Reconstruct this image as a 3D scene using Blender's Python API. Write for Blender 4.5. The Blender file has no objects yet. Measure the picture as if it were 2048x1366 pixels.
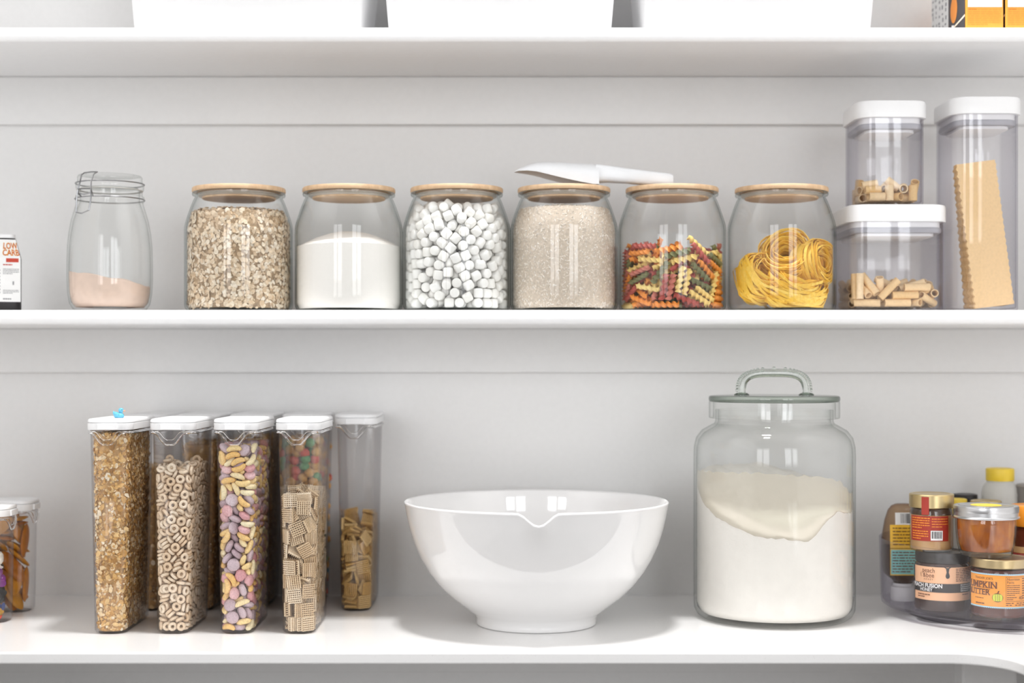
import bpy, bmesh, math, random
import numpy as np
from mathutils import Vector, Matrix, Quaternion, Euler
random.seed(5)
RNG = np.random.default_rng(5)
PI = math.pi
SC = bpy.context.scene
COL = SC.collection

# ------------------------------------------------------------------ camera
F, HZ, CX = 3000.0, 728.0, 1024.0          # focal length in pixels, horizon row, centre column
B, ZC = 2.258, 1.2477                      # camera to back wall, camera height
def at(u, v, d):                           # photograph pixel at depth d -> point in the pantry
    return Vector(((u-CX)*d/F, d-B, ZC-(v-HZ)*d/F))
cam = bpy.data.cameras.new('camera'); camo = bpy.data.objects.new('camera', cam); COL.objects.link(camo)
camo.location = (0, -B, ZC); camo.rotation_euler = (PI/2, 0, 0)
cam.sensor_width = 36.0; cam.lens = F*36.0/2048.0; cam.shift_y = (HZ-683.0)/2048.0
cam.clip_start = .05; cam.clip_end = 50
cam.dof.use_dof = True; cam.dof.focus_distance = 1.945; cam.dof.aperture_fstop = 2.2
SC.camera = camo
SC.view_settings.view_transform = 'Standard'; SC.view_settings.look = 'None'
SC.view_settings.gamma = 1; SC.view_settings.use_curve_mapping = False
SC.view_settings.exposure = -0.2
SC.cycles.use_denoising = True
SC.cycles.max_bounces = 14; SC.cycles.diffuse_bounces = 6; SC.cycles.glossy_bounces = 6
SC.cycles.transmission_bounces = 10; SC.cycles.transparent_max_bounces = 64
SC.cycles.sample_clamp_indirect = 6
# ------------------------------------------------------------------ light
wd = bpy.data.worlds.new('daylight'); SC.world = wd; wd.use_nodes = True
wd.node_tree.nodes['Background'].inputs[0].default_value = (1.0, .995, .99, 1)
wd.node_tree.nodes['Background'].inputs[1].default_value = 0.5
def area(name, loc, target, sx, sy, power, color):
    l = bpy.data.lights.new(name, 'AREA'); l.shape = 'RECTANGLE'; l.size = sx; l.size_y = sy
    l.energy = power; l.color = color
    o = bpy.data.objects.new(name, l); COL.objects.link(o); o.location = loc
    o.rotation_euler = (Vector(target)-Vector(loc)).to_track_quat('-Z', 'Y').to_euler()
    return o
area('ceiling_lamp', (.03, -.52, 3.38), (.03, -.52, 0), .24, .24, 62, (1, .99, .98))
for wx_, wp_, wc_ in ((1.05, 22, (.94, .97, 1)), (1.85, 22, (.94, .97, 1)), (-1.15, 19, (.985, .985, 1)), (-1.95, 19, (.985, .985, 1))):
    area('window_light', (wx_, -4.2, 1.85), (0, 0, 1.2), .62, 1.7, wp_, wc_)

# ------------------------------------------------------------------ materials
MATS = {}
def new_mat(name):
    m = bpy.data.materials.new(name); m.use_nodes = True
    nt = m.node_tree; b = nt.nodes['Principled BSDF']; MATS[name] = m
    return m, nt, b
def ramp(nt, fac, stops, interp='LINEAR'):
    r = nt.nodes.new('ShaderNodeValToRGB'); r.color_ramp.interpolation = interp
    e = r.color_ramp.elements
    while len(e) < len(stops): e.new(.5)
    for el, (p, c) in zip(e, stops): el.position = p; el.color = (*c, 1)
    nt.links.new(fac, r.inputs[0]); return r.outputs[0]
def noise(nt, scale, detail=3, rough=.55, coord='Object', stretch=None):
    tc = nt.nodes.new('ShaderNodeTexCoord'); n = nt.nodes.new('ShaderNodeTexNoise')
    n.inputs['Scale'].default_value = scale; n.inputs['Detail'].default_value = detail
    n.inputs['Roughness'].default_value = rough
    src = tc.outputs[coord]
    if stretch:
        mp = nt.nodes.new('ShaderNodeMapping'); mp.inputs['Scale'].default_value = stretch
        nt.links.new(src, mp.inputs[0]); src = mp.outputs[0]
    nt.links.new(src, n.inputs['Vector']); return n.outputs['Fac']
def bump(nt, b, h, dist, strength=.5):
    bp = nt.nodes.new('ShaderNodeBump'); bp.inputs['Distance'].default_value = dist
    bp.inputs['Strength'].default_value = strength
    nt.links.new(h, bp.inputs['Height']); nt.links.new(bp.outputs[0], b.inputs['Normal'])
def plain(name, col, rough=.5, metal=0, spec=.5, var=.04, nscale=40, bmp=0, sss=0):
    m, nt, b = new_mat(name)
    c = tuple(col)
    lo = tuple(max(0, x*(1-var)) for x in c); hi = tuple(min(1, x*(1+var)) for x in c)
    f = noise(nt, nscale)
    nt.links.new(ramp(nt, f, [(.3, lo), (.7, hi)]), b.inputs['Base Color'])
    b.inputs['Roughness'].default_value = rough; b.inputs['Metallic'].default_value = metal
    b.inputs['Specular IOR Level'].default_value = spec
    if bmp: bump(nt, b, f, bmp)
    if sss:
        b.inputs['Subsurface Weight'].default_value = sss; b.inputs['Subsurface Radius'].default_value = (.004, .003, .002)
        b.inputs['Subsurface Scale'].default_value = 1
    return m
def varied(name, stops, source='island', rough=.6, bmp=0, nscale=300, spec=.3, interp='LINEAR', mixn=.25):
    """colour differs from piece to piece (per mesh island, or per object)"""
    m, nt, b = new_mat(name)
    if source == 'island':
        g = nt.nodes.new('ShaderNodeNewGeometry'); fac = g.outputs['Random Per Island']
    else:
        g = nt.nodes.new('ShaderNodeObjectInfo'); fac = g.outputs['Random']
    col = ramp(nt, fac, stops, interp)
    n = noise(nt, nscale, 2)
    mx = nt.nodes.new('ShaderNodeMix'); mx.data_type = 'RGBA'; mx.blend_type = 'MULTIPLY'
    mx.inputs[0].default_value = 1
    nt.links.new(col, mx.inputs[6])
    nt.links.new(ramp(nt, n, [(.25, (1-mixn,)*3), (.6, (1, 1, 1))]), mx.inputs[7])
    nt.links.new(mx.outputs[2], b.inputs['Base Color'])
    b.inputs['Roughness'].default_value = rough; b.inputs['Specular IOR Level'].default_value = spec
    if bmp: bump(nt, b, n, bmp)
    return m
def clear(name, tint=(.985, .99, .985), edge=(.35, .45, .40), rough=.015, f0=.04, epow=3.0, gmax=1.0, base=0.0, basecol=(.8, .8, .8)):
    """thin clear wall: see-through with Fresnel gloss; more tint where the wall is seen edge-on (longer way through the glass)"""
    m = bpy.data.materials.new(name); m.use_nodes = True; MATS[name] = m
    nt = m.node_tree; nt.nodes.clear()
    out = nt.nodes.new('ShaderNodeOutputMaterial')
    lw = nt.nodes.new('ShaderNodeLayerWeight'); lw.inputs[0].default_value = .5
    def pw(e):
        p = nt.nodes.new('ShaderNodeMath'); p.operation = 'POWER'; p.inputs[1].default_value = e
        nt.links.new(lw.outputs['Facing'], p.inputs[0]); return p.outputs[0]
    ma = nt.nodes.new('ShaderNodeMath'); ma.operation = 'MULTIPLY_ADD'
    nt.links.new(pw(5.0), ma.inputs[0]); ma.inputs[1].default_value = gmax-f0; ma.inputs[2].default_value = f0
    tr = nt.nodes.new('ShaderNodeBsdfTransparent')
    nt.links.new(ramp(nt, pw(epow), [(0, tint), (1, edge)]), tr.inputs[0])
    gl = nt.nodes.new('ShaderNodeBsdfGlossy'); gl.inputs['Roughness'].default_value = rough
    mx = nt.nodes.new('ShaderNodeMixShader')
    nt.links.new(ma.outputs[0], mx.inputs[0]); nt.links.new(tr.outputs[0], mx.inputs[1]); nt.links.new(gl.outputs[0], mx.inputs[2])
    last = mx.outputs[0]
    if base > 0:
        df = nt.nodes.new('ShaderNodeBsdfDiffuse'); df.inputs[0].default_value = (*basecol, 1)
        m2 = nt.nodes.new('ShaderNodeMixShader'); m2.inputs[0].default_value = base
        nt.links.new(last, m2.inputs[1]); nt.links.new(df.outputs[0], m2.inputs[2]); last = m2.outputs[0]
    nt.links.new(last, out.inputs[0])
    return m

M = MATS
plain('wall_paint', (.78, .775, .77), .6, bmp=.0004, nscale=120, var=.012)
plain('shelf_paint', (.86, .86, .865), .42, bmp=.0004, nscale=90, var=.01)
m, nt, b = new_mat('quartz')
n1 = noise(nt, 900, 1, .5)
nt.links.new(ramp(nt, n1, [(0, (.30, .28, .27)), (.235, (.45, .43, .42)), (.275, (.85, .845, .84)), (1, (.88, .875, .87))]), b.inputs['Base Color'])
b.inputs['Roughness'].default_value = .16
plain('floor_stone', (.20, .185, .175), .5)
clear('jar_glass', (.994, .997, .995), (.20, .30, .27), epow=7.0, f0=.028, gmax=.75)
clear('old_glass', (.994, .997, .995), (.52, .57, .54), epow=7.0, f0=.028, gmax=.75)
clear('clear_plastic', (.992, .992, .993), (.80, .79, .80), f0=.035, epow=4.0, gmax=.5)
clear('tinted_plastic', (.984, .981, .988), (.66, .65, .71), f0=.04, epow=3.0, gmax=.6)
clear('turntable_plastic', (.988, .985, .991), (.80, .78, .85), f0=.04, epow=2.5, gmax=.6)
clear('amber_plastic', (.80, .66, .52), (.40, .24, .14), f0=.04, epow=2.0, gmax=.6)
clear('frosted_plastic', (.9, .9, .88), (.7, .7, .68), rough=.3, base=.55, basecol=(.80, .79, .75))
clear('flour_dust', (.95, .93, .89), (.8, .78, .74), rough=.5, f0=.02, base=.55, basecol=(.70, .635, .535))
m = bpy.data.materials.new('solid_glass'); m.use_nodes = True; M['solid_glass'] = m
m.node_tree.nodes.clear(); _o = m.node_tree.nodes.new('ShaderNodeOutputMaterial'); _g = m.node_tree.nodes.new('ShaderNodeBsdfGlass')
_g.inputs['Color'].default_value = (.95, .97, .955, 1); _g.inputs['Roughness'].default_value = .02; _g.inputs['IOR'].default_value = 1.46
m.node_tree.links.new(_g.outputs[0], _o.inputs[0])
m, nt, b = new_mat('bamboo')
f = noise(nt, 60, 4, .6, stretch=(.25, 3, 1)); nt.links.new(ramp(nt, f, [(.3, (.58, .37, .21)), (.7, (.80, .58, .37))]), b.inputs['Base Color'])
b.inputs['Roughness'].default_value = .55
plain('white_plastic', (.86, .86, .865), .28, var=.01)
plain('bin_plastic', (.95, .95, .955), .35, var=.01)
_m, _nt, _b = MATS['bin_plastic'], MATS['bin_plastic'].node_tree, MATS['bin_plastic'].node_tree.nodes['Principled BSDF']
_t = _nt.nodes.new('ShaderNodeBsdfTranslucent'); _t.inputs[0].default_value = (.95, .95, .955, 1); _x = _nt.nodes.new('ShaderNodeMixShader'); _x.inputs[0].default_value = .4
_nt.links.new(_b.outputs[0], _x.inputs[1]); _nt.links.new(_t.outputs[0], _x.inputs[2]); _nt.links.new(_x.outputs[0], _nt.nodes['Material Output'].inputs[0])
plain('scoop_plastic', (.84, .855, .875), .3, var=.01)
plain('glaze', (.82, .812, .808), .05, var=.006)
M['glaze'].node_tree.nodes['Principled BSDF'].inputs['IOR'].default_value = 1.75
plain('grey_seal', (.42, .42, .45), .5)
plain('steel', (.34, .34, .35), .3, 1)
plain('silver_lid', (.62, .62, .63), .28, 1)
plain('gold_lid', (.66, .52, .28), .32, 1)
plain('black_lid', (.025, .022, .022), .35)
plain('yellow_lid', (.86, .62, .05), .4)
plain('orange_lid', (.92, .33, .03), .4)
plain('grey_metal', (.33, .31, .30), .4, .8)
plain('rubber_ring', (.72, .70, .66), .5)
varied('oat', [(0, (.60, .43, .27)), (.3, (.77, .60, .42)), (.7, (.84, .71, .54)), (1, (.90, .81, .68))])
plain('oat_core', (.36, .25, .15), .9, var=.3, nscale=200)
varied('rice', [(0, (.76, .66, .55)), (.5, (.87, .79, .71)), (1, (.94, .90, .85))], rough=.45)
plain('rice_core', (.58, .49, .40), .8, var=.15, nscale=300)
varied('granola', [(0, (.38, .19, .06)), (.22, (.68, .38, .12)), (.5, (.82, .54, .22)), (.8, (.88, .67, .40)), (1, (.93, .82, .64))])
plain('granola_core', (.50, .30, .13), .9, var=.35, nscale=150)
plain('sugar', (.86, .83, .795), .8, var=.015, nscale=400, bmp=.0006)
plain('flour', (.82, .78, .735), .95, var=.02, nscale=60, bmp=.003)
plain('powder', (.70, .54, .45), .9, var=.05, nscale=90, bmp=.001)
plain('powder_pale', (.84, .68, .57), .9, var=.03, nscale=90, bmp=.001)
varied('marshmallow', [(0, (.89, .875, .84)), (1, (.95, .945, .93))], 'object', .75, spec=.2, mixn=.03)
varied('marshmallow_mass', [(0, (.89, .875, .84)), (1, (.95, .945, .93))], 'island', .75, spec=.2, mixn=.03)
def both(name, stops, **k):
    varied(name, stops, 'object', **k); varied(name+'_mass', stops, 'island', **k)
both('ring', [(0, (.80, .60, .40)), (.5, (.88, .71, .52)), (1, (.93, .80, .63))], bmp=.0008, nscale=500)
both('banana', [(0, (.93, .58, .20)), (.5, (.95, .72, .34)), (1, (.96, .86, .58))], bmp=.0006, nscale=500)
both('purple', [(0, (.50, .36, .40)), (.5, (.60, .46, .50)), (1, (.68, .55, .59))], bmp=.0012, nscale=600)
both('pink', [(0, (.72, .34, .36)), (.5, (.82, .47, .49)), (1, (.87, .60, .61))], bmp=.0012, nscale=600)
both('wheat', [(0, (.73, .54, .33)), (.5, (.84, .66, .44)), (1, (.90, .75, .55))], bmp=.0006, nscale=500)
both('corn', [(0, (.68, .40, .12)), (.5, (.78, .51, .19)), (1, (.84, .60, .28))], bmp=.0006, nscale=500)
both('rotini', [(0, (.84, .30, .05)), (.33, (.88, .64, .22)), (.50, (.90, .70, .28)), (.66, (.19, .19, .08)), (.80, (.46, .09, .07)), (.92, (.60, .20, .15))], rough=.45, interp='CONSTANT', mixn=.12)
both('pasta', [(0, (.82, .55, .24)), (.5, (.90, .66, .36)), (1, (.94, .74, .46))], rough=.5, mixn=.1)
varied('egg_pasta', [(0, (.86, .50, .05)), (.5, (.92, .58, .08)), (1, (.95, .66, .14))], rough=.5, mixn=.12)
varied('lasagna', [(0, (.85, .56, .25)), (1, (.90, .64, .33))], 'object', rough=.5, mixn=.08)
both('berry', [(0, (.72, .40, .13)), (.5, (.80, .50, .20)), (.62, (.75, .16, .12)), (.74, (.10, .32, .42)), (.86, (.20, .42, .20)), (.92, (.78, .45, .16))], interp='CONSTANT')
varied('mango', [(0, (.40, .12, .01)), (.5, (.58, .21, .02)), (1, (.72, .34, .03))], 'object', rough=.4, mixn=.25, nscale=80)
varied('candy', [(0, (.80, .42, .03)), (.3, (.72, .08, .03)), (.5, (.04, .07, .25)), (.65, (.02, .02, .02)), (.8, (.25, .05, .28)), (.9, (.85, .80, .72))], 'object', rough=.25, interp='CONSTANT', mixn=.3, nscale=150)
plain('duck_blue', (.14, .50, .72), .35); plain('duck_orange', (.92, .33, .16), .4); plain('ink', (.03, .028, .03), .5)
plain('paper_white', (.86, .86, .85), .6); plain('ink_grey', (.30, .30, .31), .6)
plain('honey', (.045, .022, .018), .12, spec=.6); plain('caramel', (.55, .33, .15), .12, spec=.6)
plain('butter_fill', (.10, .022, .010), .15, spec=.6)
plain('syrup', (.07, .035, .02), .15, spec=.6)
m, nt, b = new_mat('jelly')
f = noise(nt, 45, 4, .6, stretch=(1, 1, .4)); nt.links.new(ramp(nt, f, [(.3, (.16, .03, .004)), (.55, (.42, .12, .01)), (.75, (.62, .26, .03))]), b.inputs['Base Color']); b.inputs['Roughness'].default_value = .12
plain('label_peach', (.90, .52, .30), .5, var=.01); plain('label_black', (.03, .026, .026), .5)
plain('label_orange', (.90, .36, .05), .5, var=.01); plain('label_blue', (.42, .68, .80), .5)
plain('label_red', (.36, .035, .02), .45); plain('label_yellow', (.88, .52, .04), .5); plain('label_teal', (.25, .62, .58), .5)
plain('label_green', (.62, .66, .05), .5); plain('ink_red', (.55, .05, .02), .5); plain('ink_orange', (.80, .27, .03), .5); plain('ink_brown', (.16, .05, .02), .5)
plain('box_orange', (.93, .38, .05), .5, var=.02); plain('box_dark', (.05, .045, .05), .5, var=.2, nscale=60); plain('ink_cream', (.93, .80, .62), .5)
plain('bottle_dark', (.012, .011, .012), .2)

# ------------------------------------------------------------------ mesh helpers
class MB:
    def __init__(self): self.v = []; self.f = []; self.mi = []
    def add(self, vs, fs, mi=0, mat=None):
        o = len(self.v)
        self.v += [tuple(mat @ Vector(p)) for p in vs] if mat is not None else [tuple(p) for p in vs]
        self.f += [tuple(i+o for i in f) for f in fs]; self.mi += [mi]*len(fs); return self
    def mesh(self, name, mats, smooth=True, angle=38):
        me = bpy.data.meshes.new(name); me.from_pydata(self.v, [], self.f)
        for mm in (mats if isinstance(mats, (list, tuple)) else [mats]): me.materials.append(M[mm])
        if any(self.mi): me.polygons.foreach_set('material_index', self.mi)
        if smooth:
            me.shade_smooth(); me.set_sharp_from_angle(angle=math.radians(angle))
        me.update(); return me
    def obj(self, name, mats, parent=None, smooth=True, angle=38, loc=None, recalc=False, label=None):
        me = self.mesh(name, mats, smooth, angle)
        if recalc:
            bm = bmesh.new(); bm.from_mesh(me); bmesh.ops.recalc_face_normals(bm, faces=bm.faces); bm.to_mesh(me); bm.free()
            if smooth: me.set_sharp_from_angle(angle=math.radians(angle))
        o = bpy.data.objects.new(name, me); COL.objects.link(o)
        if parent: o.parent = parent
        if loc is not None: o.location = loc
        if label: o['label'] = label
        return o
def lathe(prof, n=64, c=(0, 0, 0)):
    """revolve (r, z) points about z; r=0 ends close"""
    vs = []; fs = []; idx = []
    for r, z in prof:
        if r < 1e-6: idx.append([len(vs)]*n); vs.append((c[0], c[1], c[2]+z))
        else:
            s = len(vs); idx.append(list(range(s, s+n)))
            vs += [(c[0]+r*math.cos(2*PI*i/n), c[1]+r*math.sin(2*PI*i/n), c[2]+z) for i in range(n)]
    for a, b in zip(idx, idx[1:]):
        for i in range(n):
            j = (i+1) % n; q = []
            for k in (a[i], a[j], b[j], b[i]):
                if k not in q: q.append(k)
            if len(q) > 2: fs.append(q)
    return vs, fs
def rr(hw, hd, r, n=7):
    r = min(r, hw*.999, hd*.999); p = []
    for (cx, cy, a0) in ((hw-r, hd-r, 0), (-hw+r, hd-r, 90), (-hw+r, -hd+r, 180), (hw-r, -hd+r, 270)):
        for i in range(n):
            a = math.radians(a0+90*i/(n-1)); p.append((cx+r*math.cos(a), cy+r*math.sin(a)))
    return p
def loft(secs, cap0=True, cap1=True):
    """secs: list of (z, ring points)"""
    vs = []; fs = []; n = len(secs[0][1])
    for z, p in secs: vs += [(x, y, z) for x, y in p]
    for k in range(len(secs)-1):
        for i in range(n):
            j = (i+1) % n; fs.append((k*n+i, k*n+j, (k+1)*n+j, (k+1)*n+i))
    if cap0: fs.append(tuple(range(n-1, -1, -1)))
    if cap1: fs.append(tuple((len(secs)-1)*n+i for i in range(n)))
    return vs, fs
def tube(path, r, n=8, closed=False, cap=True):
    P = [Vector(p) for p in path]; vs = []; fs = []; m = len(P)
    rs = r if isinstance(r, (list, tuple)) else [r]*m
    up = None
    for i, p in enumerate(P):
        a = P[(i-1) % m] if (closed or i) else P[0]; b = P[(i+1) % m] if (closed or i < m-1) else P[-1]
        t = (b-a).normalized()
        if up is None:
            up = Vector((0, 0, 1)) if abs(t.z) < .9 else Vector((1, 0, 0))
        s = t.cross(up).normalized(); up = s.cross(t).normalized()
        for k in range(n):
            q = 2*PI*k/n; vs.append(p+(s*math.cos(q)+up*math.sin(q))*rs[i])
    for i in range(m if closed else m-1):
        for k in range(n):
            l = (k+1) % n; j = (i+1) % m
            fs.append((i*n+k, i*n+l, j*n+l, j*n+k))
    if cap and not closed:
        fs.append(tuple(range(n-1, -1, -1))); fs.append(tuple((m-1)*n+k for k in range(n)))
    return vs, fs
def box(x0, x1, y0, y1, z0, z1):
    return ([(x, y, z) for z in (z0, z1) for x, y in ((x0, y0), (x1, y0), (x1, y1), (x0, y1))],
            [(3, 2, 1, 0), (4, 5, 6, 7), (0, 1, 5, 4), (1, 2, 6, 5), (2, 3, 7, 6), (3, 0, 4, 7)])
def bevel(o, w, seg=3):
    md = o.modifiers.new('bevel', 'BEVEL'); md.width = w; md.segments = seg; md.limit_method = 'ANGLE'; md.harden_normals = False
    return o
def tag(o, label, cat, group=None, kind=None):
    o['label'] = label; o['category'] = cat
    if group: o['group'] = group
    if kind: o['kind'] = kind
    return o
def thing(name, label, cat, loc, rz=0, group=None):
    o = bpy.data.objects.new(name, None); COL.objects.link(o); o.empty_display_size = .02
    o.location = loc; o.rotation_euler = (0, 0, rz); return tag(o, label, cat, group)
def struct(name, o): o['kind'] = 'structure'; return o
_txt = {}
def text(body, size, align='CENTER', bold=0.0):
    """letter shapes as a flat mesh (x right, y up), centred on its baseline middle"""
    cu = bpy.data.curves.new('letters', 'FONT'); cu.body = body; cu.size = size; cu.align_x = align; cu.offset = bold*size
    cu.resolution_u = 3
    ob = bpy.data.objects.new('letters', cu); COL.objects.link(ob)
    dg = bpy.context.evaluated_depsgraph_get(); me = bpy.data.meshes.new_from_object(ob.evaluated_get(dg))
    vs = [tuple(v.co[:2]) for v in me.vertices]; fs = [tuple(p.vertices) for p in me.polygons]
    bpy.data.objects.remove(ob); bpy.data.meshes.remove(me); bpy.data.curves.remove(cu)
    return vs, fs
def rect(x0, x1, y0, y1, n=1):
    vs = []; fs = []
    for i in range(n+1):
        x = x0+(x1-x0)*i/n; vs += [(x, y0), (x, y1)]
    for i in range(n): fs.append((2*i, 2*i+2, 2*i+3, 2*i+1))
    return vs, fs
def shift(g, dx, dy, sx=1, sy=1): return [(x*sx+dx, y*sy+dy) for x, y in g[0]], g[1]
def lines(x0, x1, y0, y1, rows, fill=.55, seed=1, words=True):
    """rows of tiny illegible print"""
    r = random.Random(seed); vs = []; fs = []
    for k in range(rows):
        y = y1-(y1-y0)*(k+.5)/rows; h = (y1-y0)/rows*fill*.5; x = x0; end = x1 if k < rows-1 else x0+(x1-x0)*.6
        while x < end:
            w = min(r.uniform(.06, .22)*(x1-x0), end-x)
            g = rect(x, x+w, y-h, y+h); o = len(vs); vs += g[0]; fs += [tuple(i+o for i in f) for f in g[1]]
            x += w+.025*(x1-x0)
    return vs, fs
def barcode(x0, x1, y0, y1, n=18, seed=2):
    r = random.Random(seed); vs = []; fs = []; x = x0; st = (x1-x0)/n
    for k in range(n):
        g = rect(x, x+st*r.uniform(.25, .75), y0, y1); o = len(vs); vs += g[0]; fs += [tuple(i+o for i in f) for f in g[1]]; x += st
    return vs, fs
def wrap(g, R, z0, a0=0.0, off=0.0, taper=0.0):
    """bend a flat pattern round a jar of radius R: x runs round the jar, angle 0 faces the camera"""
    return [((R+off+taper*y)*math.sin(a0+x/R), -(R+off+taper*y)*math.cos(a0+x/R), z0+y) for x, y in g[0]], g[1]
# ------------------------------------------------------------------ the setting
def sbox(name, mat, *a, bv=0):
    o = MB().add(*box(*a)).obj(name, mat, smooth=False)
    if bv: bevel(o, bv)
    o['kind'] = 'structure'; return o
sbox('wall_back', 'wall_paint', -1.16, 1.16, 0, .06, 0, 3.44)
sbox('wall_left', 'wall_paint', -1.16, -1.10, -2.0, 0, 0, 3.44)
sbox('wall_right', 'wall_paint', 1.10, 1.16, -2.0, 0, 0, 3.44)
sbox('floor', 'floor_stone', -1.16, 1.16, -4.5, .06, -.06, 0)
sbox('ceiling', 'wall_paint', -1.16, 1.16, -2.0, .06, 3.44, 3.5)
sbox('trim_1', 'wall_paint', -1.10, 1.10, -.012, 0, 1.6065, 1.6778, bv=.0012)
sbox('trim_2', 'wall_paint', -1.10, 1.10, -.012, 0, 1.2350, 1.3003, bv=.0012)
sbox('trim_3', 'wall_paint', -1.10, 1.10, -.012, 0, .786, .886, bv=.0012)
sbox('unseen_shelf', 'shelf_paint', -1.10, 1.10, -.258, 0, 2.10, 2.12, bv=.005)  # unseen shelf over the bins, added to shade the wall behind them
SH_M, SH_U, CT = 1.3200, 1.6977, .9000
def shelf(label, top):
    h = .0195; r = .0075; y0 = -.258; prof = [(0, top-h)]
    prof += [(y0+r-r*math.sin(a), top-h+r-r*math.cos(a)) for a in np.linspace(0, PI/2, 7)]
    prof += [(y0+r-r*math.cos(a), top-r+r*math.sin(a)) for a in np.linspace(0, PI/2, 7)]
    prof += [(0, top)]; n = len(prof)
    vs = [(x, y, z) for x in (-1.1, 1.1) for y, z in prof]
    fs = [tuple(range(n)), tuple(range(2*n-1, n-1, -1))]+[(i, (i+1) % n, n+(i+1) % n, n+i) for i in range(n)]
    o = MB().add(vs, fs).obj('wall_shelf', 'shelf_paint', recalc=True, angle=60)
    return tag(o, label, 'shelf', 'white wall shelves')
shelf('long white painted shelf carrying the row of bamboo-lidded glass jars', SH_M)
shelf('long white painted top shelf carrying the three white bins', SH_U)
def countertop():
    R = .072; xr, xl, yf = .594, -.70, -.45; a = np.linspace(0, PI/2, 13)
    P = [(-1.1, 0), (-1.1, -1.9), (xl, -1.9)]
    P += [(xl+R-R*math.cos(t), yf-R+R*math.sin(t)) for t in a]
    P += [(xr-R+R*math.sin(t), yf-R+R*math.cos(t)) for t in a]
    P += [(xr, -1.9), (1.1, -1.9), (1.1, 0)]; n = len(P); z0, z1 = CT-.0142, CT
    vs = [(x, y, z0) for x, y in P]+[(x, y, z1) for x, y in P]
    fs = [tuple(range(n-1, -1, -1)), tuple(range(n, 2*n))]+[(i, (i+1) % n, n+(i+1) % n, n+i) for i in range(n)]
    o = MB().add(vs, fs).obj('countertop', 'quartz', recalc=True, angle=40)
    md = bevel(o, .0022, 3); md.modifiers['bevel'].angle_limit = math.radians(50)
    tag(o, 'white speckled quartz countertop curving forward at the right', 'countertop')
countertop()
o = MB().add(*box(.585, .657, -.31, -.27, 0, .8857)).obj('support_panel', 'wall_paint', smooth=False); bevel(o, .004)
tag(o, 'narrow upright panel under the curved right end of the countertop', 'panel')

# ------------------------------------------------------------------ packed pieces (resting poses)
# resting poses, 6 whole numbers a piece: place in tenths of a millimetre, then the turn as quaternion x y z in hundredths (w positive), listed by kind
POSES = {}
POSES['candy'] = ((0, (148,-420,101,44,70,10,37,-130,62,-13,59,-76,-87,287,64,-69,8,-8,100,526,99,21,-50,78,-32,-480,173,-26,32,-68,72,-260,62,0,0,-98,136,309,62,49,36,46,116,347,187,46,-48,-39,45,-499,71,-44,-66,57,-155,-103,62,0,0,-63,-40,136,62,-60,10,-12,-33,414,66,4,1,5,
-126,-326,89,-69,47,-4,-1,-24,140,-85,-21,18,154,105,92,56,26,65,-144,157,281,47,52,58,-139,-486,102,-67,53,6,-157,-125,239,47,20,-57,-157,56,164,62,73,-25,-92,537,62,-21,97,0,101,-511,257,77,22,23,-10,-203,181,36,-71,-56,-135,291,193,-38,-65,46,-20,-81,287,-57,26,-38,
-137,-345,243,41,-43,-40,46,-408,305,-55,-21,24,13,122,196,43,38,35,-115,513,189,2,-2,36,98,-305,198,14,-83,49,125,51,241,4,-47,-76,2,490,274,-47,82,-29,-61,-248,321,-85,5,-7,-112,-540,292,24,90,-10,-155,-418,379,-45,39,-57,-157,403,317,-51,-37,59,1,301,218,38,-54,-30,
160,-91,162,6,13,64,102,-518,391,32,-44,-81,142,-309,407,-16,7,-51,165,-152,294,47,-51,-48,92,-541,518,-21,95,13,-164,-221,429,38,-61,-35,-119,-2,382,-62,23,-40,-165,429,439,70,-69,11,167,-279,535,-47,52,-46,2,-409,430,49,28,45,15,-163,419,64,52,18,-19,283,362,53,20,20,
-124,-491,505,29,49,71,-107,-159,527,35,58,38,-165,123,455,-14,-24,-66,80,473,397,-92,-37,3,74,62,448,-8,45,-77,165,-87,416,67,69,-7,8,134,371,-35,71,-17,159,423,284,41,59,42,81,-377,621,29,29,84,-6,325,495,68,23,36,-162,195,559,65,-70,25,-79,533,554,60,-2,19,
166,309,435,-55,44,-54,-55,541,392,30,-48,1,37,-141,539,61,58,23,141,171,344,26,52,58,44,-200,669,-76,4,6,165,-24,571,67,-71,5,-148,-86,623,53,-62,-12,121,195,561,-15,44,80,159,-346,736,-30,-17,-78,128,504,518,-2,2,-44,-47,79,518,-37,44,-64,87,465,645,3,-61,-78,
-130,-444,853,-78,-54,3,-168,-366,619,52,-47,-52,-57,14,640,33,45,74,-132,364,605,-31,9,45,25,128,658,53,-63,-12,143,308,628,22,68,39,169,66,711,-5,-12,69,-124,499,678,-77,-37,28,34,-76,738,-8,-90,40,-169,-17,742,-52,47,-52,-114,306,794,1,82,44,128,290,797,-68,9,38,
-23,155,779,-32,40,-73,-92,229,686,-1,-44,-75,119,496,768,-72,35,-26,94,83,824,-25,61,-59,89,-496,699,-25,-88,-35,-69,-537,642,18,41,88,-35,-368,750,72,-42,41,-149,447,840,-53,2,-63,-40,-385,547,-53,-67,46,163,-226,807,31,-66,-21,-153,125,843,-37,33,-63,-9,384,732,-22,-76,50,
-37,29,893,74,-42,-44,-34,-552,821,-15,85,8,-25,356,913,75,53,-27,-169,-315,749,45,-54,-45,-44,-216,811,53,63,-54,109,-105,857,-58,-18,19,170,346,912,-22,-4,-70,-161,303,970,40,34,-72,-107,-98,916,-77,26,-21,-167,-237,864,68,-67,7,-72,543,875,-26,-68,-50,-16,488,1009,-76,-49,27,
59,197,963,-24,-35,63,81,501,910,51,-64,-13,)),)
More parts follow.
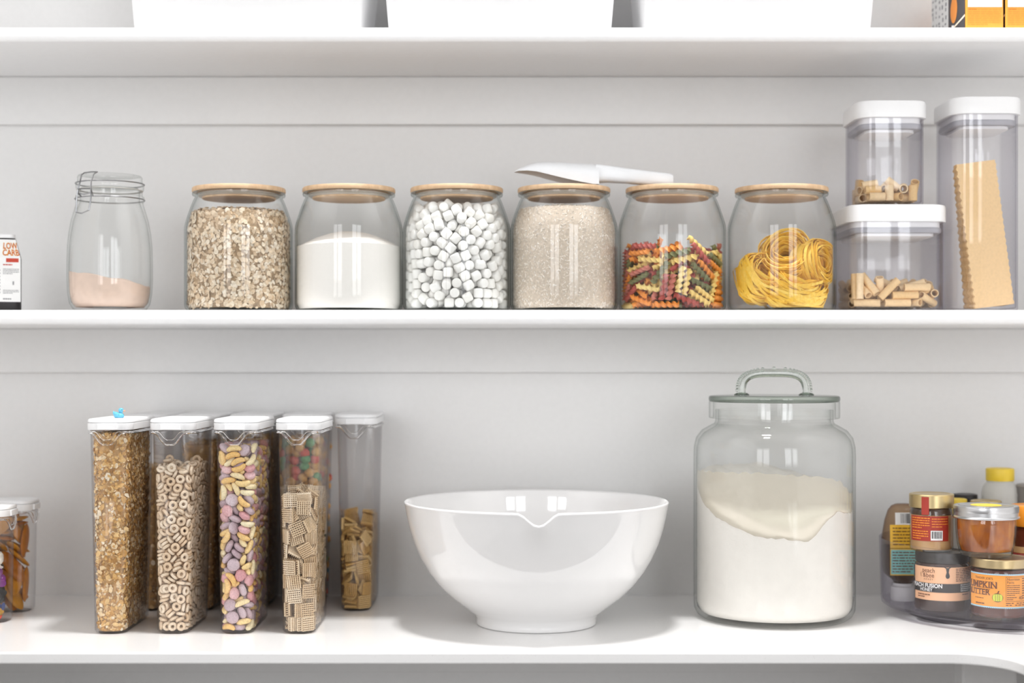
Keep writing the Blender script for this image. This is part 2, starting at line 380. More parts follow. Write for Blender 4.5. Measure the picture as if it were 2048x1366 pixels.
POSES['fruit'] = ((0, (-10,291,75,67,30,-33,90,-254,118,1,97,-17,-98,-272,45,-17,-69,67,-45,62,121,-15,-85,48,130,-78,35,-28,94,-13,172,91,52,40,-34,-61,90,-119,105,-66,-72,16,-121,293,203,-6,-91,-34,-113,-167,125,-40,83,-31,44,-5,162,-64,15,17,-61,178,116,-4,3,-47,131,15,255,-19,-5,28,
111,282,124,-21,1,-4,161,-192,63,52,-37,-70,54,-69,222,17,-72,59,-107,238,248,-7,2,17,74,-262,360,-94,-19,-13,-153,-177,259,6,13,-66,77,192,271,78,-52,-32,-21,171,263,49,-86,5,-12,-187,400,73,-12,-3,120,190,158,-5,-93,-7,22,295,233,33,-63,36,-112,99,385,-91,38,10,
-124,196,429,-13,-52,-83,179,169,403,53,47,54,141,296,249,-62,30,32,64,204,407,8,39,88,-149,295,326,37,41,-19,-47,70,437,15,1,70,151,270,371,48,-40,-76,24,296,377,-13,-80,-54,-177,-15,487,54,-18,68,-85,-117,468,-90,35,-11,-79,-1,510,-81,40,30,-165,-180,553,-62,64,-5,
-132,235,580,-76,-60,-17,41,190,563,-5,1,-90,130,295,580,8,-88,40,-39,-211,591,5,-20,-35,-125,-81,536,-29,91,1,-85,147,590,-40,-85,-12,-120,-214,466,-86,-34,-34,180,203,646,-68,-65,26,111,277,678,-4,87,-43,-147,-79,612,-39,-54,73,-102,50,630,-56,78,3,151,-177,551,-81,54,14,
11,83,617,-33,-92,12,69,178,636,-14,-6,-84,-145,-109,705,-29,-94,4,-182,120,589,-45,65,-25,-152,295,668,20,79,-43,144,-23,606,15,1,94,41,148,716,-10,-1,-81,-24,295,729,14,-84,39,-49,211,840,54,55,25,99,45,740,26,-48,45,-45,35,857,-83,-23,40,-170,98,870,43,11,-64,
-40,51,763,25,39,62,32,134,813,77,17,-22,52,295,801,36,52,-27,18,212,862,-16,55,7,125,-187,766,-45,-76,32,-119,-278,579,43,-55,46,-187,-136,854,64,-45,-52,-170,256,967,32,14,-74,-62,-294,675,29,-61,64,187,-143,806,64,-1,-71,176,40,828,35,17,-67,183,137,797,-9,32,-63,
132,-237,837,-54,82,0,-22,281,980,-31,-23,-89,-182,-187,983,-54,-46,61,-86,-16,1087,-79,-49,-32,185,-33,1035,69,67,18,87,10,1149,-39,90,13,154,-44,1111,92,-16,29,186,116,955,67,47,-52,91,247,1208,61,39,16,-195,239,1215,-66,60,-36,194,85,1164,70,48,50,155,295,1070,-16,82,46,
97,247,1318,-23,94,-11,0,46,1103,-37,-40,51,-22,176,1217,1,27,84,43,222,1125,-33,31,-82,73,-160,941,-67,-10,-59,177,1,1214,-76,57,-15,-8,294,1366,71,11,-8,194,230,1204,55,69,14,-175,14,1083,-77,-43,-43,-191,0,1195,-60,70,-2,-178,69,1287,14,14,73,58,26,1260,-91,7,31,
161,247,1272,81,52,20,-136,-269,1202,-9,67,55,85,-258,903,11,-48,-33,-166,-191,1121,-79,-40,-42,142,-135,1239,13,9,-86,88,-267,1217,-14,-95,-8,-197,-39,1347,-63,65,-26,84,-244,1148,-48,-82,-8,96,-51,1230,43,-36,65,-151,107,1348,85,-46,-16,-145,-207,1265,10,95,9,159,-242,1083,81,14,54,
157,41,1299,-33,7,31,193,-183,1265,-32,-63,19,43,205,1393,39,62,63,132,-162,1375,8,-65,-68,-202,-66,1648,16,31,63,-57,276,1565,20,-22,91,144,-249,1378,31,-91,-20,-156,-82,1553,-9,63,-70,183,-146,1456,-72,-66,-12,35,-7,1593,48,-83,-17,-89,105,1669,-12,26,-90,-64,257,1656,83,-34,-29,
181,-28,1495,-16,-52,-54,14,208,1702,-15,-28,74,-137,239,1690,-49,31,-30,176,95,1482,54,26,45,52,218,1777,-71,67,-14,52,-245,1608,21,16,-62,184,-146,1725,-15,36,37,42,-10,1745,-24,9,-25,170,-6,1693,-78,39,15,-206,93,1757,-46,69,-5,-17,121,1741,-30,-75,54,-63,63,1806,10,1,82,
-93,29,1746,-83,-45,29,141,-257,1786,21,-94,-21,-144,109,1871,12,27,-94,202,-50,1872,67,70,8,47,52,1821,28,-18,-50,-212,237,2027,62,-59,-37,165,194,1934,8,6,93,98,-287,1666,58,32,-18,-11,-25,1842,-69,-64,-4,-205,-148,1762,61,10,70,38,181,1942,28,41,-66,-104,151,1952,96,1,-22,
210,-11,1950,30,-35,-60,183,-205,1852,-47,82,-28,91,101,1955,98,-12,-10,-115,-227,1861,-61,40,-13,-157,28,1911,-35,89,-8,116,-42,1895,17,-5,-67,-6,-279,1840,-29,52,5,155,-182,1928,68,14,18,-196,68,1958,3,-34,-56,-45,-155,1954,52,64,40,-169,-259,1784,31,-63,34,-109,289,1951,-18,37,8,
-105,-276,1938,-25,-7,-8,-188,49,2056,-16,-31,-72,88,-292,1911,70,5,5,37,-296,2105,-16,54,81,107,168,2169,18,3,-45,109,-115,1970,69,3,0,110,-27,2004,-78,-49,37,209,293,1894,-25,-65,-24,19,-281,1998,-27,14,7,-86,-254,2194,63,-8,48,216,-172,2361,-44,-60,29,-32,296,2057,-47,-34,-21,
-156,195,2246,-3,5,0,-171,295,2105,48,23,-13,41,119,2041,65,71,15,200,-64,2149,30,11,63,214,64,2133,-68,-15,-68,118,-168,2200,16,31,62,-174,-93,2227,-44,31,-20,83,266,2255,-40,36,-81,47,-207,2013,-62,2,-54,26,-295,2187,16,47,-85,183,-240,2203,67,4,52,-201,-181,2221,-63,-44,-60,
129,197,2094,-24,-91,31,200,243,2165,27,12,74,57,289,2154,20,8,-2,-113,-185,2209,28,62,-30,-186,-250,2237,-46,58,15,3,249,2235,-83,-51,15,34,-78,2260,16,20,7,-25,-294,2350,-90,-2,-5,-43,-296,2263,-83,-6,-9,-56,145,2305,75,-52,-20,180,185,2221,-90,40,2,-35,-168,2298,81,-24,-41,
-25,289,2320,71,-26,15,-179,226,2315,-92,-30,8,115,-13,2333,-97,-5,-12,18,25,2290,71,-5,-65,62,208,2346,-12,-20,21,)), (1, (-166,-14,97,35,60,36,-98,117,41,93,-33,0,29,-212,41,0,0,-84,-48,-47,84,35,-53,21,50,26,41,0,0,-61,-121,-72,208,30,-93,-17,167,-43,157,38,-58,-39,-44,-151,301,97,-20,0,-166,244,96,-42,-57,41,-16,-162,178,-70,-39,30,-154,112,205,-59,42,-45,65,-249,232,62,51,-58,
-34,152,189,-4,-99,1,-48,-282,176,52,49,-52,43,59,325,86,-30,-5,-171,11,330,61,33,62,124,-140,318,-6,-14,-88,130,-181,209,8,-79,37,108,83,157,-24,-56,-66,169,176,259,2,-69,-2,-64,207,335,-4,-1,31,-40,-68,378,92,-30,-1,71,119,374,84,36,-30,79,-99,438,-3,-73,0,
-85,-262,334,47,33,-68,22,27,510,-54,22,-76,-126,285,482,66,17,-16,76,-242,529,-55,22,-53,129,152,488,8,0,15,136,-23,520,77,-56,-12,-32,220,519,-63,-57,16,-14,-48,668,20,91,-13,-134,27,694,-96,-2,-18,67,-160,673,-49,33,-79,-142,195,726,-1,-43,75,-94,-180,768,-15,3,-98,
-141,-32,804,-13,69,57,-136,289,861,-63,30,30,-48,-168,877,-1,-41,56,75,-14,798,2,-56,56,145,225,766,13,34,-36,-34,-286,853,61,33,-36,10,-36,932,48,50,49,-125,-222,936,67,60,28,-185,155,1034,-68,13,-69,92,-33,959,-68,-19,67,137,240,884,-5,-7,72,64,106,906,46,17,2,
141,240,968,-15,97,0,1,-244,992,-22,29,-54,14,229,1053,7,29,14,160,-182,962,29,-52,-36,-143,138,1187,31,-21,-89,-132,264,1110,-64,-33,-55,91,133,1184,-40,68,-57,153,179,1087,-87,7,-40,-1,-105,1069,46,17,-1,36,-243,1072,73,-57,-29,139,-142,1114,67,-25,27,-93,-242,1091,-40,-36,65,
-17,139,1303,51,82,14,-17,289,1224,-53,-45,-45,-39,21,1205,-71,67,16,-35,-254,1327,31,-69,-51,-41,-177,1195,85,-27,-35,-153,-82,1236,5,50,-70,-147,240,1299,-16,-97,6,-24,-93,1318,-22,85,-31,148,252,1435,-24,90,-27,-15,-243,1445,18,7,92,192,155,1359,59,39,58,-73,-44,1370,-46,76,-39,
-145,-189,1346,-24,-3,74,-84,115,1400,30,-92,-4,85,100,1484,-50,-7,73,154,-65,1365,-3,73,-62,-11,20,1494,70,-11,-59,91,36,1382,-23,17,95,-175,-10,1467,4,-81,-9,-194,150,1503,-21,-68,21,69,-105,1458,5,-44,-23,196,244,1587,-57,42,-56,-111,45,1593,88,33,6,-159,187,1619,-2,19,14,
-8,-177,1565,55,-62,-50,152,-201,1551,1,31,7,162,114,1677,86,-43,-23,31,27,1666,-2,8,39,103,-91,1648,-15,-74,-58,145,-203,1688,-33,24,-15,-164,177,1753,23,-37,29,-78,289,1790,69,-14,14,-53,-277,1692,-34,68,59,153,91,1787,84,-52,-1,164,254,1731,-31,-17,22,-149,-185,1630,-9,38,90,
-46,-108,1714,47,-1,71,41,-173,1761,12,80,6,-38,201,1855,40,-13,43,-163,-10,1824,95,17,20,-181,240,1900,-15,-82,12,20,-156,1875,98,-11,10,-58,28,1958,-5,69,-21,-159,-84,1918,42,9,-12,157,117,1867,-43,-89,8,161,124,2015,-6,11,-41,23,-15,1964,67,-5,72,-80,180,2021,56,-78,-8,
-150,-200,1974,-16,-25,-49,7,-202,2163,39,30,-77,-61,40,2085,-3,1,-16,98,25,2142,-30,14,81,-199,170,2135,-74,-14,63,-159,-80,2037,-11,-98,-9,170,264,2042,64,-26,-8,172,-36,2057,-91,-13,37,-80,213,2151,92,4,31,-164,89,2283,-38,87,25,192,-95,2263,0,77,15,-154,-220,2355,28,22,59,
72,138,2279,-45,-19,4,130,57,2240,65,-68,31,93,-255,2331,-22,81,33,106,-159,2318,-77,-32,-45,-81,193,2380,88,45,-4,179,105,2359,82,-33,-37,)), (2, (-122,-146,45,0,0,99,133,245,45,0,0,71,29,191,83,29,-33,-13,-54,27,270,-33,-15,-91,-165,-141,378,-32,63,-29,168,2,370,-56,43,-55,-27,-258,481,-36,-63,-15,-141,102,487,14,-20,-23,163,-144,441,-69,-23,63,93,285,473,-28,64,64,7,-103,565,34,27,-80,137,118,569,-17,-97,-8,
-38,241,665,-44,0,-54,152,-210,650,62,11,61,-133,-205,666,83,8,-13,-148,136,799,-8,89,34,174,-61,701,-47,-51,48,147,87,681,5,-52,69,55,-276,721,42,49,-55,4,-109,801,-51,15,-36,-154,29,948,44,-44,73,-103,-70,968,-88,-41,18,-90,190,962,-66,24,-68,-41,67,1026,18,7,61,
179,-36,914,-68,-14,69,95,70,1046,44,-72,24,-155,-105,1084,-84,-31,-35,-83,124,1127,77,50,22,47,-134,1264,-7,-50,-8,-158,251,1387,81,57,-8,99,-257,1305,-18,15,-96,-153,271,1503,-68,9,-9,-39,170,1473,-8,21,3,-165,-169,1455,-8,47,51,99,-255,1486,2,31,11,83,260,1501,-28,17,92,
-81,-106,1508,-2,-42,-62,2,153,1564,23,10,87,-117,-266,1552,70,10,-36,90,160,1617,87,-40,-23,-153,-40,1705,-12,-92,15,164,18,1577,10,-45,-84,57,285,1623,66,23,-23,157,-69,1789,-93,-20,28,-106,-176,1798,5,-40,75,106,264,1843,90,7,-36,164,-211,2007,-80,-53,-6,30,285,1970,-64,-28,-28,
-168,-112,2119,-97,-18,0,-8,180,2108,3,-36,-48,-122,-253,2083,12,-19,91,-174,21,2174,2,-20,-85,59,-121,2108,48,9,60,-37,-124,2063,-77,-38,23,-152,285,2219,70,-1,1,-163,-82,2343,-81,19,1,-80,-3,2277,-27,-68,-29,161,-226,2102,24,-4,47,-39,-63,2181,92,19,8,-25,77,2189,0,-26,95,
-173,61,2367,-16,93,28,184,256,2296,-11,37,58,)),)
POSES['mango'] = ((0, (-148,514,314,-64,17,67,-91,151,180,-31,18,-80,-23,-84,34,-92,-36,0,19,-305,74,-93,33,8,-70,415,174,10,-66,-54,-192,86,111,49,49,50,0,-404,132,-17,91,28,0,267,34,0,0,95,-115,463,203,47,56,1,192,-153,121,48,52,47,47,-51,198,67,-71,0,43,78,313,89,41,-14,
77,422,187,-11,45,-25,148,519,261,-65,-20,-66,-39,-110,159,90,39,-14,-30,-415,245,42,73,52,-136,18,311,68,-64,-24,68,121,228,4,14,84,98,-272,304,4,9,79,-133,-445,222,15,-50,49,116,-132,473,-69,67,20,21,-580,334,-42,57,57,131,143,404,66,69,13,-1,341,335,23,25,-4,
-148,193,544,-32,-40,64,75,133,452,81,51,18,-2,586,575,-49,-50,-50,24,137,502,-23,93,-12,-62,428,630,-27,-87,-14,-25,325,429,-76,-54,6,128,452,716,10,47,-39,39,454,677,-89,3,37,-195,-174,481,-50,-50,49,49,-362,537,34,13,90,-59,-265,440,26,24,74,58,-100,573,-84,46,15,
38,-253,692,-88,26,27,-61,-246,532,-41,-83,20,1,271,732,13,15,-95,6,-114,647,10,-23,92,-112,-475,449,-79,-19,-52,-23,566,991,-54,-35,-27,40,163,615,11,-32,-17,10,405,1055,-24,8,-94,-188,439,1001,-12,-70,4,-134,-41,812,0,34,-61,39,286,911,8,8,-63,35,278,816,20,3,-59,
-147,-453,603,3,-57,44,125,-348,673,11,33,-62,10,-35,813,20,27,-7,-23,-502,718,-91,20,25,-34,-78,924,-85,-33,12,-146,182,834,-70,51,48,-30,-227,895,32,-84,-40,198,172,880,54,45,53,-45,144,1031,29,-90,-19,10,-446,826,-9,-94,-12,105,-366,878,29,5,74,-121,203,1010,-16,25,-75,
12,410,1133,1,26,-11,-1,-31,1097,-14,19,14,-1,190,1107,96,-7,-22,-4,-577,958,-34,64,57,-9,-503,1033,-69,22,15,-84,-246,1012,4,3,-83,11,-368,1247,45,88,0,144,-236,994,64,-68,-18,6,-283,1099,-7,-6,27,-200,-249,1155,33,62,33,5,-363,1177,47,87,0,199,-350,1221,66,-22,-67,
4,309,1240,1,5,-84,-16,574,1297,31,63,-61,136,306,1132,68,-67,-21,-27,-53,1191,11,20,92,46,33,1270,-1,-29,-85,198,320,1296,39,59,39,-44,356,1420,80,-53,-20,-50,232,1529,61,75,20,-142,224,1304,-69,60,-25,99,-47,1390,9,-2,68,35,296,1305,-60,79,5,126,345,1513,37,30,61,
-68,-494,1544,-5,-86,27,74,391,1476,-18,44,-42,-85,-494,1325,-53,49,6,-140,-535,1345,26,-62,35,126,-229,1493,-70,69,14,105,-105,1238,-22,-4,-80,-15,-57,1628,-80,-48,-15,-144,72,1377,60,69,28,-203,284,1505,-53,45,-53,22,83,1620,-80,-50,-7,28,-133,1453,9,2,33,186,-67,1672,52,-37,-57,
-5,-378,1355,27,93,21,203,229,1572,54,-45,-54,38,367,1642,3,3,-83,-163,-21,1532,-46,-57,27,-42,-216,1588,31,-11,38,-1,-308,1600,-19,-91,-31,-2,-495,1582,86,-1,-43,159,-171,1775,-55,66,-16,0,-348,1771,15,53,81,80,-514,1684,34,-77,34,62,-293,1921,14,-12,-54,66,239,1792,-74,58,-30,
-1,-404,1711,84,-5,-21,-127,207,1711,-27,-3,75,191,332,1793,42,-52,-43,-21,522,1690,91,-8,32,-108,172,1872,-80,32,-38,-40,-133,1744,30,92,11,-10,-512,1910,-26,-35,-89,-43,556,1828,23,74,-50,52,-183,1856,-85,48,-13,-4,419,1865,-20,-22,-7,-156,-7,1837,-63,59,-24,-46,316,1797,27,92,-7,)),)
POSES['marsh'] = ((0, (-468,-213,67,25,66,-41,-633,-81,67,-46,53,-39,-639,54,67,-28,-95,0,-492,92,69,-28,64,-38,-538,313,67,67,-22,70,-459,448,67,18,68,61,-314,-555,69,26,64,70,-323,-155,67,12,69,64,-240,-49,67,-69,12,64,-348,132,67,57,41,54,-336,325,67,-60,36,-68,-294,458,67,-50,49,36,
-79,-622,67,-24,-66,30,-275,-312,67,-69,-13,-5,-142,-145,67,66,24,41,-187,78,67,-41,57,24,-89,175,67,64,-29,-11,-10,495,67,66,24,-58,84,-480,67,-66,24,30,-121,-326,67,45,54,-29,-75,-1,67,-63,31,-13,68,255,67,26,-65,8,210,349,68,92,36,0,18,641,67,-12,98,0,
297,-564,67,56,42,-11,15,-104,67,-17,-98,0,501,-26,67,-10,-69,8,270,229,67,-70,-8,26,329,412,67,-11,-69,41,151,622,67,59,-80,0,420,-481,67,-16,68,33,422,-279,67,-35,-61,-18,495,-161,68,97,19,0,636,51,67,66,-24,29,544,328,67,26,-65,8,466,438,67,-41,-90,0,
-535,-353,67,-66,25,57,-446,-187,198,38,68,40,-632,76,204,-2,-70,-7,-490,129,198,77,61,-7,-606,200,119,-3,-60,75,-428,461,201,28,-61,-71,-388,-323,144,-24,3,-70,-268,-185,188,52,-25,-58,-499,-60,67,-69,-14,70,-369,-1,68,0,0,-17,-425,241,155,29,52,9,-254,588,67,0,0,97,
-207,-462,93,-16,-23,12,-206,-307,181,-1,73,-64,-246,-31,201,71,3,-14,-232,144,187,-35,67,32,-216,254,67,-70,1,67,-141,391,67,-70,7,-69,57,-629,67,-66,24,30,37,-320,67,-45,53,-6,-41,-237,150,-89,-13,-29,199,-84,67,16,-68,-37,65,390,137,74,-48,32,14,640,202,-55,43,42,
168,-609,141,-43,-74,29,216,-453,68,54,83,0,241,-246,67,45,-53,-63,395,295,67,-11,-69,-57,375,331,202,42,-56,-1,172,483,67,57,41,69,312,-562,201,99,-9,0,513,-382,67,-85,51,0,636,-89,67,0,0,29,602,200,67,-39,58,-14,544,325,200,29,64,-44,293,543,67,-41,57,-11,
-527,-364,200,41,57,-24,-599,-223,137,38,73,-37,-504,-12,196,56,81,-8,-523,130,337,-48,-58,-20,-538,347,199,30,69,63,-461,443,333,-75,-62,-18,-427,-476,126,-1,89,-30,-376,-255,298,-54,-40,72,-373,-66,277,4,42,-16,-367,67,203,-59,36,-71,-324,197,279,84,-13,44,-241,445,191,26,8,82,
-208,-603,163,-70,6,-17,-83,-162,286,40,31,-83,-181,-52,316,-57,-48,-60,-69,-7,200,45,-54,29,-50,302,162,17,37,-65,-99,526,168,75,-5,-45,-65,-488,120,77,54,28,17,-419,216,-3,83,-46,94,14,145,67,58,-43,159,152,67,-28,-64,55,281,218,203,4,3,97,127,627,288,79,40,35,
-4,-635,200,37,59,-59,158,-344,173,38,56,68,115,-198,68,19,-97,0,378,104,95,-36,-25,-66,198,449,203,-2,71,69,233,597,205,30,5,78,420,-478,200,61,34,-68,332,-381,99,62,-40,63,448,-242,202,1,0,-47,503,76,162,15,-23,46,453,207,189,23,-5,60,467,437,202,-76,63,0,
-527,-366,334,0,0,63,-639,-72,201,-89,-44,0,-637,44,335,-96,-18,-5,-598,232,268,43,-88,9,-449,289,287,-52,61,6,-548,326,418,-15,-82,51,-302,-445,192,-43,-73,-30,-257,-341,301,-31,39,-12,-447,-8,373,-31,24,-91,-152,84,279,-52,-74,8,-328,347,222,-51,-41,12,-340,541,267,-56,-41,-4,
-265,-582,282,-6,-83,-19,-77,-323,249,-44,70,-55,45,-79,234,-13,-42,-85,2,123,154,0,76,49,-105,407,260,78,40,24,-121,630,67,51,48,59,-139,-481,235,40,-71,39,35,-503,322,65,-27,-63,128,-358,307,-5,-5,32,241,52,116,-75,41,42,115,228,194,69,-24,-37,62,498,245,34,-87,-17,
181,-610,305,-74,-43,49,219,-460,213,60,24,-75,337,-136,89,4,51,79,337,219,332,-32,65,-55,333,469,222,29,3,-36,302,563,321,17,28,8,370,-521,335,-31,62,-70,506,-373,202,-1,-70,-50,588,-256,152,82,41,-28,496,-83,201,0,-71,-9,548,316,334,23,66,-39,469,425,337,-69,-13,30,
-428,-458,417,-23,63,38,-482,-164,343,-17,69,28,-544,23,470,-5,64,43,-459,179,443,25,-53,-58,-586,252,531,-97,7,-4,-370,519,397,-68,12,49,-400,-467,284,-41,56,59,-347,-338,406,-20,-74,59,-288,-27,411,-28,-13,44,-329,104,378,-15,-74,23,-381,297,406,-51,-48,-59,-190,466,351,-42,-81,26,
-242,-467,347,-76,31,-51,-49,-380,370,52,47,69,-240,-182,327,29,-92,-12,-197,166,380,25,35,-74,-245,323,351,-11,-82,-54,-219,603,202,0,0,97,23,-638,333,-66,25,26,6,-511,459,-6,-1,-1,205,-100,200,69,9,56,164,98,225,-73,40,48,-147,256,275,-22,-89,32,-77,625,303,2,64,-73,
131,-627,429,-50,3,-83,139,-480,444,-14,-67,-61,358,-168,317,-8,82,55,364,-42,195,-91,31,3,58,336,263,-29,80,-46,198,604,401,-66,-67,10,279,-570,433,14,50,49,344,-369,234,-95,27,4,574,-280,308,76,34,-41,606,196,212,-49,-52,60,620,152,339,13,-69,3,372,517,429,-83,42,32,
-528,-364,469,0,0,-77,-590,-245,290,-55,-82,-1,-632,-108,336,1,0,-1,-626,140,464,-97,-3,-5,-528,364,584,11,-16,34,-465,438,475,62,-32,68,-228,-389,461,-77,-14,40,-339,-149,435,59,-74,-21,-247,-3,567,-59,42,65,-378,60,512,-20,44,41,-422,281,542,71,5,50,-281,415,465,49,-66,2,
-230,-597,443,4,5,25,-126,-480,473,45,84,-25,-129,-120,446,20,66,-65,-133,16,442,23,-96,0,-98,323,383,44,-16,34,-218,601,342,22,-70,3,-114,-606,322,30,-79,48,57,-242,250,61,-27,46,288,-237,204,-25,-61,-41,56,44,306,-22,36,-76,-33,178,273,59,27,-69,-28,486,348,-72,24,36,
57,-626,542,-76,-39,50,250,-287,336,-85,-51,-2,491,-131,326,0,-19,94,343,80,248,-69,59,-12,273,398,329,-64,-14,60,276,574,507,-18,27,-81,270,-427,364,2,-15,42,472,-432,335,1,0,-98,631,-97,202,-4,70,69,636,51,200,6,70,-69,481,149,310,45,-73,48,509,384,471,-68,-13,-64,
-452,-442,608,13,66,-32,-444,-257,456,-97,-10,14,-636,-89,471,-84,52,1,-632,84,589,59,38,53,-600,205,656,-63,-32,51,-428,476,615,64,75,4,-322,-501,495,38,-61,23,-234,-158,526,-32,-89,7,-451,-105,501,67,54,15,-481,126,574,22,21,-58,-328,372,585,58,58,-55,-256,587,473,13,66,41,
-215,-593,577,-47,51,40,-142,-284,406,39,-45,-2,-108,76,573,-45,55,59,-258,232,479,9,-84,-1,-121,385,504,-45,31,-82,-98,632,463,30,11,93,-92,-633,479,-2,99,1,65,-444,586,51,51,51,164,-175,307,-64,-71,-24,241,119,372,80,-48,-29,185,273,334,-49,-6,82,38,639,406,11,30,30,
10,-641,669,89,37,23,360,-306,482,31,-83,5,457,-180,450,-67,-11,61,417,93,420,55,-72,-5,374,297,435,-56,-68,-45,150,459,342,-59,-46,-55,328,-549,589,-54,-42,71,428,-301,362,-28,-16,87,641,17,341,-5,2,38,506,-1,380,-46,-84,-22,597,215,457,-45,-77,-30,358,396,544,53,-2,-29,
-476,-420,740,50,49,70,-542,-339,607,-3,-2,5,-596,-238,431,-6,99,-4,-629,-60,606,-65,26,-64,-545,329,714,39,-59,-62,-315,553,601,-24,68,-67,-198,-306,565,49,-42,-68,-341,-253,569,-21,79,-36,-340,-102,599,6,23,15,-318,161,579,40,-59,-66,-431,258,677,21,52,81,-163,616,602,19,69,-60,
-157,-620,698,25,2,92,-76,-383,568,-86,-4,-11,10,-230,375,12,58,-24,-70,183,430,14,56,-73,-54,500,482,12,98,-6,-10,640,568,42,-15,-83,-69,-544,615,-22,-3,-2,-58,-242,520,27,-94,8,100,-320,438,62,-34,-1,271,-136,418,87,32,-35,208,317,469,44,73,18,122,628,518,-90,-28,28,
183,-583,576,-18,-68,-59,233,-418,525,8,90,38,495,-60,501,39,66,13,230,-12,307,-89,13,-37,326,171,485,92,-15,-30,237,448,478,-74,-66,-7,411,-481,468,36,-60,-70,628,-129,350,42,44,-66,632,-97,479,-58,52,33,634,59,471,20,67,27,560,307,572,-43,16,68,351,537,618,-25,21,-93,
-378,-512,759,56,82,3,-559,-315,740,5,99,-3,-600,-220,564,15,66,-61,-638,-65,743,8,-4,51,-631,78,722,-63,32,-66,-450,455,748,1,-4,47,-351,-529,626,-62,28,-17,-330,-361,665,16,19,-47,-105,31,708,-32,65,-23,-492,-18,638,68,-6,-71,-276,266,658,42,-76,19,-201,446,617,-63,44,57,
-174,-606,877,26,86,-8,-86,-59,576,-12,2,-91,24,-327,699,-11,3,96,3,-73,433,-2,-68,-71,45,307,407,52,47,59,-56,501,619,-36,54,-27,94,-484,711,34,-57,-40,69,-308,568,0,-11,-46,124,-178,481,13,67,-23,63,162,377,88,-3,5,16,84,516,1,-47,7,95,497,463,0,59,-11,
268,-472,686,-66,-48,44,353,-391,592,62,-50,-47,247,-233,515,4,-44,72,321,32,500,-35,-11,-91,272,271,581,-45,-85,3,200,596,628,66,-30,16,498,-401,578,21,11,-88,544,-338,447,34,-17,-11,640,-19,609,-2,-4,-89,511,21,619,1,27,90,474,189,564,45,-86,-9,422,481,728,9,28,-41,
-390,-503,892,70,-17,-27,-435,-256,732,-49,3,57,-472,-176,625,-46,10,42,-622,-135,868,25,65,42,-447,199,803,-35,-90,-19,-599,220,790,-1,70,-26,-218,-441,638,28,4,-7,-130,-315,702,-19,-11,-82,-167,-164,643,-44,35,74,-472,92,716,54,-43,-55,-363,296,843,27,-14,77,-253,589,717,-13,18,-21,
-44,-460,739,-3,79,59,-188,-462,791,29,62,72,-4,-197,666,-53,-24,-80,-137,212,542,-80,-25,51,31,376,521,-1,-54,73,-81,632,708,57,-38,47,-57,-637,807,35,2,91,87,-486,849,50,55,58,351,-91,546,-20,0,-58,128,-58,384,57,-63,34,30,362,675,-40,-53,74,70,635,675,-7,-44,6,
143,-623,705,-89,35,-21,345,-253,648,46,5,-57,460,-177,584,25,-63,-55,231,119,565,-28,20,-37,304,216,709,-53,14,55,210,395,620,49,-44,4,555,-304,655,3,70,-25,592,-245,530,18,-33,58,629,-54,747,-21,66,-33,625,137,580,17,-85,-47,583,243,688,-46,2,52,493,407,635,-1,30,-74,
-496,-401,872,70,-6,-50,-576,-275,872,-46,-56,-29,-608,-191,696,-4,70,17,-639,-23,946,-91,-12,-5,-632,108,874,18,35,-87,-525,347,845,70,0,65,-262,-582,773,-24,-67,68,-297,-377,803,24,-76,37,65,-39,580,15,49,85,-315,154,739,0,-87,39,-308,461,745,88,-43,10,-190,608,834,-48,-53,-35,
-87,-498,885,70,-45,-54,84,-57,726,16,60,31,29,84,673,-75,1,-61,-149,164,742,-14,27,-92,-119,311,657,16,-30,91,-56,639,842,92,-36,1,9,-639,934,23,26,62,172,-472,973,72,-14,30,152,-170,630,73,-29,-42,-7,236,580,37,16,-64,140,63,444,28,80,-50,150,620,781,-32,-30,47,
102,-628,838,53,-46,56,203,-321,612,6,-42,71,472,-174,726,-12,98,10,237,6,644,1,-60,-21,120,194,583,26,-33,45,274,565,735,4,70,69,244,-571,782,-55,32,72,620,-152,629,-37,-60,22,631,-77,881,6,-69,69,636,80,741,53,-84,0,377,115,630,23,-40,-87,535,351,755,-4,-70,42,
-543,-334,1011,-68,-22,-66,-346,-149,750,-74,-65,-5,-251,-4,702,63,-23,33,-518,6,832,-91,-26,0,-588,252,920,54,-44,-67,-437,469,911,82,-48,-7,-277,-574,960,69,-1,-30,-83,-228,805,51,15,-38,-75,-106,743,79,47,10,-247,42,847,31,-48,-74,-220,353,747,-35,-32,-85,-314,560,879,67,-73,-1,
117,-628,1027,-7,70,-69,35,-336,841,-13,71,63,-138,-52,849,-53,56,19,-55,57,840,79,-58,5,-235,232,824,-43,-81,-29,-75,435,736,25,-56,-72,205,-599,921,-67,-7,13,140,-260,733,14,-40,-88,189,-69,536,36,-81,28,144,284,682,-67,39,61,169,417,780,-12,-50,-81,108,472,670,-29,81,-44,
332,-540,883,92,22,-28,277,-343,741,37,-13,-34,275,-217,805,71,56,-28,262,-127,706,29,-19,56,416,237,784,38,14,-88,213,556,881,-16,61,49,399,-479,721,-85,35,-2,604,-207,750,71,-44,12,427,-201,856,-76,-63,-10,394,-28,689,-43,9,42,603,211,826,64,-58,42,467,434,847,59,36,-70,
-342,-540,1076,37,37,16,-487,-95,748,-92,24,10,-364,-10,781,51,75,23,-481,-63,944,50,70,-41,-319,219,962,11,31,-36,-286,429,895,-42,58,61,-258,-430,923,-23,-42,-4,-401,-302,854,18,-18,95,-215,-203,771,19,13,-73,-180,136,923,21,-87,-41,-190,299,951,66,61,-32,-370,521,1022,-42,-57,-22,
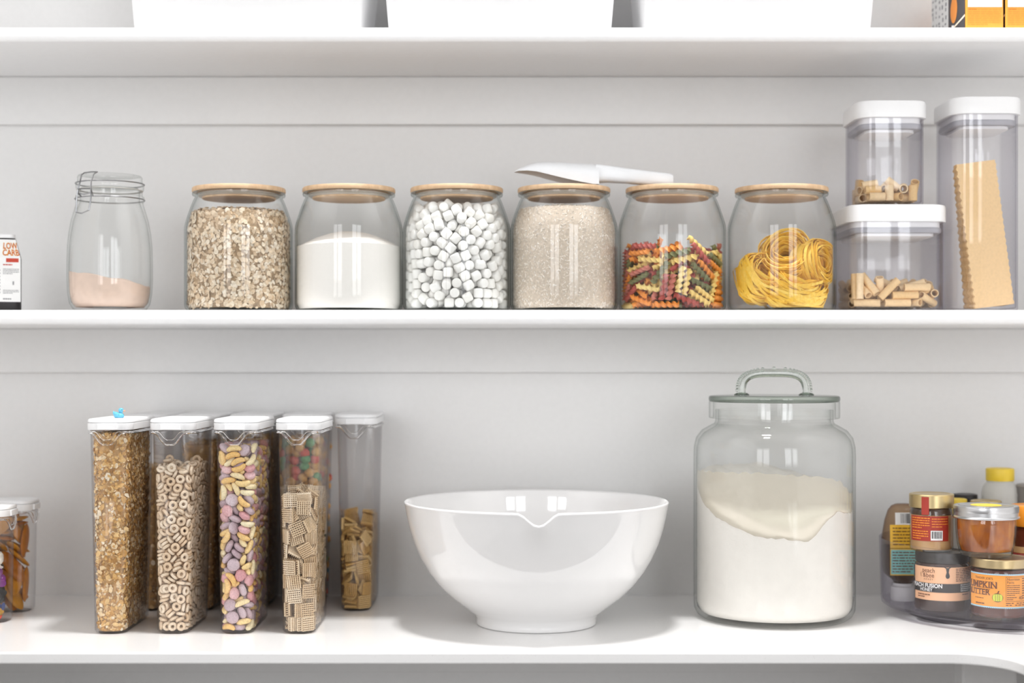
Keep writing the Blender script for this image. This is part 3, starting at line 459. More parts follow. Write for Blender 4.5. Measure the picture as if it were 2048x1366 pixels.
-3,-414,978,-40,-17,-51,172,-314,898,-19,32,-55,-27,-117,897,52,6,-51,50,136,811,94,-9,12,45,378,828,-23,83,6,-26,225,743,69,9,-60,284,-573,1033,32,14,-92,69,-179,816,-63,63,17,226,10,786,-76,-3,-55,192,141,725,-54,50,-20,82,628,914,-30,63,56,11,513,809,-55,-50,-18,
214,-423,831,20,-49,-84,353,-340,877,-34,-69,-31,156,91,884,-26,-79,-3,496,131,720,48,-15,-42,319,381,725,77,15,13,347,524,841,-58,50,10,452,-454,863,70,1,49,429,-330,755,-12,52,82,563,-208,891,71,-18,-65,479,-52,804,-34,77,-18,489,158,880,22,89,-35,558,313,902,1,27,-80,
-445,-459,1008,-15,-85,-28,-611,-183,994,55,-44,-39,-628,-73,1090,29,67,34,-635,75,1036,-14,-91,-37,-487,111,921,-2,27,-95,-512,380,982,35,-33,13,-115,-631,1000,-64,-67,18,-104,-341,875,-66,-4,70,-72,-232,959,37,48,20,-454,-210,1010,28,-89,-33,-18,229,900,53,31,-77,174,613,1009,-70,-10,-28,
208,-588,1147,-36,-20,-89,68,-497,1057,53,71,37,-98,323,849,-8,87,18,123,321,921,-77,48,40,331,535,1114,-89,43,-2,-154,478,874,-69,24,40,482,-396,1091,-12,-69,-20,417,-277,978,56,46,18,68,-20,857,-77,5,58,272,341,858,50,15,61,469,435,982,70,-20,58,-183,611,970,71,-18,-56,
413,-485,988,69,-17,56,503,-77,943,-56,-23,-35,402,79,943,75,48,-13,359,67,778,-38,65,-7,183,229,838,-75,-17,-44,355,527,977,-45,54,-68,550,-330,837,8,-20,55,589,-251,1022,-43,-55,19,630,-106,1016,-71,-5,-16,626,58,877,53,-45,-57,609,186,977,47,-72,47,567,296,1051,-76,58,23,
-139,-490,1038,-60,-61,-50,-228,-271,887,-19,-48,-84,-468,-406,1132,68,-48,-53,-571,-251,1116,-86,-35,4,-363,350,1005,38,26,67,-46,392,957,73,57,-31,367,-503,1136,-19,-20,65,-162,-429,1160,-30,-16,-36,-472,-170,861,-76,-57,-13,-334,-168,891,9,-13,83,-355,105,898,3,22,-91,-196,469,1002,67,-6,27,
445,-397,1229,41,-54,13,167,-149,909,70,-59,-13,295,-87,858,-25,-43,71,-310,-42,966,-48,-10,-48,-55,495,1053,-36,82,16,80,487,944,33,-92,-5,291,-387,991,-44,-56,-35,371,-72,977,43,-85,9,269,45,940,55,76,-19,143,256,1123,73,49,26,78,621,1108,-73,-55,25,-18,640,1004,33,15,84,
515,-374,960,66,-28,67,239,-93,1014,52,33,-29,446,225,1020,58,-74,29,387,303,923,-22,-24,-52,93,167,999,-6,-82,32,231,262,994,-33,-12,88,510,-119,1081,24,-7,93,507,47,1024,-32,47,61,325,167,1033,37,-53,-9,640,29,1014,19,97,-1,601,146,1118,25,-16,71,300,161,874,7,-31,-93,
346,-342,1111,87,44,-17,-288,-411,1105,8,55,-22,-372,-481,1193,23,48,-4,-278,-244,1045,-93,17,-12,-441,203,1015,-73,56,36,-264,375,1105,-60,18,24,383,-181,1101,36,22,-2,137,-345,1065,81,-23,18,-371,-339,981,64,57,-3,-199,-151,966,-12,-28,93,-12,65,974,-75,-5,29,-146,208,1041,-52,-27,71,
-40,-539,1126,-20,42,71,65,-265,970,-65,-38,-55,60,-75,996,67,-45,53,2,263,1041,-75,-62,18,-106,622,1115,-35,-25,87,-560,259,1079,-70,50,-47,224,-390,1159,74,-55,-35,253,-236,1013,-49,70,-30,608,-16,1151,85,50,4,-453,413,1102,-52,-61,-28,-249,354,1239,60,53,-17,-277,80,1036,4,-44,-21,
537,-287,1145,51,49,23,-159,61,1116,-62,52,-2,171,-206,1150,-55,22,-50,-174,569,1236,-47,-82,11,105,375,1056,-32,-21,3,-362,491,1167,-45,-42,-5,585,-151,1198,-30,-61,-70,439,-41,1168,-58,35,-20,252,11,1151,-69,56,-30,242,425,962,19,71,56,363,282,1137,19,-40,77,-256,571,1127,-18,24,-65,
-291,-296,1177,15,-25,50,-219,-586,1126,96,-9,13,-79,-312,1086,-21,37,-5,-182,-175,1122,-51,8,-76,-501,40,1037,-46,-15,-31,-481,-104,1104,73,48,-30,-17,120,1101,15,-74,-50,0,-160,1083,70,26,26,-193,-346,1016,-60,14,60,-340,-126,1069,13,22,-95,-257,207,1137,-47,71,46,-388,128,1115,79,42,29,
140,-81,1104,-88,9,-43,-155,9,983,-89,-8,15,142,47,1038,-5,-82,-50,-248,-61,1166,29,23,-84,-294,160,1367,-21,12,-29,-250,-529,1244,25,49,4,88,-594,1213,50,-26,48,-116,237,1179,-58,11,65,-125,353,1085,-37,1,-20,-499,244,1216,-42,-51,-16,-342,273,1299,-70,-62,31,-573,139,1146,-36,79,44,
374,50,1092,-35,-81,45,51,460,1149,-37,15,-91,-12,599,1210,55,-72,-34,352,375,1034,89,30,-3,244,367,1155,-36,-22,-89,484,402,1121,-95,24,1,-55,83,1242,-12,97,12,28,-314,1182,-32,88,0,-74,-45,1101,-73,-11,-53,282,-135,1182,4,47,-80,95,-147,1247,15,57,55,181,557,1191,41,65,62,
-552,153,1304,81,-46,-4,6,322,1181,-8,16,52,-414,-255,1136,-3,-87,47,-512,-288,1253,-80,-10,-53,-301,-446,1371,13,89,-37,-412,97,1278,-39,67,-35,-396,-149,1217,-44,-71,5,-159,-280,1212,41,12,-36,-582,-151,1207,73,33,56,-381,-41,1297,-61,47,-50,-6,-250,1334,83,-1,-42,-391,4,1166,-60,-9,76,
-50,-443,1257,-49,79,-6,-593,13,1202,-52,-36,61,211,476,1083,-64,-1,-72,-267,97,1225,-33,-78,-43,119,-284,1277,18,-88,11,-362,-269,1338,-77,54,5,-160,166,1283,67,-58,-11,-91,461,1203,-38,17,-72,48,178,1243,-41,-14,27,-415,404,1261,15,89,36,-95,-140,1321,-59,30,-29,-426,163,1405,58,-8,26,
113,54,1198,2,33,-61,294,-359,1352,91,-18,12,170,-18,1296,-50,73,-37,-393,295,1141,8,34,81,-283,495,1277,-11,75,-57,-118,516,1359,-13,66,70,430,-216,1246,-52,32,7,13,-44,1358,7,10,24,430,-354,1356,-8,97,-14,348,21,1249,-18,-43,-32,368,433,1232,-49,32,-19,256,146,1174,13,-5,-76,
-535,-64,1305,-70,28,-60,140,426,1244,-63,-65,16,67,83,1349,-49,75,-39,374,185,1234,29,-34,64,-32,-189,1211,37,-70,-1,-107,-384,1418,41,-7,-88,-263,-177,1263,-89,-5,-27,-208,-382,1294,61,71,-24,318,-91,1317,-23,-61,1,-93,-585,1244,-46,27,-73,-147,-530,1364,59,11,-34,-390,329,1462,-8,-92,20,
-416,-384,1286,28,-81,-47,90,-442,1187,54,69,37,471,146,1146,28,-21,69,97,-166,1388,-4,-21,97,187,-522,1301,-83,-22,-46,-500,-194,1350,20,-41,82,277,-264,1255,-30,17,47,484,-97,1282,18,-94,-23,506,-209,1378,-26,-51,-79,-371,23,1416,-82,-4,-53,-501,-80,1436,-76,5,-63,-467,308,1344,-29,-88,29,
314,-465,1262,51,-3,73,321,18,1410,-32,-74,-16,-191,-264,1375,48,-26,-37,163,-396,1370,-12,35,92,-121,367,1297,-32,28,-56,-237,9,1341,49,8,5,550,245,1195,-1,29,-95,280,-419,1492,-39,-21,-88,212,282,1252,-13,-88,29,17,-83,1492,-72,4,-38,147,72,1459,14,-36,-36,153,219,1357,5,43,60,
-535,49,1393,-56,-66,-32,230,112,1313,-6,-9,98,29,-401,1362,36,-49,67,512,-66,1455,26,-84,45,252,-271,1506,-97,14,-9,-25,236,1348,-54,60,8,11,-32,1220,-10,-98,-3,579,102,1261,-12,86,-45,433,125,1409,52,62,56,-204,-97,1418,93,4,27,184,-401,1582,-39,-1,-85,437,226,1506,-22,-63,50,
-147,-34,1251,-37,13,91,63,334,1311,37,42,-81,121,-505,1448,75,37,-52,-10,-317,1502,90,13,-26,-349,-130,1395,4,-47,-83,240,-197,1376,-39,50,-53,395,-279,1475,29,-57,60,329,229,1360,11,38,-52,310,121,1511,-37,-12,-57,83,493,1603,-1,-3,96,-45,-517,1452,-13,-32,-17,17,-565,1327,2,-25,-61,
466,340,1244,78,-4,-42,169,468,1401,15,-96,1,308,228,1609,20,-38,-18,-216,304,1377,72,-12,51,437,319,1383,17,7,-31,-68,-197,1452,19,-33,-80,-216,466,1449,-42,0,-88,-291,-216,1492,40,-65,30,-137,177,1444,30,69,-24,277,502,1301,29,-90,-29,175,-62,1441,13,85,5,-90,43,1378,19,4,-44,
70,558,1309,29,-25,-64,486,31,1328,-25,37,-69,518,207,1334,11,-49,-83,-278,232,1488,-11,21,24,-447,-217,1502,-13,14,-74,-290,399,1539,12,36,62,389,-133,1444,85,-49,-7,-38,378,1412,17,37,48,214,448,1535,-33,-65,-67,60,221,1456,-81,-41,29,-295,-405,1612,-14,36,-76,-156,155,1605,29,19,90,
126,-307,1464,-91,2,9,202,207,1519,-80,-38,-38,-15,-66,1628,66,-22,70,364,-15,1568,-43,-18,23,95,363,1468,-41,-5,69,-385,-216,1622,-2,82,-15,-53,225,1537,-11,89,7,-219,82,1496,-8,81,-46,501,-19,1620,-87,-36,-13,-249,-267,1617,-23,61,59,347,359,1524,-26,-39,-18,-133,337,1507,-75,38,49,
-127,-297,1561,-19,32,36,-341,426,1379,89,18,-39,-4,522,1435,-89,-21,-37,-131,-482,1565,90,-20,36,-155,-150,1545,81,-42,38,-450,214,1535,-15,7,24,-104,-16,1498,-56,-31,30,327,428,1402,-47,-15,61,-474,61,1538,-25,-36,27,41,-446,1541,61,68,6,-215,-398,1498,12,89,6,246,313,1442,-29,-86,18,
-367,-332,1486,9,12,-50,497,63,1512,-40,-20,-25,-4,393,1585,18,-12,94,465,-165,1567,-36,-54,16,254,-136,1526,-81,10,-53,343,-366,1605,-92,-19,-27,-47,-398,1633,-77,43,30,90,-493,1667,46,76,28,-136,462,1588,46,-32,-75,-352,114,1590,-32,86,-14,99,-190,1552,-34,5,66,166,325,1579,34,-9,92,
-6,90,1511,91,24,29,-347,307,1623,-48,74,25,81,160,1609,-34,-59,-3,-311,-33,1523,73,-49,35,-461,-76,1565,1,10,52,)),)
POSES['mezzi'] = ((0, (-211,-220,57,2,99,0,-302,116,60,1,98,16,-184,231,58,-1,-93,33,-49,350,57,0,-99,0,-199,-341,57,1,31,94,-110,118,115,-1,37,-4,-15,223,111,-61,29,65,159,353,107,-32,62,32,-33,-350,107,39,58,-39,135,-96,57,0,0,99,74,73,57,-21,22,-68,99,252,107,67,22,-66,
57,-275,57,-85,40,-13,345,-19,57,21,22,68,342,196,57,-65,-68,22,254,264,137,-10,33,-73,-350,-48,57,41,-41,-57,-288,-7,171,-91,-24,8,-173,261,171,-1,-3,-96,-352,-155,413,-22,0,70,-240,-279,155,80,-2,-1,-206,-95,167,-57,-25,7,-18,87,269,-56,-51,41,30,350,227,-11,88,29,
6,-350,272,-94,0,1,-46,-58,57,-66,-74,0,14,51,155,0,0,69,-254,343,121,-8,53,10,262,-217,57,0,94,31,92,-99,228,36,-4,92,295,-335,107,-69,-10,-69,189,48,103,42,46,23,-168,-47,57,-23,20,-63,107,-284,380,59,-49,8,-288,-305,289,25,-6,91,-231,285,490,-72,26,-17,
-264,-193,235,2,94,30,-78,-181,341,67,29,43,-131,17,322,-38,38,73,-352,77,224,37,-69,10,306,50,394,-82,52,-18,-44,-168,173,55,-75,-27,117,80,211,-21,-26,-75,-351,233,107,-53,-46,-53,189,-289,170,39,23,52,240,38,217,-28,30,-64,-117,132,343,2,-62,-13,350,54,171,-41,41,-57,
-202,-345,367,-18,-70,-66,-10,-350,500,11,-88,34,-209,209,353,-9,45,42,152,-141,324,53,49,63,-233,-166,398,-44,-58,43,231,-330,296,84,4,11,202,42,325,52,82,11,-226,-92,291,-60,-4,-10,168,-296,556,-47,-81,-23,47,-212,238,-71,29,20,278,304,266,12,2,-28,-131,296,390,-32,-90,21,
348,-193,198,-59,16,-69,-22,350,409,-52,39,29,-298,181,272,42,85,25,-138,353,273,21,15,-96,252,-136,516,33,-93,-2,-330,16,491,-54,-47,53,310,-272,443,-16,-27,45,-65,-298,415,21,-75,59,241,-168,402,-85,-51,3,93,6,392,-25,26,92,157,196,281,-2,36,11,126,352,483,-45,-23,-12,
30,176,409,-43,61,-39,350,92,286,57,57,41,-347,190,386,40,16,67,283,35,509,-31,-21,-2,353,-132,302,5,53,45,333,233,496,-72,63,2,194,321,395,64,-7,24,37,-142,462,53,-68,-33,-191,15,491,-54,-56,55,-10,197,529,-71,-8,-7,-303,8,373,0,40,90,257,139,553,95,2,29,
-51,15,474,72,53,34,289,237,381,92,25,3,100,-113,556,-22,3,-90,-165,-191,491,66,31,6,329,-241,575,12,9,-77,102,97,488,79,39,-31,)),)
POSES['rig'] = ((0, (1,-546,51,-31,0,0,-540,322,212,69,-66,-27,-359,23,51,41,-41,-56,-423,-353,138,-5,39,87,-65,546,51,0,-58,80,-64,15,51,-19,24,-73,-543,-39,51,-41,-41,56,164,-311,160,85,17,-33,89,-12,54,70,54,27,61,-238,154,-92,-8,34,-537,315,51,-41,42,-57,-546,-39,154,0,0,70,
194,-433,54,-80,37,-19,398,418,257,71,-62,-20,-63,545,154,0,31,94,427,49,51,16,-26,-79,204,289,149,-66,-38,-9,514,453,177,-42,62,5,32,-71,149,-30,64,-60,-30,372,134,3,59,-69,-414,548,180,51,48,-48,-306,548,180,31,61,-30,549,6,222,-64,-29,64,290,543,51,-99,1,0,
-95,-384,53,-9,-53,82,273,439,184,-41,-58,-57,158,548,338,-46,22,12,-14,438,51,0,80,58,-373,328,177,39,-30,-80,-77,546,257,0,99,0,-401,-497,51,12,79,58,-302,-281,54,82,54,8,292,543,154,1,80,58,261,-72,112,-30,-55,49,400,303,51,59,-80,0,-187,-212,159,40,21,41,
-201,223,112,17,10,-60,359,-67,184,53,2,-45,277,-442,190,89,-6,13,441,-446,104,30,-88,-23,541,-116,51,-21,22,-67,74,333,112,-24,-27,25,308,-276,160,20,-86,30,548,336,177,67,-19,-67,339,267,154,-30,74,-54,-44,-297,102,21,-23,-28,-401,415,109,-27,-93,5,-114,-549,239,65,-27,27,
-21,-133,253,-86,-17,13,133,214,208,32,-19,41,44,271,207,37,-54,-72,425,23,154,28,-13,-40,539,-326,171,10,15,66,-348,-247,172,-47,-37,-23,-364,-476,307,59,14,-48,-267,92,107,43,34,71,-215,-473,246,-31,40,50,105,-546,157,31,-1,0,-211,-353,246,96,3,-15,-507,-515,280,63,-30,63,
400,-356,166,-18,-44,8,100,-191,239,-49,23,33,255,204,51,-19,24,-75,-451,-16,105,-33,35,-61,-450,2,224,20,-66,-59,166,121,258,-7,96,-22,411,47,260,75,-64,-1,416,-193,231,27,-15,-2,-446,308,254,-66,73,3,-438,-408,265,-60,-60,-52,127,29,318,-19,89,38,509,110,257,8,52,47,
-549,262,308,-57,-66,22,-201,-89,225,29,-22,28,-175,16,190,46,1,9,-415,-62,333,-39,23,-34,-447,-207,208,43,-76,-37,-62,442,272,12,65,-72,-94,175,270,-5,41,64,6,-107,355,-85,-9,8,331,418,351,62,-66,-31,-274,-547,459,7,72,-67,-549,-418,280,-67,-22,-67,395,313,419,50,41,69,
-124,327,288,-33,-11,1,-108,546,445,-16,77,56,174,416,394,70,34,36,-375,-256,352,31,83,-44,313,-85,324,-51,-43,34,244,510,522,10,33,-93,-223,-52,350,64,-66,36,-466,404,416,16,7,65,549,161,340,47,-70,-8,523,370,459,8,-10,74,-102,-342,324,39,49,74,-211,391,350,73,-4,10,
-268,193,255,-50,33,-5,268,-549,265,-1,70,70,448,423,394,-22,-60,55,-484,-205,430,-21,5,82,203,-169,377,-81,-48,-7,-66,157,417,-93,11,14,91,-410,370,-43,-2,17,485,-176,381,77,-46,-31,-375,52,308,-8,-41,77,428,-356,375,36,0,86,391,103,445,74,-42,9,-534,49,462,-66,66,-29,
-279,-440,437,-17,-68,-66,344,-246,348,65,-45,-58,225,-538,369,98,-3,1,324,241,460,-50,-2,-30,516,-381,436,10,-10,63,229,-446,287,14,20,-96,162,96,425,-26,-12,-75,-281,17,412,46,73,12,-26,252,376,-32,-57,-74,-542,-310,514,51,52,48,-367,-112,446,24,-31,-55,-232,277,401,-54,-79,-4,
122,-303,444,82,-53,7,-33,-313,470,-35,-67,59,-151,444,487,-70,28,-21,197,354,503,-15,-60,77,-365,377,426,56,-67,-32,)),)
POSES['rings'] = ((0, (-163,-217,61,-51,48,-30,-145,-96,23,0,0,91,-145,24,23,13,-98,0,-23,249,23,-3,-99,0,-143,268,23,0,0,86,2,-284,60,-40,56,70,1,-160,23,99,-1,0,24,-16,23,-9,99,0,53,156,23,-95,29,0,97,270,23,0,0,-98,111,-276,60,11,-69,-64,143,-83,60,-56,42,43,
145,0,23,78,61,0,146,83,60,-27,-65,-65,183,166,60,65,27,64,-72,-268,60,64,-29,53,-147,-101,124,-35,-87,-29,-146,-57,100,25,19,-57,-146,150,69,-79,-60,0,-140,270,69,0,0,-91,90,-252,144,-27,1,81,19,-169,69,0,0,-74,-27,-85,102,74,30,-23,-26,224,69,47,87,0,
37,307,106,69,-9,9,123,-171,23,-5,99,0,143,0,115,0,0,-91,146,0,69,79,60,0,99,178,69,-78,61,0,147,261,106,-69,10,10,14,-238,154,12,-24,-83,-134,-211,142,-9,15,-31,-145,-21,181,95,14,-10,-145,146,23,92,38,0,-155,270,153,-70,53,-36,101,-254,220,89,42,-9,
-68,-169,87,62,53,44,-51,-7,138,54,-21,-67,-39,88,46,14,96,17,-79,263,115,92,38,0,142,-166,69,37,92,0,186,-101,179,46,-52,-47,28,1,109,-49,6,-65,51,133,115,61,75,21,37,246,158,-82,24,30,-145,-144,193,-12,13,-60,-180,37,252,-7,67,-15,-144,86,115,0,0,97,
-146,30,69,0,0,13,-187,270,240,-27,-65,27,-16,-268,216,-67,64,-26,55,-111,144,74,-58,-30,-31,62,192,-12,-91,35,22,160,186,13,-35,57,-35,270,200,-11,86,-6,145,-182,159,39,58,-69,140,-84,192,28,65,27,96,-4,198,2,70,-51,134,212,166,-45,71,45,148,307,154,-27,-64,-64,
-54,-186,201,-86,4,33,-143,-37,288,-18,-79,0,-147,103,164,-3,0,33,-93,181,153,-70,18,10,-144,270,417,27,-65,-27,-47,-268,250,-26,-24,67,13,-84,224,-72,63,-12,65,30,198,61,33,17,-20,92,226,23,-88,27,-93,270,255,39,52,45,132,-230,297,-72,23,-59,170,-171,280,55,-32,-61,
150,-50,278,11,-98,-3,147,167,183,42,30,-49,133,234,250,-25,2,-35,-146,-152,284,-72,23,1,-93,-83,261,-22,-78,3,-128,150,229,-91,-35,-16,-150,270,331,5,-4,-78,-190,270,411,56,-43,-55,-139,-258,284,-57,32,-20,58,-159,238,-27,63,-69,-92,22,248,-35,80,27,-7,124,257,4,38,84,
11,270,270,-10,25,-36,47,-218,312,47,-40,62,102,-68,328,61,76,16,189,-62,360,45,55,44,147,123,198,-38,75,46,-32,270,370,12,92,5,-7,-194,378,-17,-10,64,-68,-149,319,52,11,78,-146,155,275,-97,-6,-13,-189,150,357,-69,10,-70,-155,243,500,0,-1,13,-100,-238,319,-38,-65,63,
-4,-95,266,-21,-12,94,100,63,266,-28,4,-61,12,149,290,-7,-91,35,60,307,337,-70,-8,-8,22,-127,334,20,-20,-16,133,51,349,12,5,38,147,118,291,-16,2,-78,143,269,330,-13,70,-12,-51,307,466,44,-54,54,-39,-68,379,-22,-30,-48,-108,-4,353,-40,41,-67,-106,117,330,-88,36,10,
-153,133,445,12,-25,88,-154,268,546,97,20,1,-111,-246,404,11,-3,-80,14,28,310,14,-45,62,-147,-52,469,34,88,-17,-73,181,375,-27,45,36,57,219,329,-32,-92,-17,-10,2,342,-86,14,-15,55,144,367,-7,7,-97,-30,-11,458,12,-35,-92,188,269,317,11,-68,-11,-19,221,438,-89,37,9,
-148,-101,419,18,95,-5,-149,-130,373,76,60,11,-190,30,383,69,10,70,-153,111,486,-55,77,24,-155,268,592,1,0,-99,52,-279,318,28,47,-47,-107,67,396,52,-69,38,-30,-169,505,-28,49,-34,-32,57,496,82,-25,47,-14,126,444,-74,-55,-22,78,-96,400,-27,-93,9,181,-177,401,23,-61,-34,
-9,-181,425,-16,-11,55,189,159,365,57,41,56,191,267,437,-68,-11,70,-148,-195,489,51,53,-28,-150,-149,518,-12,73,-65,-151,-7,497,-29,11,77,-194,150,595,-55,42,-56,-37,307,585,-7,70,70,8,-307,558,70,1,-1,21,-272,438,24,-71,-58,37,-102,506,63,32,58,-75,199,521,52,18,35,
-39,307,706,-43,-56,-56,108,-281,412,41,50,-30,150,-120,465,85,-26,20,-38,-40,418,26,88,-29,105,222,416,-91,37,9,107,307,449,6,-70,70,-120,-240,536,-63,-32,-3,-46,-54,538,-94,28,9,-157,-94,583,58,75,-21,-193,31,564,-26,64,-27,-157,269,638,-1,-1,79,-89,-260,456,-29,94,1,
-45,-148,591,-45,86,-5,4,24,586,6,11,84,30,148,556,-73,63,15,45,270,691,-8,-71,8,26,-220,548,1,-72,-22,51,18,481,-62,-7,-70,95,38,406,9,98,9,133,147,452,6,-16,93,83,307,569,70,-6,6,-78,-271,545,39,-57,70,-99,-173,658,-64,-32,-11,-177,-203,641,61,20,76,
42,200,530,-86,44,10,-158,268,684,-1,-1,82,92,-259,535,67,-9,-71,33,-53,617,-39,67,61,-44,92,622,-43,80,-39,-93,101,540,37,16,29,-34,261,617,-2,-70,-70,128,-61,470,-52,-14,-8,121,-139,550,-18,-97,0,82,53,492,9,61,50,191,40,425,32,-61,-33,46,225,490,-35,-90,-20,
20,-135,692,9,-89,9,-158,-80,673,30,-45,17,-88,-43,633,-41,6,55,-109,148,618,-77,53,-33,-160,270,730,1,-1,-61,100,-258,620,-4,7,-13,-112,-105,759,-87,-4,31,13,36,664,-66,65,35,155,84,527,-88,-41,-6,-40,221,693,23,16,-76,163,-232,512,56,45,24,157,-153,595,91,-38,-1,
155,-36,540,67,53,-31,155,69,570,-20,-95,-16,150,257,554,-57,50,59,-197,-128,740,42,-57,-41,-155,-9,732,-47,-32,-71,-154,37,644,18,-97,-2,-158,144,684,61,-77,9,-161,270,776,-60,79,-1,-76,-257,641,-15,-94,13,-32,-164,762,15,-46,13,109,66,693,32,-8,78,63,116,637,60,5,-72,
5,263,781,7,-17,92,73,-132,626,92,-4,36,157,-34,631,-79,58,11,144,26,604,14,-10,60,159,147,669,-12,-89,-40,136,132,496,15,8,-44,-101,-258,722,23,94,-6,-162,-242,790,-65,29,-34,-44,101,716,-25,0,74,-162,221,829,22,-4,13,-162,307,859,42,-56,56,-19,-250,660,14,24,74,
-49,79,774,91,30,14,-199,-122,859,42,-57,-41,-5,-51,725,68,-59,39,116,307,828,42,56,-56,111,-90,696,62,-76,10,158,-126,765,-9,-22,-86,196,66,703,-60,38,-59,66,154,729,77,-53,32,104,221,622,-96,-4,-24,114,-282,737,49,-58,62,-126,-213,799,-14,70,28,-98,21,722,-57,-3,-41,
-163,199,870,17,-15,59,-164,270,941,91,38,1,18,-267,710,3,37,9,91,-197,757,-83,-1,-33,-66,88,816,12,-22,-87,24,180,797,43,12,18,-54,253,865,13,-92,-5,17,21,770,11,78,-45,156,-21,725,-37,-48,-76,164,84,783,17,-37,-49,126,255,727,-59,43,39,194,188,589,-60,37,-59,
54,-265,798,93,18,20,-89,-185,801,-14,-67,52,-158,-3,821,78,58,-16,-78,203,776,-8,69,-8,-65,307,1010,23,66,-66,194,-138,678,64,-26,-66,55,-66,781,37,-13,90,-49,-37,858,-43,4,-52,-152,112,779,-70,-7,69,-8,266,886,-85,-37,32,-62,-78,830,-41,-12,-74,160,-35,810,18,3,-9,
129,90,812,64,64,24,156,186,791,-56,15,-15,158,307,670,10,69,-69,-59,-302,833,-32,-62,-66,-161,-89,933,89,34,-18,-159,18,865,-9,13,10,-198,112,778,-57,-41,56,-203,270,1024,-55,42,-56,172,-229,833,72,17,49,-77,-114,951,58,1,71,-42,-6,896,-41,-16,-79,114,153,918,-20,46,64,
32,263,912,34,6,91,146,-207,697,-61,56,5,100,29,861,-16,-38,19,40,151,829,20,40,-53,199,262,823,15,-68,-15,164,307,939,8,69,-69,-135,-222,888,-7,-9,-25,-160,33,910,78,58,-16,-202,139,983,25,-66,-25,-163,154,898,2,-23,96,-204,174,1100,-60,34,-61,63,-266,858,85,-43,28,
45,-112,835,-33,20,-91,-54,109,940,31,88,5,-55,129,874,26,91,1,47,268,960,35,0,93,162,-73,845,-77,59,12,28,72,898,-80,-36,3,52,108,848,-72,51,40,200,165,910,-65,-24,66,145,230,933,-20,-51,-54,-151,-215,931,-10,5,91,-150,-27,970,-73,-65,16,-164,97,1105,-31,53,-78,
-95,224,978,41,-27,83,-131,268,1121,-38,90,-3,10,-266,931,52,74,32,-16,-218,844,44,14,47,-136,63,988,-46,-56,-45,9,190,983,-52,-57,-62,65,265,1005,-60,-70,23,151,-261,949,-63,25,66,161,-69,896,14,-12,68,72,-16,924,-18,-45,13,163,140,999,-98,12,7,165,268,1021,-59,-79,0,
-69,-211,992,14,57,-1,-155,-209,977,-49,85,-11,-96,12,1037,-8,45,-74,-116,147,994,36,33,-2,-168,307,1203,23,-66,66,70,-214,898,94,-13,26,-17,-107,946,-80,2,52,57,78,993,72,67,1,74,188,1092,29,-61,68,-117,265,1077,7,-17,-16,-73,-298,962,-60,41,30,164,-78,942,-77,59,12,
165,-116,976,18,-1,13,164,123,1043,13,-98,-8,165,268,1067,1,0,54,-204,-122,1088,69,-16,-68,-162,-182,1018,-8,-8,-6,-64,148,1034,-84,-21,30,-161,261,1200,59,-38,38,-3,269,1122,-90,39,-16,-18,-268,1026,-35,16,-86,24,-134,946,56,14,61,5,4,978,66,-9,-49,72,101,1079,35,-19,-22,
32,268,1086,16,-4,-96,165,-157,1009,6,17,-90,123,-151,869,-70,13,-25,34,143,1348,-28,-31,-53,161,48,924,-66,-61,42,163,5,1007,-60,-79,1,-80,-145,1098,-67,44,-20,-159,-54,1068,-62,41,-13,-164,49,1135,12,60,-55,-18,112,1057,35,48,8,-32,270,1209,-7,-15,37,-80,-267,1088,-17,-23,47,
54,-159,976,36,45,17,41,56,1087,22,-33,21,167,30,1090,26,65,-65,72,188,1181,79,58,11,41,-303,1082,70,-18,17,197,-175,1091,65,-18,-72,207,109,1244,55,-42,-56,161,-58,1065,17,97,-10,159,147,1133,-4,71,-4,-17,-85,1187,-1,-45,34,-125,-24,1149,72,-38,-23,-206,-50,1187,-69,-14,68,
-145,215,1203,20,67,-67,-46,269,1253,16,-4,-96,30,-218,1083,-50,10,-51,-65,-33,1040,34,-32,87,52,-53,1038,-24,-73,-30,-48,87,1131,-71,64,-7,-19,270,1165,-12,97,-3,205,-54,1148,-33,62,-33,96,-261,1019,-28,87,-7,170,12,1213,-36,-45,-64,121,210,1254,-90,38,-15,167,269,1113,1,0,59,
98,-161,1219,33,-68,44,-56,30,1162,12,95,16,9,-31,1116,-7,-29,-19,-209,211,1307,-64,26,-65,-84,205,1297,-1,-11,12,135,-236,1129,-45,79,-11,-39,-118,1069,-39,-52,72,66,68,1177,-97,15,-15,-34,161,1223,37,55,73,27,220,1252,52,-59,-56,157,-54,1149,3,70,1,54,-147,1101,34,-65,12,
208,224,1287,-9,-69,9,109,219,1299,-62,75,-8,205,114,1125,69,-9,-70,-31,-265,1180,-78,-40,37,-75,27,1205,-16,-21,89,-114,148,1203,27,-65,49,44,7,1240,96,9,9,-123,224,1336,-7,-8,60,114,-254,1170,-90,13,-36,75,-55,1167,43,17,44,-49,-99,1216,80,37,45,74,307,1277,-27,-64,-64,
-73,307,1331,-2,70,70,151,-265,1290,1,67,-55,128,-83,1228,12,-3,21,57,-109,1284,47,83,5,-17,206,1400,43,0,-50,169,270,1159,1,1,-13,-122,-246,1169,80,51,22,-102,-260,1128,73,60,20,30,101,1252,31,55,-42,106,161,1402,26,46,46,-173,260,1391,-1,0,98,75,-254,1196,-3,91,8,
-22,-179,1199,-50,28,50,13,-222,1327,15,38,30,-96,-112,1230,-39,-24,87,175,307,1467,42,56,-56,28,-307,1326,-50,-49,-49,189,-161,1213,-68,1,69,172,-124,1333,-11,-82,-54,172,307,1347,-56,-42,-42,168,266,1205,1,1,21,-118,-254,1276,23,33,-6,-68,-145,1310,-31,17,-89,-165,118,1239,52,-48,24,
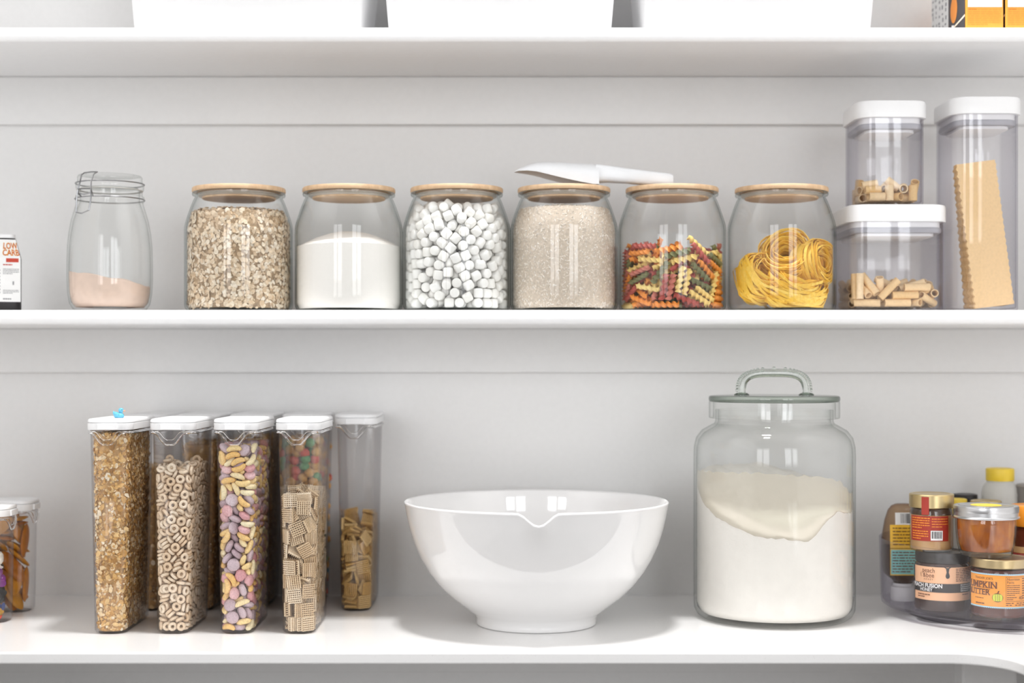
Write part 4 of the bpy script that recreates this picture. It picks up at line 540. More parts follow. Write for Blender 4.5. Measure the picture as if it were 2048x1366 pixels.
-167,91,1322,7,17,-81,-56,81,1294,35,86,27,43,-266,1227,-34,-19,88,-37,7,1386,28,-86,-11,48,60,1312,54,0,54,174,261,1407,-43,-55,-55,-52,273,1450,-4,90,-41,-18,-105,1341,80,-42,-37,113,-287,1411,-6,-65,-68,63,-223,1340,-15,-89,5,12,231,1372,4,-43,69,55,265,1477,36,-9,84,
-169,-140,1267,75,-47,24,-171,-213,1226,-40,-33,81,-167,10,1253,-39,-87,19,-171,173,1475,61,20,-2,57,270,1367,-77,47,-1,-35,-267,1275,30,21,29,-94,-11,1319,-31,-33,61,-78,122,1402,-31,30,-64,175,127,1466,-76,59,16,-55,307,1531,-39,-58,-58,-74,-267,1398,32,48,-6,109,-120,1394,26,-22,-81,
188,-194,1383,-58,-4,78,171,-54,1283,10,-7,60,211,225,1538,-61,-29,66,-173,-82,1355,-5,32,93,-169,-104,1296,-16,-42,-82,-154,-190,1109,-60,-59,1,-174,99,1477,36,42,-16,-174,259,1437,-1,-1,60,-116,-256,1372,45,-67,-55,15,-106,1373,-25,33,-57,-4,164,1447,38,-16,5,-177,224,1574,0,-1,38,
75,266,1533,14,33,-34,206,-63,1541,9,70,0,210,-18,1377,-62,34,-60,91,-15,1327,51,81,-6,161,90,1242,21,68,20,122,197,1501,78,45,-1,-158,-25,1428,-30,-14,-36,-173,26,1359,-54,70,34,-171,140,1388,98,-13,-5,-214,95,1596,54,-46,-53,-173,264,1483,0,-1,27,-156,-54,1392,-31,12,35,
103,-231,1420,-43,-46,-49,82,0,1370,-25,1,70,85,11,1495,10,-39,-61,-31,199,1543,-18,40,77,156,-48,1546,-60,-31,55,174,-31,1463,-90,37,6,170,80,1327,6,14,-87,210,178,1399,8,70,8,88,236,1568,-84,-38,13,-127,-4,1471,81,46,-15,-211,-132,1471,6,69,7,-213,-7,1519,-70,-6,69,
-168,15,1561,-71,-4,69,-175,269,1529,0,-1,-35,-191,-206,1371,-61,-16,-76,-81,24,1513,-15,-91,35,59,8,1411,19,94,-14,24,63,1473,76,17,44,-67,201,1655,-52,68,2,175,-175,1499,39,-83,-25,215,105,1601,-29,64,-29,57,-76,1453,-42,-59,-59,174,62,1411,54,-70,35,176,307,1604,-66,-23,-23,
-92,-94,1438,44,16,23,-133,-174,1546,-24,77,58,-127,-106,1534,-65,61,34,-29,138,1478,5,-41,80,-178,307,1611,-42,-56,-56,139,-151,1475,-52,-76,10,-46,-164,1460,-35,25,-72,-82,81,1524,-35,-2,-26,60,10,1640,-2,-39,-7,-126,167,1758,41,56,42,-8,-307,1441,46,52,-52,173,37,1565,-53,8,-19,
80,26,1579,23,-40,-49,175,100,1504,9,23,-89,9,129,1595,-69,-30,-16,-166,-252,1486,44,43,77,-165,-212,1632,98,-11,11,-11,-64,1563,-2,-33,-10,-109,122,1557,-19,-30,-88,-65,251,1621,-76,39,-19,-122,-175,1419,-47,-17,-62,27,-158,1442,-43,4,-89,-9,55,1596,-62,-59,-14,-214,-104,1590,64,-30,-63,
-218,269,1776,-43,-56,42,63,-159,1472,88,-17,-42,178,-20,1640,2,-12,97,217,74,1719,-58,40,-57,11,51,1704,-27,75,58,-178,-27,1684,10,18,-87,-93,-264,1524,8,-88,16,-174,-185,1675,-30,94,-7,-85,4,1632,24,86,14,-178,261,1657,27,64,-64,-113,124,1618,-34,9,1,-76,-227,1624,-21,-50,27,
18,-268,1513,84,40,-27,-23,-29,1710,-78,20,47,113,223,1639,76,-63,-9,-172,164,1759,-66,-26,65,2,-70,1516,27,-19,-85,111,-112,1590,-89,-11,-32,165,100,1661,-50,54,-44,128,142,1583,-97,-19,6,13,246,1618,-81,7,-56,80,-216,1569,-30,-15,-77,96,221,1779,-13,30,-93,54,6,1804,14,-29,-58,
-131,142,1675,-20,20,69,-134,250,1866,43,19,80,152,-212,1687,60,-35,64,-16,-216,1548,51,78,-33,-179,15,1652,17,12,-59,-218,78,1753,-71,-4,69,-163,269,1826,-7,47,-13,117,-123,1655,10,-41,51,-37,-58,1601,-58,73,-25,-96,-105,1641,-54,-72,-42,154,-89,1821,62,69,-26,179,170,1709,-44,-35,-51,
-129,24,1781,-73,59,-13,-6,-73,1722,48,33,7,34,-166,1612,-1,-93,29,-216,177,1684,-45,53,-46,-221,270,1934,9,69,9,-179,-68,1716,14,15,-75,94,-263,1538,69,62,-32,-9,95,1815,25,-51,80,50,195,1695,22,2,-28,-44,113,1704,52,-60,-58,196,-182,1579,60,-3,79,91,-148,1685,-1,-42,68,
82,108,1697,-24,-74,-58,220,223,1887,-69,-6,70,163,88,1802,87,-34,23,-25,168,1769,-6,-27,-95,-108,99,1858,-26,7,94,-181,3,1831,39,91,6,-67,268,1713,-18,21,59,-142,307,2012,59,38,-38,12,-307,1627,25,66,-66,140,-279,1636,-7,69,-64,88,24,1882,-21,4,-18,133,23,1744,92,15,30,
179,270,1689,0,1,38,155,-269,1757,-52,46,69,117,-66,1718,-15,-40,-80,137,-66,1862,57,-73,27,220,-8,1859,-60,37,-59,218,270,1771,9,70,9,-7,-187,1775,5,82,-49,-62,-102,1776,41,3,-86,-181,-88,1757,-77,59,12,-92,44,1741,40,-3,-70,-88,224,1947,-58,75,-17,30,-224,1675,-58,73,23,
84,-1,1769,-83,44,-31,-12,221,1843,60,-74,17,-33,221,1793,11,-95,25,60,277,1725,-34,-35,-77,177,-157,1770,22,17,83,-93,-166,1716,41,-83,3,30,-128,1849,-38,84,-34,135,307,1787,-42,56,56,176,159,1814,-23,23,88,-122,-286,1720,-63,6,-20,-103,-215,1798,-90,1,-31,35,261,1971,-92,23,-27,
-63,221,1909,75,58,22,42,307,1867,41,-57,57,-179,133,1864,-9,-25,-7,112,-188,1824,-80,-30,-45,-181,-93,1954,37,-77,-11,-67,307,1916,-25,-65,-65,-52,307,1788,69,13,-13,120,-172,1924,-40,85,-30,60,-127,1749,41,-10,-42,217,-48,1720,16,69,15,99,223,1916,28,-82,-21,221,99,1917,25,-65,-25,
-145,-224,1824,-20,88,18,-182,-117,1795,-96,-13,-4,-224,116,2053,-34,61,-34,-182,-1,1876,-98,-13,-5,-81,99,1928,-23,7,96,68,-253,1861,34,-58,66,-221,148,1937,-68,-19,67,-16,-307,1929,61,35,-35,-35,0,1855,65,68,16,174,224,1878,65,27,64,5,108,1906,61,75,-1,181,-212,1865,-43,17,-87,
59,221,1892,10,47,7,191,-208,1952,-71,-42,35,162,222,2001,-47,24,-80,-164,-230,1872,53,73,39,-220,-122,1885,13,-70,-13,-5,-183,1914,-8,-31,24,-65,-149,1976,-47,-51,58,-176,130,1967,67,17,69,184,-25,2042,6,3,-75,-115,-104,1849,-32,17,-87,176,90,1995,-30,-61,36,175,12,1903,-69,-2,71,
223,162,2019,7,70,7,1,-266,1729,33,-92,-18,-6,1,1818,46,81,9,222,-87,1952,-52,48,-51,188,255,2116,-10,-73,-65,183,307,1899,-69,9,9,-59,-272,1852,16,50,-47,-84,-125,1880,-26,-88,6,121,247,1989,-59,-59,31,-118,10,2004,-22,54,-8,-224,269,2083,24,-67,-23,-107,-73,1987,56,-52,56,
46,7,1964,-12,22,78,-154,5,1966,42,40,71,-24,307,2032,59,38,-38,92,156,1845,79,49,3,35,-266,1771,8,-97,-16,71,-303,1845,70,3,2,73,307,2102,67,22,-22,130,-25,2086,-79,-59,-7,29,138,1968,44,87,6,-153,-212,1992,-66,-22,-70,-198,-223,1968,61,33,71,-189,268,2169,-38,91,-1,
-101,101,2012,-54,-16,-80,133,124,1920,34,24,-10,91,-88,1936,-10,-15,-47,-89,-268,1964,25,-41,-86,189,307,2178,10,-69,69,5,-64,1911,-80,-6,40,-3,84,2057,-5,-16,22,58,14,2054,-31,-72,-13,138,168,2084,-15,36,-90,-89,261,2048,57,41,-41,-59,-3,1898,-37,86,-18,-46,-8,2015,71,-9,-57,
-222,25,1960,-53,45,-54,14,-114,1995,3,-4,47,132,-254,2056,4,11,-89,-161,-232,2083,-86,-39,0,-150,215,2007,-40,-27,-87,-140,269,2114,12,94,4,103,-295,1960,42,-58,63,-53,-268,2043,0,23,-3,129,36,1965,18,-64,-18,87,-215,1991,-19,-19,81,220,-147,2059,-25,68,-25,137,-81,1992,-6,12,61,
58,187,2079,0,49,-49,11,222,2016,-27,-7,87,187,307,2059,10,-69,69,-107,-171,1990,42,57,52,23,-238,2019,-64,55,-31,-13,-122,2054,72,-68,-10,-224,-2,2079,-50,48,-51,-138,97,2095,-87,40,-9,176,-141,2086,-46,-48,49,-38,-184,2103,-4,10,-68,-4,-307,2110,-64,-28,-28,-192,-121,2065,8,43,25,
-121,-31,2084,11,-11,-2,186,75,2130,14,-96,-20,-90,175,2052,31,37,84,85,-141,2075,12,12,64,185,91,2087,-10,-96,-18,13,85,2013,14,-10,-84,)),)
POSES['rotini'] = ((0, (533,-148,156,69,47,30,119,-630,105,95,12,-15,590,-249,45,-11,16,-81,-418,-308,45,-27,93,-19,337,0,107,-11,-43,-87,660,47,186,70,-10,69,-394,6,45,-50,-22,33,-102,-541,45,82,-9,-6,-429,-348,137,90,-38,-9,464,442,45,8,18,89,642,137,186,-68,3,71,509,400,237,33,85,8,
-618,-159,45,77,-59,-12,-281,-162,136,85,48,10,285,106,45,-55,-3,4,-98,-172,45,29,47,70,234,-128,45,-65,-72,14,-511,222,45,5,-19,-93,-64,414,152,-46,87,2,621,226,186,25,-66,17,-395,92,115,23,-50,-77,-215,-141,45,-10,-16,83,170,76,245,11,0,56,267,204,176,24,-17,-22,
432,391,123,26,94,-11,504,185,45,-45,-69,46,-86,187,45,42,87,17,318,201,95,-14,-14,3,-459,116,45,-92,-32,6,278,-344,119,53,20,-9,0,-316,136,73,-38,-25,-240,-272,113,8,26,-81,175,383,45,71,41,27,53,-384,45,55,4,6,144,-138,45,-14,13,-65,71,-145,101,62,-53,-27,
-617,200,150,-61,54,-56,-187,169,45,-36,-74,49,-467,-440,115,-35,-90,8,306,-566,129,45,32,8,-6,-153,45,47,-29,-43,386,-515,182,-2,-56,-72,-474,178,117,53,14,27,367,-155,102,21,17,0,-232,340,144,25,42,26,482,-11,193,31,52,49,-196,147,164,56,22,14,39,152,103,22,-30,-46,
314,-446,138,-76,-24,15,323,563,155,-36,-2,90,325,387,181,9,-49,23,47,648,156,-28,52,76,422,-64,127,29,24,-1,-10,549,45,3,-82,-55,-129,-131,314,-56,-29,62,-600,-233,220,15,58,56,-348,406,103,-53,-14,28,-152,-312,149,-75,-55,-22,-391,-121,96,-87,-44,-7,624,144,421,52,63,45,
-251,587,140,-8,48,-84,611,-189,227,16,11,58,202,-453,45,-4,55,-82,-175,-637,278,-4,76,9,-638,-95,247,-6,34,66,547,88,242,-52,32,-57,-133,227,276,49,60,36,343,-247,111,17,-55,80,429,208,250,-50,-12,-38,-101,9,137,-95,21,-16,624,-172,417,-77,-50,-37,43,421,191,-15,35,-80,
309,-60,300,2,-67,-52,164,156,160,-21,-96,6,-218,47,264,-68,-71,8,-45,-536,137,84,0,0,-462,-184,179,-51,6,-43,-44,206,249,53,-67,-48,-227,484,181,1,-21,-94,293,313,278,-10,43,-89,-413,23,214,30,73,54,-331,517,45,-91,-35,7,-146,622,239,10,-60,-78,283,-240,232,11,-75,-57,
-150,-623,45,19,-2,-11,132,412,251,-15,45,-71,-456,-63,205,77,-36,-16,-10,-249,226,-76,-28,30,230,-22,255,-3,-9,55,94,553,382,-97,18,-1,212,-436,232,98,5,1,193,480,159,-24,78,48,518,-246,286,-46,83,27,26,-344,228,-34,76,-49,73,305,379,-57,75,-28,-42,-3,339,39,41,58,
224,600,359,-10,-54,81,327,-290,340,39,46,-46,601,-224,136,16,11,55,424,-82,289,-75,-59,20,329,-528,319,-50,4,27,158,-216,321,44,2,5,-247,-463,239,-77,-52,-23,-84,-656,278,-59,21,74,41,-115,280,-94,-2,-27,-77,478,408,27,-32,-89,289,112,371,-19,95,21,-459,-364,231,58,63,47,
436,-284,522,85,35,-22,27,-432,328,41,-20,-42,372,-31,383,97,-9,-6,280,-403,324,90,1,3,-367,-296,344,24,33,58,-624,207,357,56,-62,41,173,616,449,-13,-96,19,468,44,399,-59,-19,-26,180,625,156,36,53,-75,262,171,435,12,21,-94,149,262,428,-81,-37,36,418,-276,407,13,19,56,
-542,-28,375,69,-65,-20,246,-198,556,86,26,13,-454,461,188,35,2,-87,66,380,109,16,48,-85,43,-547,228,3,-51,-85,-392,302,328,55,2,28,-457,381,249,4,-30,21,-556,-5,285,-75,64,-5,-216,-317,228,79,-50,-30,428,296,343,-33,87,-26,-644,-33,432,68,63,-33,-137,476,278,5,98,10,
-373,70,287,-35,-21,74,-495,263,518,-75,-32,41,6,-249,589,2,-36,-48,-278,47,337,75,-59,-9,-372,315,237,26,-64,-70,54,64,368,-7,-49,-46,-467,-1,316,-31,22,-63,-251,190,450,-66,-10,-21,310,446,367,67,-13,48,239,236,370,-17,-20,11,-502,234,432,-26,7,-82,-73,562,304,-87,4,3,
154,-413,417,8,29,92,-282,-324,313,48,-35,-74,380,-29,477,36,-37,-70,-163,-527,329,-15,-97,14,192,174,515,53,-83,13,-136,344,345,-87,-27,3,537,-380,338,-63,-50,-36,82,-261,405,4,11,-19,-224,-613,480,-40,23,85,45,22,262,-49,-20,83,-85,108,439,92,-18,20,179,-352,496,-38,24,-73,
165,-50,502,-34,46,-72,-379,-517,282,-28,-93,14,-17,295,581,61,-19,33,406,-505,517,-58,8,43,319,-564,480,-54,14,37,8,-80,430,28,79,51,479,279,449,-12,-22,74,42,-559,588,86,26,35,86,-475,442,19,86,43,-636,-105,364,75,-55,35,131,-646,350,18,73,-25,251,-406,559,-29,-58,-53,
-490,-414,519,43,85,-27,-99,-309,478,-69,-12,-8,-501,-400,417,41,-35,-28,582,267,519,-68,46,-29,-442,171,536,19,-53,-66,-19,196,494,-56,-16,76,-315,-86,427,-48,49,-50,-129,544,447,44,-12,28,212,403,458,0,5,99,-143,-26,512,-60,68,-4,474,-7,536,-81,48,26,-333,456,597,86,-22,42,
41,-660,382,64,-34,52,561,271,610,13,14,79,-407,-21,394,21,30,60,-629,-82,571,-2,-34,-59,-237,301,451,88,-21,-31,-644,-40,651,-2,-34,-60,-149,-458,395,-14,-74,63,-493,-331,580,34,91,-16,-642,54,704,-54,27,-67,-228,-89,462,-15,-4,-75,-596,276,413,53,-63,43,378,-430,564,-89,-24,35,
-413,-361,449,82,-45,15,425,-210,625,-48,32,56,95,-632,653,-11,85,49,277,390,553,74,-36,-24,-346,-539,662,-21,-79,52,-202,440,470,-2,96,21,-492,-18,460,-51,66,-45,27,-119,591,3,-26,-45,-490,413,756,85,43,-2,-438,326,709,-37,88,-6,-166,-454,495,-90,-23,-6,548,-328,564,-38,40,-76,
491,307,697,80,-57,-8,311,38,525,-53,-49,32,-149,-481,586,-18,96,-3,-147,-258,687,-61,76,12,-348,47,514,-23,-23,58,-337,545,393,-8,54,-78,-559,347,456,13,-77,-14,-278,-435,636,72,38,-56,-248,-39,539,-17,-5,-71,-245,616,651,-27,67,27,640,-76,635,-31,-10,-73,13,339,470,88,-7,6,
492,158,621,29,40,73,-235,422,567,59,44,31,1,663,735,-33,66,44,-328,575,634,-29,-63,-25,-110,-95,574,-64,72,18,8,-640,731,-9,57,80,-386,382,613,-4,-35,-26,526,-10,801,18,-91,-32,493,240,538,-31,-52,65,-48,471,604,0,-80,-55,42,-467,540,-7,63,-61,-354,-148,811,-13,-6,-40,
261,585,655,80,-20,-7,-350,-303,623,-20,-28,-67,-134,649,511,35,59,-30,138,355,590,62,-21,0,106,137,607,29,-47,-33,-474,-145,547,-49,44,-23,144,429,651,5,-84,-52,-253,94,591,77,60,-14,548,-335,663,-47,66,-55,320,-566,733,-89,-15,39,320,317,826,-97,9,9,-467,-213,635,35,-87,33,
-329,206,769,77,-7,-4,295,215,641,-10,-20,-16,373,390,645,-38,7,-79,237,148,687,10,41,-60,-135,245,618,-4,32,65,-13,311,764,-23,-30,55,-97,-550,553,-28,-46,-15,-165,-222,602,-58,-67,13,203,607,555,-16,-81,55,-532,-101,854,-70,-68,13,-233,206,673,-32,29,-72,-222,-117,845,67,-61,15,
-98,552,635,-96,-9,9,-485,95,673,-44,33,-15,242,330,726,36,-50,-76,-47,-281,685,-45,29,-63,-431,291,598,1,-9,-36,-468,91,766,26,10,90,81,-36,725,-48,36,-38,-427,-476,856,-5,-22,90,164,482,813,-29,-43,46,-401,-234,701,-49,83,-15,-508,391,670,30,-78,-41,-139,-413,720,-53,70,-18,
72,-499,769,5,0,-1,-41,-26,710,-44,18,-87,471,-58,611,1,-51,80,-181,555,859,-15,52,-82,136,496,712,5,52,-84,96,-363,769,98,4,-15,623,177,798,49,77,1,-519,14,714,26,20,-39,452,-338,733,19,-6,26,275,-183,750,43,67,36,209,-150,635,-80,24,-30,85,156,706,13,-30,-13,
-68,-219,837,-18,5,96,525,43,713,-48,-9,29,118,580,753,5,-98,-16,454,450,788,-75,30,-23,-346,113,745,3,80,38,-483,422,848,38,-89,-8,-97,-592,791,-8,-8,3,388,-113,662,-10,31,91,-488,-413,771,41,87,21,-273,289,796,-23,-3,-96,289,-523,842,40,37,1,374,79,752,-56,-16,3,
-364,-267,809,10,46,78,-243,-257,706,48,65,33,184,-277,684,-85,23,39,-88,420,711,-76,62,8,-423,117,846,16,16,84,-450,-307,788,77,-41,-6,-274,413,843,-72,-18,51,238,-9,812,38,-51,-64,-59,41,803,-97,13,-15,598,-99,762,-26,-11,-81,)),)
POSES['squares'] = ((0, (-57,-209,90,23,-66,-66,-104,-58,24,0,0,-99,-116,144,61,0,-96,0,-112,282,90,-42,56,42,116,-253,90,-65,-25,25,83,-18,24,79,-60,0,7,152,65,94,25,-21,62,306,90,50,-49,49,-30,-249,90,66,23,23,-90,-71,72,0,0,-97,-90,-65,120,0,0,79,-117,227,198,9,5,-69,
113,-136,90,40,58,-40,86,-25,72,-56,-81,0,114,186,67,68,-69,-10,120,306,270,-49,50,50,55,-243,90,-65,-25,25,-131,-188,264,42,53,46,-71,154,235,10,-3,0,-187,211,309,6,69,7,31,-259,270,-21,67,-67,54,-97,202,1,-4,-99,111,210,213,49,50,-50,107,258,199,70,6,-6,
-180,-128,250,46,-55,-42,-92,33,218,17,82,-52,-72,133,279,0,98,10,-72,239,336,-14,-17,-69,-171,-165,443,-15,69,1,103,79,147,15,3,9,118,92,200,-4,15,-98,116,172,321,2,-38,92,-134,-84,427,-68,-26,-66,-54,-111,317,-64,-38,-64,115,15,296,-41,42,59,-54,105,378,-62,-67,-32,
-48,-290,451,42,-54,51,112,-259,270,32,62,-32,119,-95,252,70,-70,2,122,124,341,27,-26,64,-193,-47,602,-7,69,-7,98,-108,369,-52,51,50,-82,74,410,-3,-38,91,-74,210,478,-70,-2,-2,15,-201,465,-10,-71,-68,121,-155,372,-52,51,50,120,-59,364,-3,67,-73,119,91,434,1,-92,-36,
-118,-54,710,-7,-98,10,-78,52,612,45,48,-63,-60,66,475,30,23,-67,-73,306,431,70,-2,2,-72,-64,528,95,-7,-17,123,58,469,23,29,-64,125,243,536,1,-36,92,116,306,450,-49,50,50,-126,-202,636,65,-17,-13,23,-152,587,46,-83,9,-116,123,656,-53,-46,-46,-51,258,469,-55,44,44,
-30,-244,449,0,72,68,119,-83,483,-5,-1,-68,124,210,571,0,-92,-36,-121,238,610,4,7,0,-56,-289,632,-9,-68,72,-90,-45,753,-11,-8,-97,-121,238,658,70,-70,-8,-191,197,490,6,-70,-6,129,-250,512,25,-65,-65,125,13,584,-64,66,27,115,67,568,36,1,0,125,178,606,26,-25,65,
-120,-263,814,34,-62,34,-106,13,794,77,-61,-1,-117,131,821,64,-74,3,118,306,715,49,50,-50,57,-188,647,17,22,95,127,145,707,36,1,-1,8,131,764,71,-10,-68,129,198,691,-65,-65,-25,-130,-200,818,62,32,-60,-127,-44,923,-70,69,11,-127,10,884,-98,0,6,-115,238,706,0,-99,-4,
-16,-235,823,-53,43,-46,120,-2,636,24,27,-68,106,70,846,-53,59,57,122,271,856,1,-61,78,-131,4,1032,-99,1,6,-10,-12,936,-37,58,-39,-129,6,983,-99,2,6,-105,238,753,-2,8,-70,19,-172,845,-68,-22,68,104,-34,680,32,-19,54,123,34,879,-61,51,54,126,174,874,-39,-40,-57,
-176,-180,1031,7,-69,2,-131,188,962,-12,-1,0,-73,189,914,-7,-10,-70,-59,236,853,0,98,-12,110,-68,714,8,-36,91,128,-13,900,-63,49,54,103,132,996,70,-70,5,126,306,1036,-49,50,50,137,-179,855,-20,-56,-41,-127,-1,1079,-73,-67,0,-123,189,1012,-1,12,98,-127,306,954,-70,-1,-1,
126,-107,742,-92,1,4,95,-56,1019,-90,-33,5,128,-116,1041,-70,65,23,130,241,955,45,44,-53,129,-255,789,-24,66,-66,-167,-216,1212,-67,-15,-69,-43,-171,1203,45,50,-62,-94,279,1109,40,-42,57,132,-129,886,26,-53,-78,89,-264,1044,-22,53,80,128,-131,1088,22,10,2,136,189,1065,8,-7,70,
-62,-204,1024,40,4,73,-24,-70,1246,-62,22,8,-47,-112,1175,-38,57,50,-92,232,1121,-56,-57,-42,149,-201,1187,75,22,30,136,-152,1210,-54,-28,24,137,55,1114,-70,70,6,133,237,1135,0,-98,-16,-43,74,1178,-6,7,-99,-27,-249,1197,53,-20,3,-54,17,1122,6,6,-6,-52,185,1134,42,40,-56,
-182,90,1292,58,53,45,134,-100,1257,-55,-25,28,139,65,1179,1,-16,98,139,236,1185,-98,0,1,-153,76,1217,-79,7,-59,-78,157,1315,64,30,-62,-120,258,1303,-49,-50,-50,-130,306,1291,-70,-1,-1,-15,-298,1318,-15,71,66,140,235,1236,-69,-69,-11,141,237,1287,-69,-69,-11,143,275,1421,57,-57,39,
27,52,1298,51,-54,49,-5,159,1320,-25,-67,65,-87,257,1484,49,-50,50,-78,306,1472,-70,-1,-1,-207,-90,1386,69,-12,-68,29,-36,1272,55,49,-54,93,154,1380,66,42,-56,143,229,1405,57,-57,39,135,-232,1370,-79,10,53,-94,-232,1472,10,-70,48,146,93,1530,12,-12,69,-143,136,1471,-99,0,-7,
-142,-256,1487,64,30,-62,140,8,1283,74,1,0,144,103,1585,17,0,1,147,226,1595,-1,-81,57,151,-116,1515,-53,1,-80,-70,-73,1459,-36,-22,-85,-130,130,1423,64,75,10,69,135,1495,9,14,-79,-115,-100,1339,82,25,47,208,120,1367,58,41,57,148,85,1699,56,-58,39,143,306,1559,51,-48,48,
38,-212,1527,-48,39,31,-27,-49,1479,-41,10,-42,0,-31,1516,-41,7,-47,-93,137,1535,69,70,13,141,-53,1412,20,-10,-3,74,-238,1711,62,63,-29,210,-89,1590,32,-62,-34,147,303,1739,-48,51,51,69,-294,1593,70,6,4,-213,106,1575,5,-71,-5,-67,237,1626,67,69,-16,-135,-66,1568,2,-27,8,
20,72,1607,64,-36,-58,113,-29,1719,38,73,-51,-106,-254,1686,49,-50,50,-148,241,1679,67,-68,20,-106,59,1682,11,2,7,58,-118,1642,0,-24,96,147,40,1683,-57,2,-1,-214,-94,1651,3,-71,-3,-27,239,1721,5,35,70,-167,-134,1676,-48,-52,47,)),)
POSES['squaresb'] = ((0, (-48,-221,24,0,0,60,-115,-83,60,68,-69,16,-116,8,72,66,-67,22,-114,214,24,0,0,-1,111,-257,90,23,-66,-66,113,-144,91,10,69,69,94,-19,24,-12,-98,0,79,123,55,-15,-12,-77,95,-201,276,58,-37,-70,-47,-218,117,17,-14,57,-184,79,163,67,-22,-66,-93,257,134,-88,1,0,
-70,-208,175,21,6,-29,135,-16,188,61,-33,-63,-66,91,156,-11,-42,89,100,240,91,3,4,70,43,-32,177,-5,-61,-34,-69,-21,204,70,59,-15,-79,-18,267,84,-35,24,-103,198,134,45,0,-1,146,-220,274,-66,18,70,183,-7,172,-33,-61,33,119,78,255,62,-62,31,103,199,140,-3,3,-64,
6,-202,407,56,28,73,-20,-154,300,41,-81,-37,-72,32,289,64,-65,34,-119,240,245,0,-1,-99,64,-116,474,-24,28,53,115,-167,420,90,3,12,122,6,343,-67,67,22,96,240,188,-4,3,-70,-120,-174,418,-36,-21,89,-109,33,390,-35,31,61,-112,192,295,0,0,99,-104,306,358,49,50,-50,
-112,-59,442,55,-63,41,123,-8,392,-67,67,22,120,192,285,99,0,-4,118,239,234,0,5,0,-64,-284,267,-55,-41,-54,-122,55,443,87,1,2,-121,192,343,0,0,70,-116,240,443,24,24,-66,109,-72,490,92,-4,-7,118,121,400,58,62,-38,117,209,399,3,-70,70,118,306,351,-51,-48,-48,
-126,-11,566,-15,-1,0,-84,132,540,25,24,-64,-105,161,502,-65,66,25,-105,185,459,-66,65,24,119,61,531,-62,65,32,124,192,513,-70,-70,3,119,258,399,51,-48,48,121,306,531,-48,51,51,-80,-191,550,3,-14,69,-124,10,610,68,70,-10,-101,190,642,9,-10,69,-87,192,692,9,10,-76,
123,162,627,-3,-70,-70,122,210,628,-51,-48,-48,121,258,628,2,-70,70,31,306,717,-7,70,70,112,-76,565,-10,-29,-94,-72,-196,600,9,11,-97,-71,-198,650,11,-9,9,-197,69,771,-35,60,-35,197,234,804,-49,-49,50,149,240,807,-50,50,-49,-81,75,740,-4,2,70,-126,-111,735,-25,-10,95,
98,-263,587,57,-48,56,-42,-17,689,84,48,-1,-55,-253,749,-58,62,29,-159,-138,842,-65,-4,71,67,48,628,21,-40,51,80,240,886,25,-25,-65,-83,185,777,68,72,-6,-122,306,873,45,-53,53,194,12,641,65,-24,-66,-53,-103,871,77,-25,-54,-67,-41,969,94,12,-2,-200,-41,915,60,35,61,
100,67,810,62,14,14,114,-51,893,-5,-26,-95,-80,62,858,-45,-61,-37,-135,306,1063,70,-1,1,-15,-147,901,27,49,37,-72,-286,864,-56,-43,-54,115,-33,938,-5,-26,-95,-85,-79,1050,-9,-27,-88,124,-98,782,32,36,-64,110,-171,692,75,59,-20,-9,265,963,-62,-34,-16,-130,153,899,53,-57,43,
136,-220,982,53,16,58,133,65,999,-2,-94,30,129,-54,761,1,-48,87,-130,205,890,-43,-43,-57,-204,5,1133,-61,-36,60,80,-194,843,-2,59,-35,97,16,980,84,43,-19,46,232,1013,37,-58,68,134,68,1115,-16,26,66,116,-228,857,-7,-79,-20,-135,118,1019,24,20,-67,-134,158,1108,20,-24,67,
-86,-9,1119,-28,-2,-2,93,306,1116,26,65,-65,135,235,1290,-21,-6,-68,-133,305,1243,-51,48,49,126,157,1195,-61,57,49,94,198,1111,21,-65,71,-55,-47,1088,-25,12,46,98,98,1040,-24,19,41,-100,62,1185,78,52,-33,201,240,984,-50,50,-49,)),)
def pieces(name):
    kk = []; pp = []
    for k, nums in POSES[name]:
        a = np.array(nums, float).reshape(-1, 6); pp.append(a); kk += [k]*len(a)
    a = np.concatenate(pp); v = a[:, 3:]/99.0; w = np.sqrt(np.clip(1-(v*v).sum(1), 0, 1))
    q = np.concatenate([w[:, None], v], 1)
    return np.array(kk), a[:, :3]*1e-4, q/np.linalg.norm(q, axis=1)[:, None]
def rotm(q):
    w, x, y, z = q.T
    return np.stack([1-2*(y*y+z*z), 2*(x*y-z*w), 2*(x*z+y*w), 2*(x*y+z*w), 1-2*(x*x+z*z), 2*(y*z-x*w), 2*(x*z-y*w), 2*(y*z+x*w), 1-2*(x*x+y*y)], 1).reshape(-1, 3, 3)
def mass(name, shapes, mats, kind, pos, q, origin, rz, label, cat, group=None):
    """the deeper pieces of a fill, as one uncounted body"""
    Rm = rotm(q); cz, sz = math.cos(rz), math.sin(rz); Z = np.array([[cz, -sz, 0], [sz, cz, 0], [0, 0, 1]])
    vs = []; fs = []; mi = []; o = 0
    for k, p, r in zip(kind, pos, Rm):
        V, Fc = shapes[k]; V = np.asarray(V)@r.T+p; V = V@Z.T
        vs.append(V); fs += [tuple(i+o for i in f) for f in Fc]; mi += [int(k)]*len(Fc); o += len(V)
    m = MB(); m.v = [tuple(x) for x in np.concatenate(vs)]; m.f = fs; m.mi = mi
    ob = m.obj(name, [x+'_mass' for x in mats], angle=60, loc=origin)
    return tag(ob, label, cat, group, 'stuff')
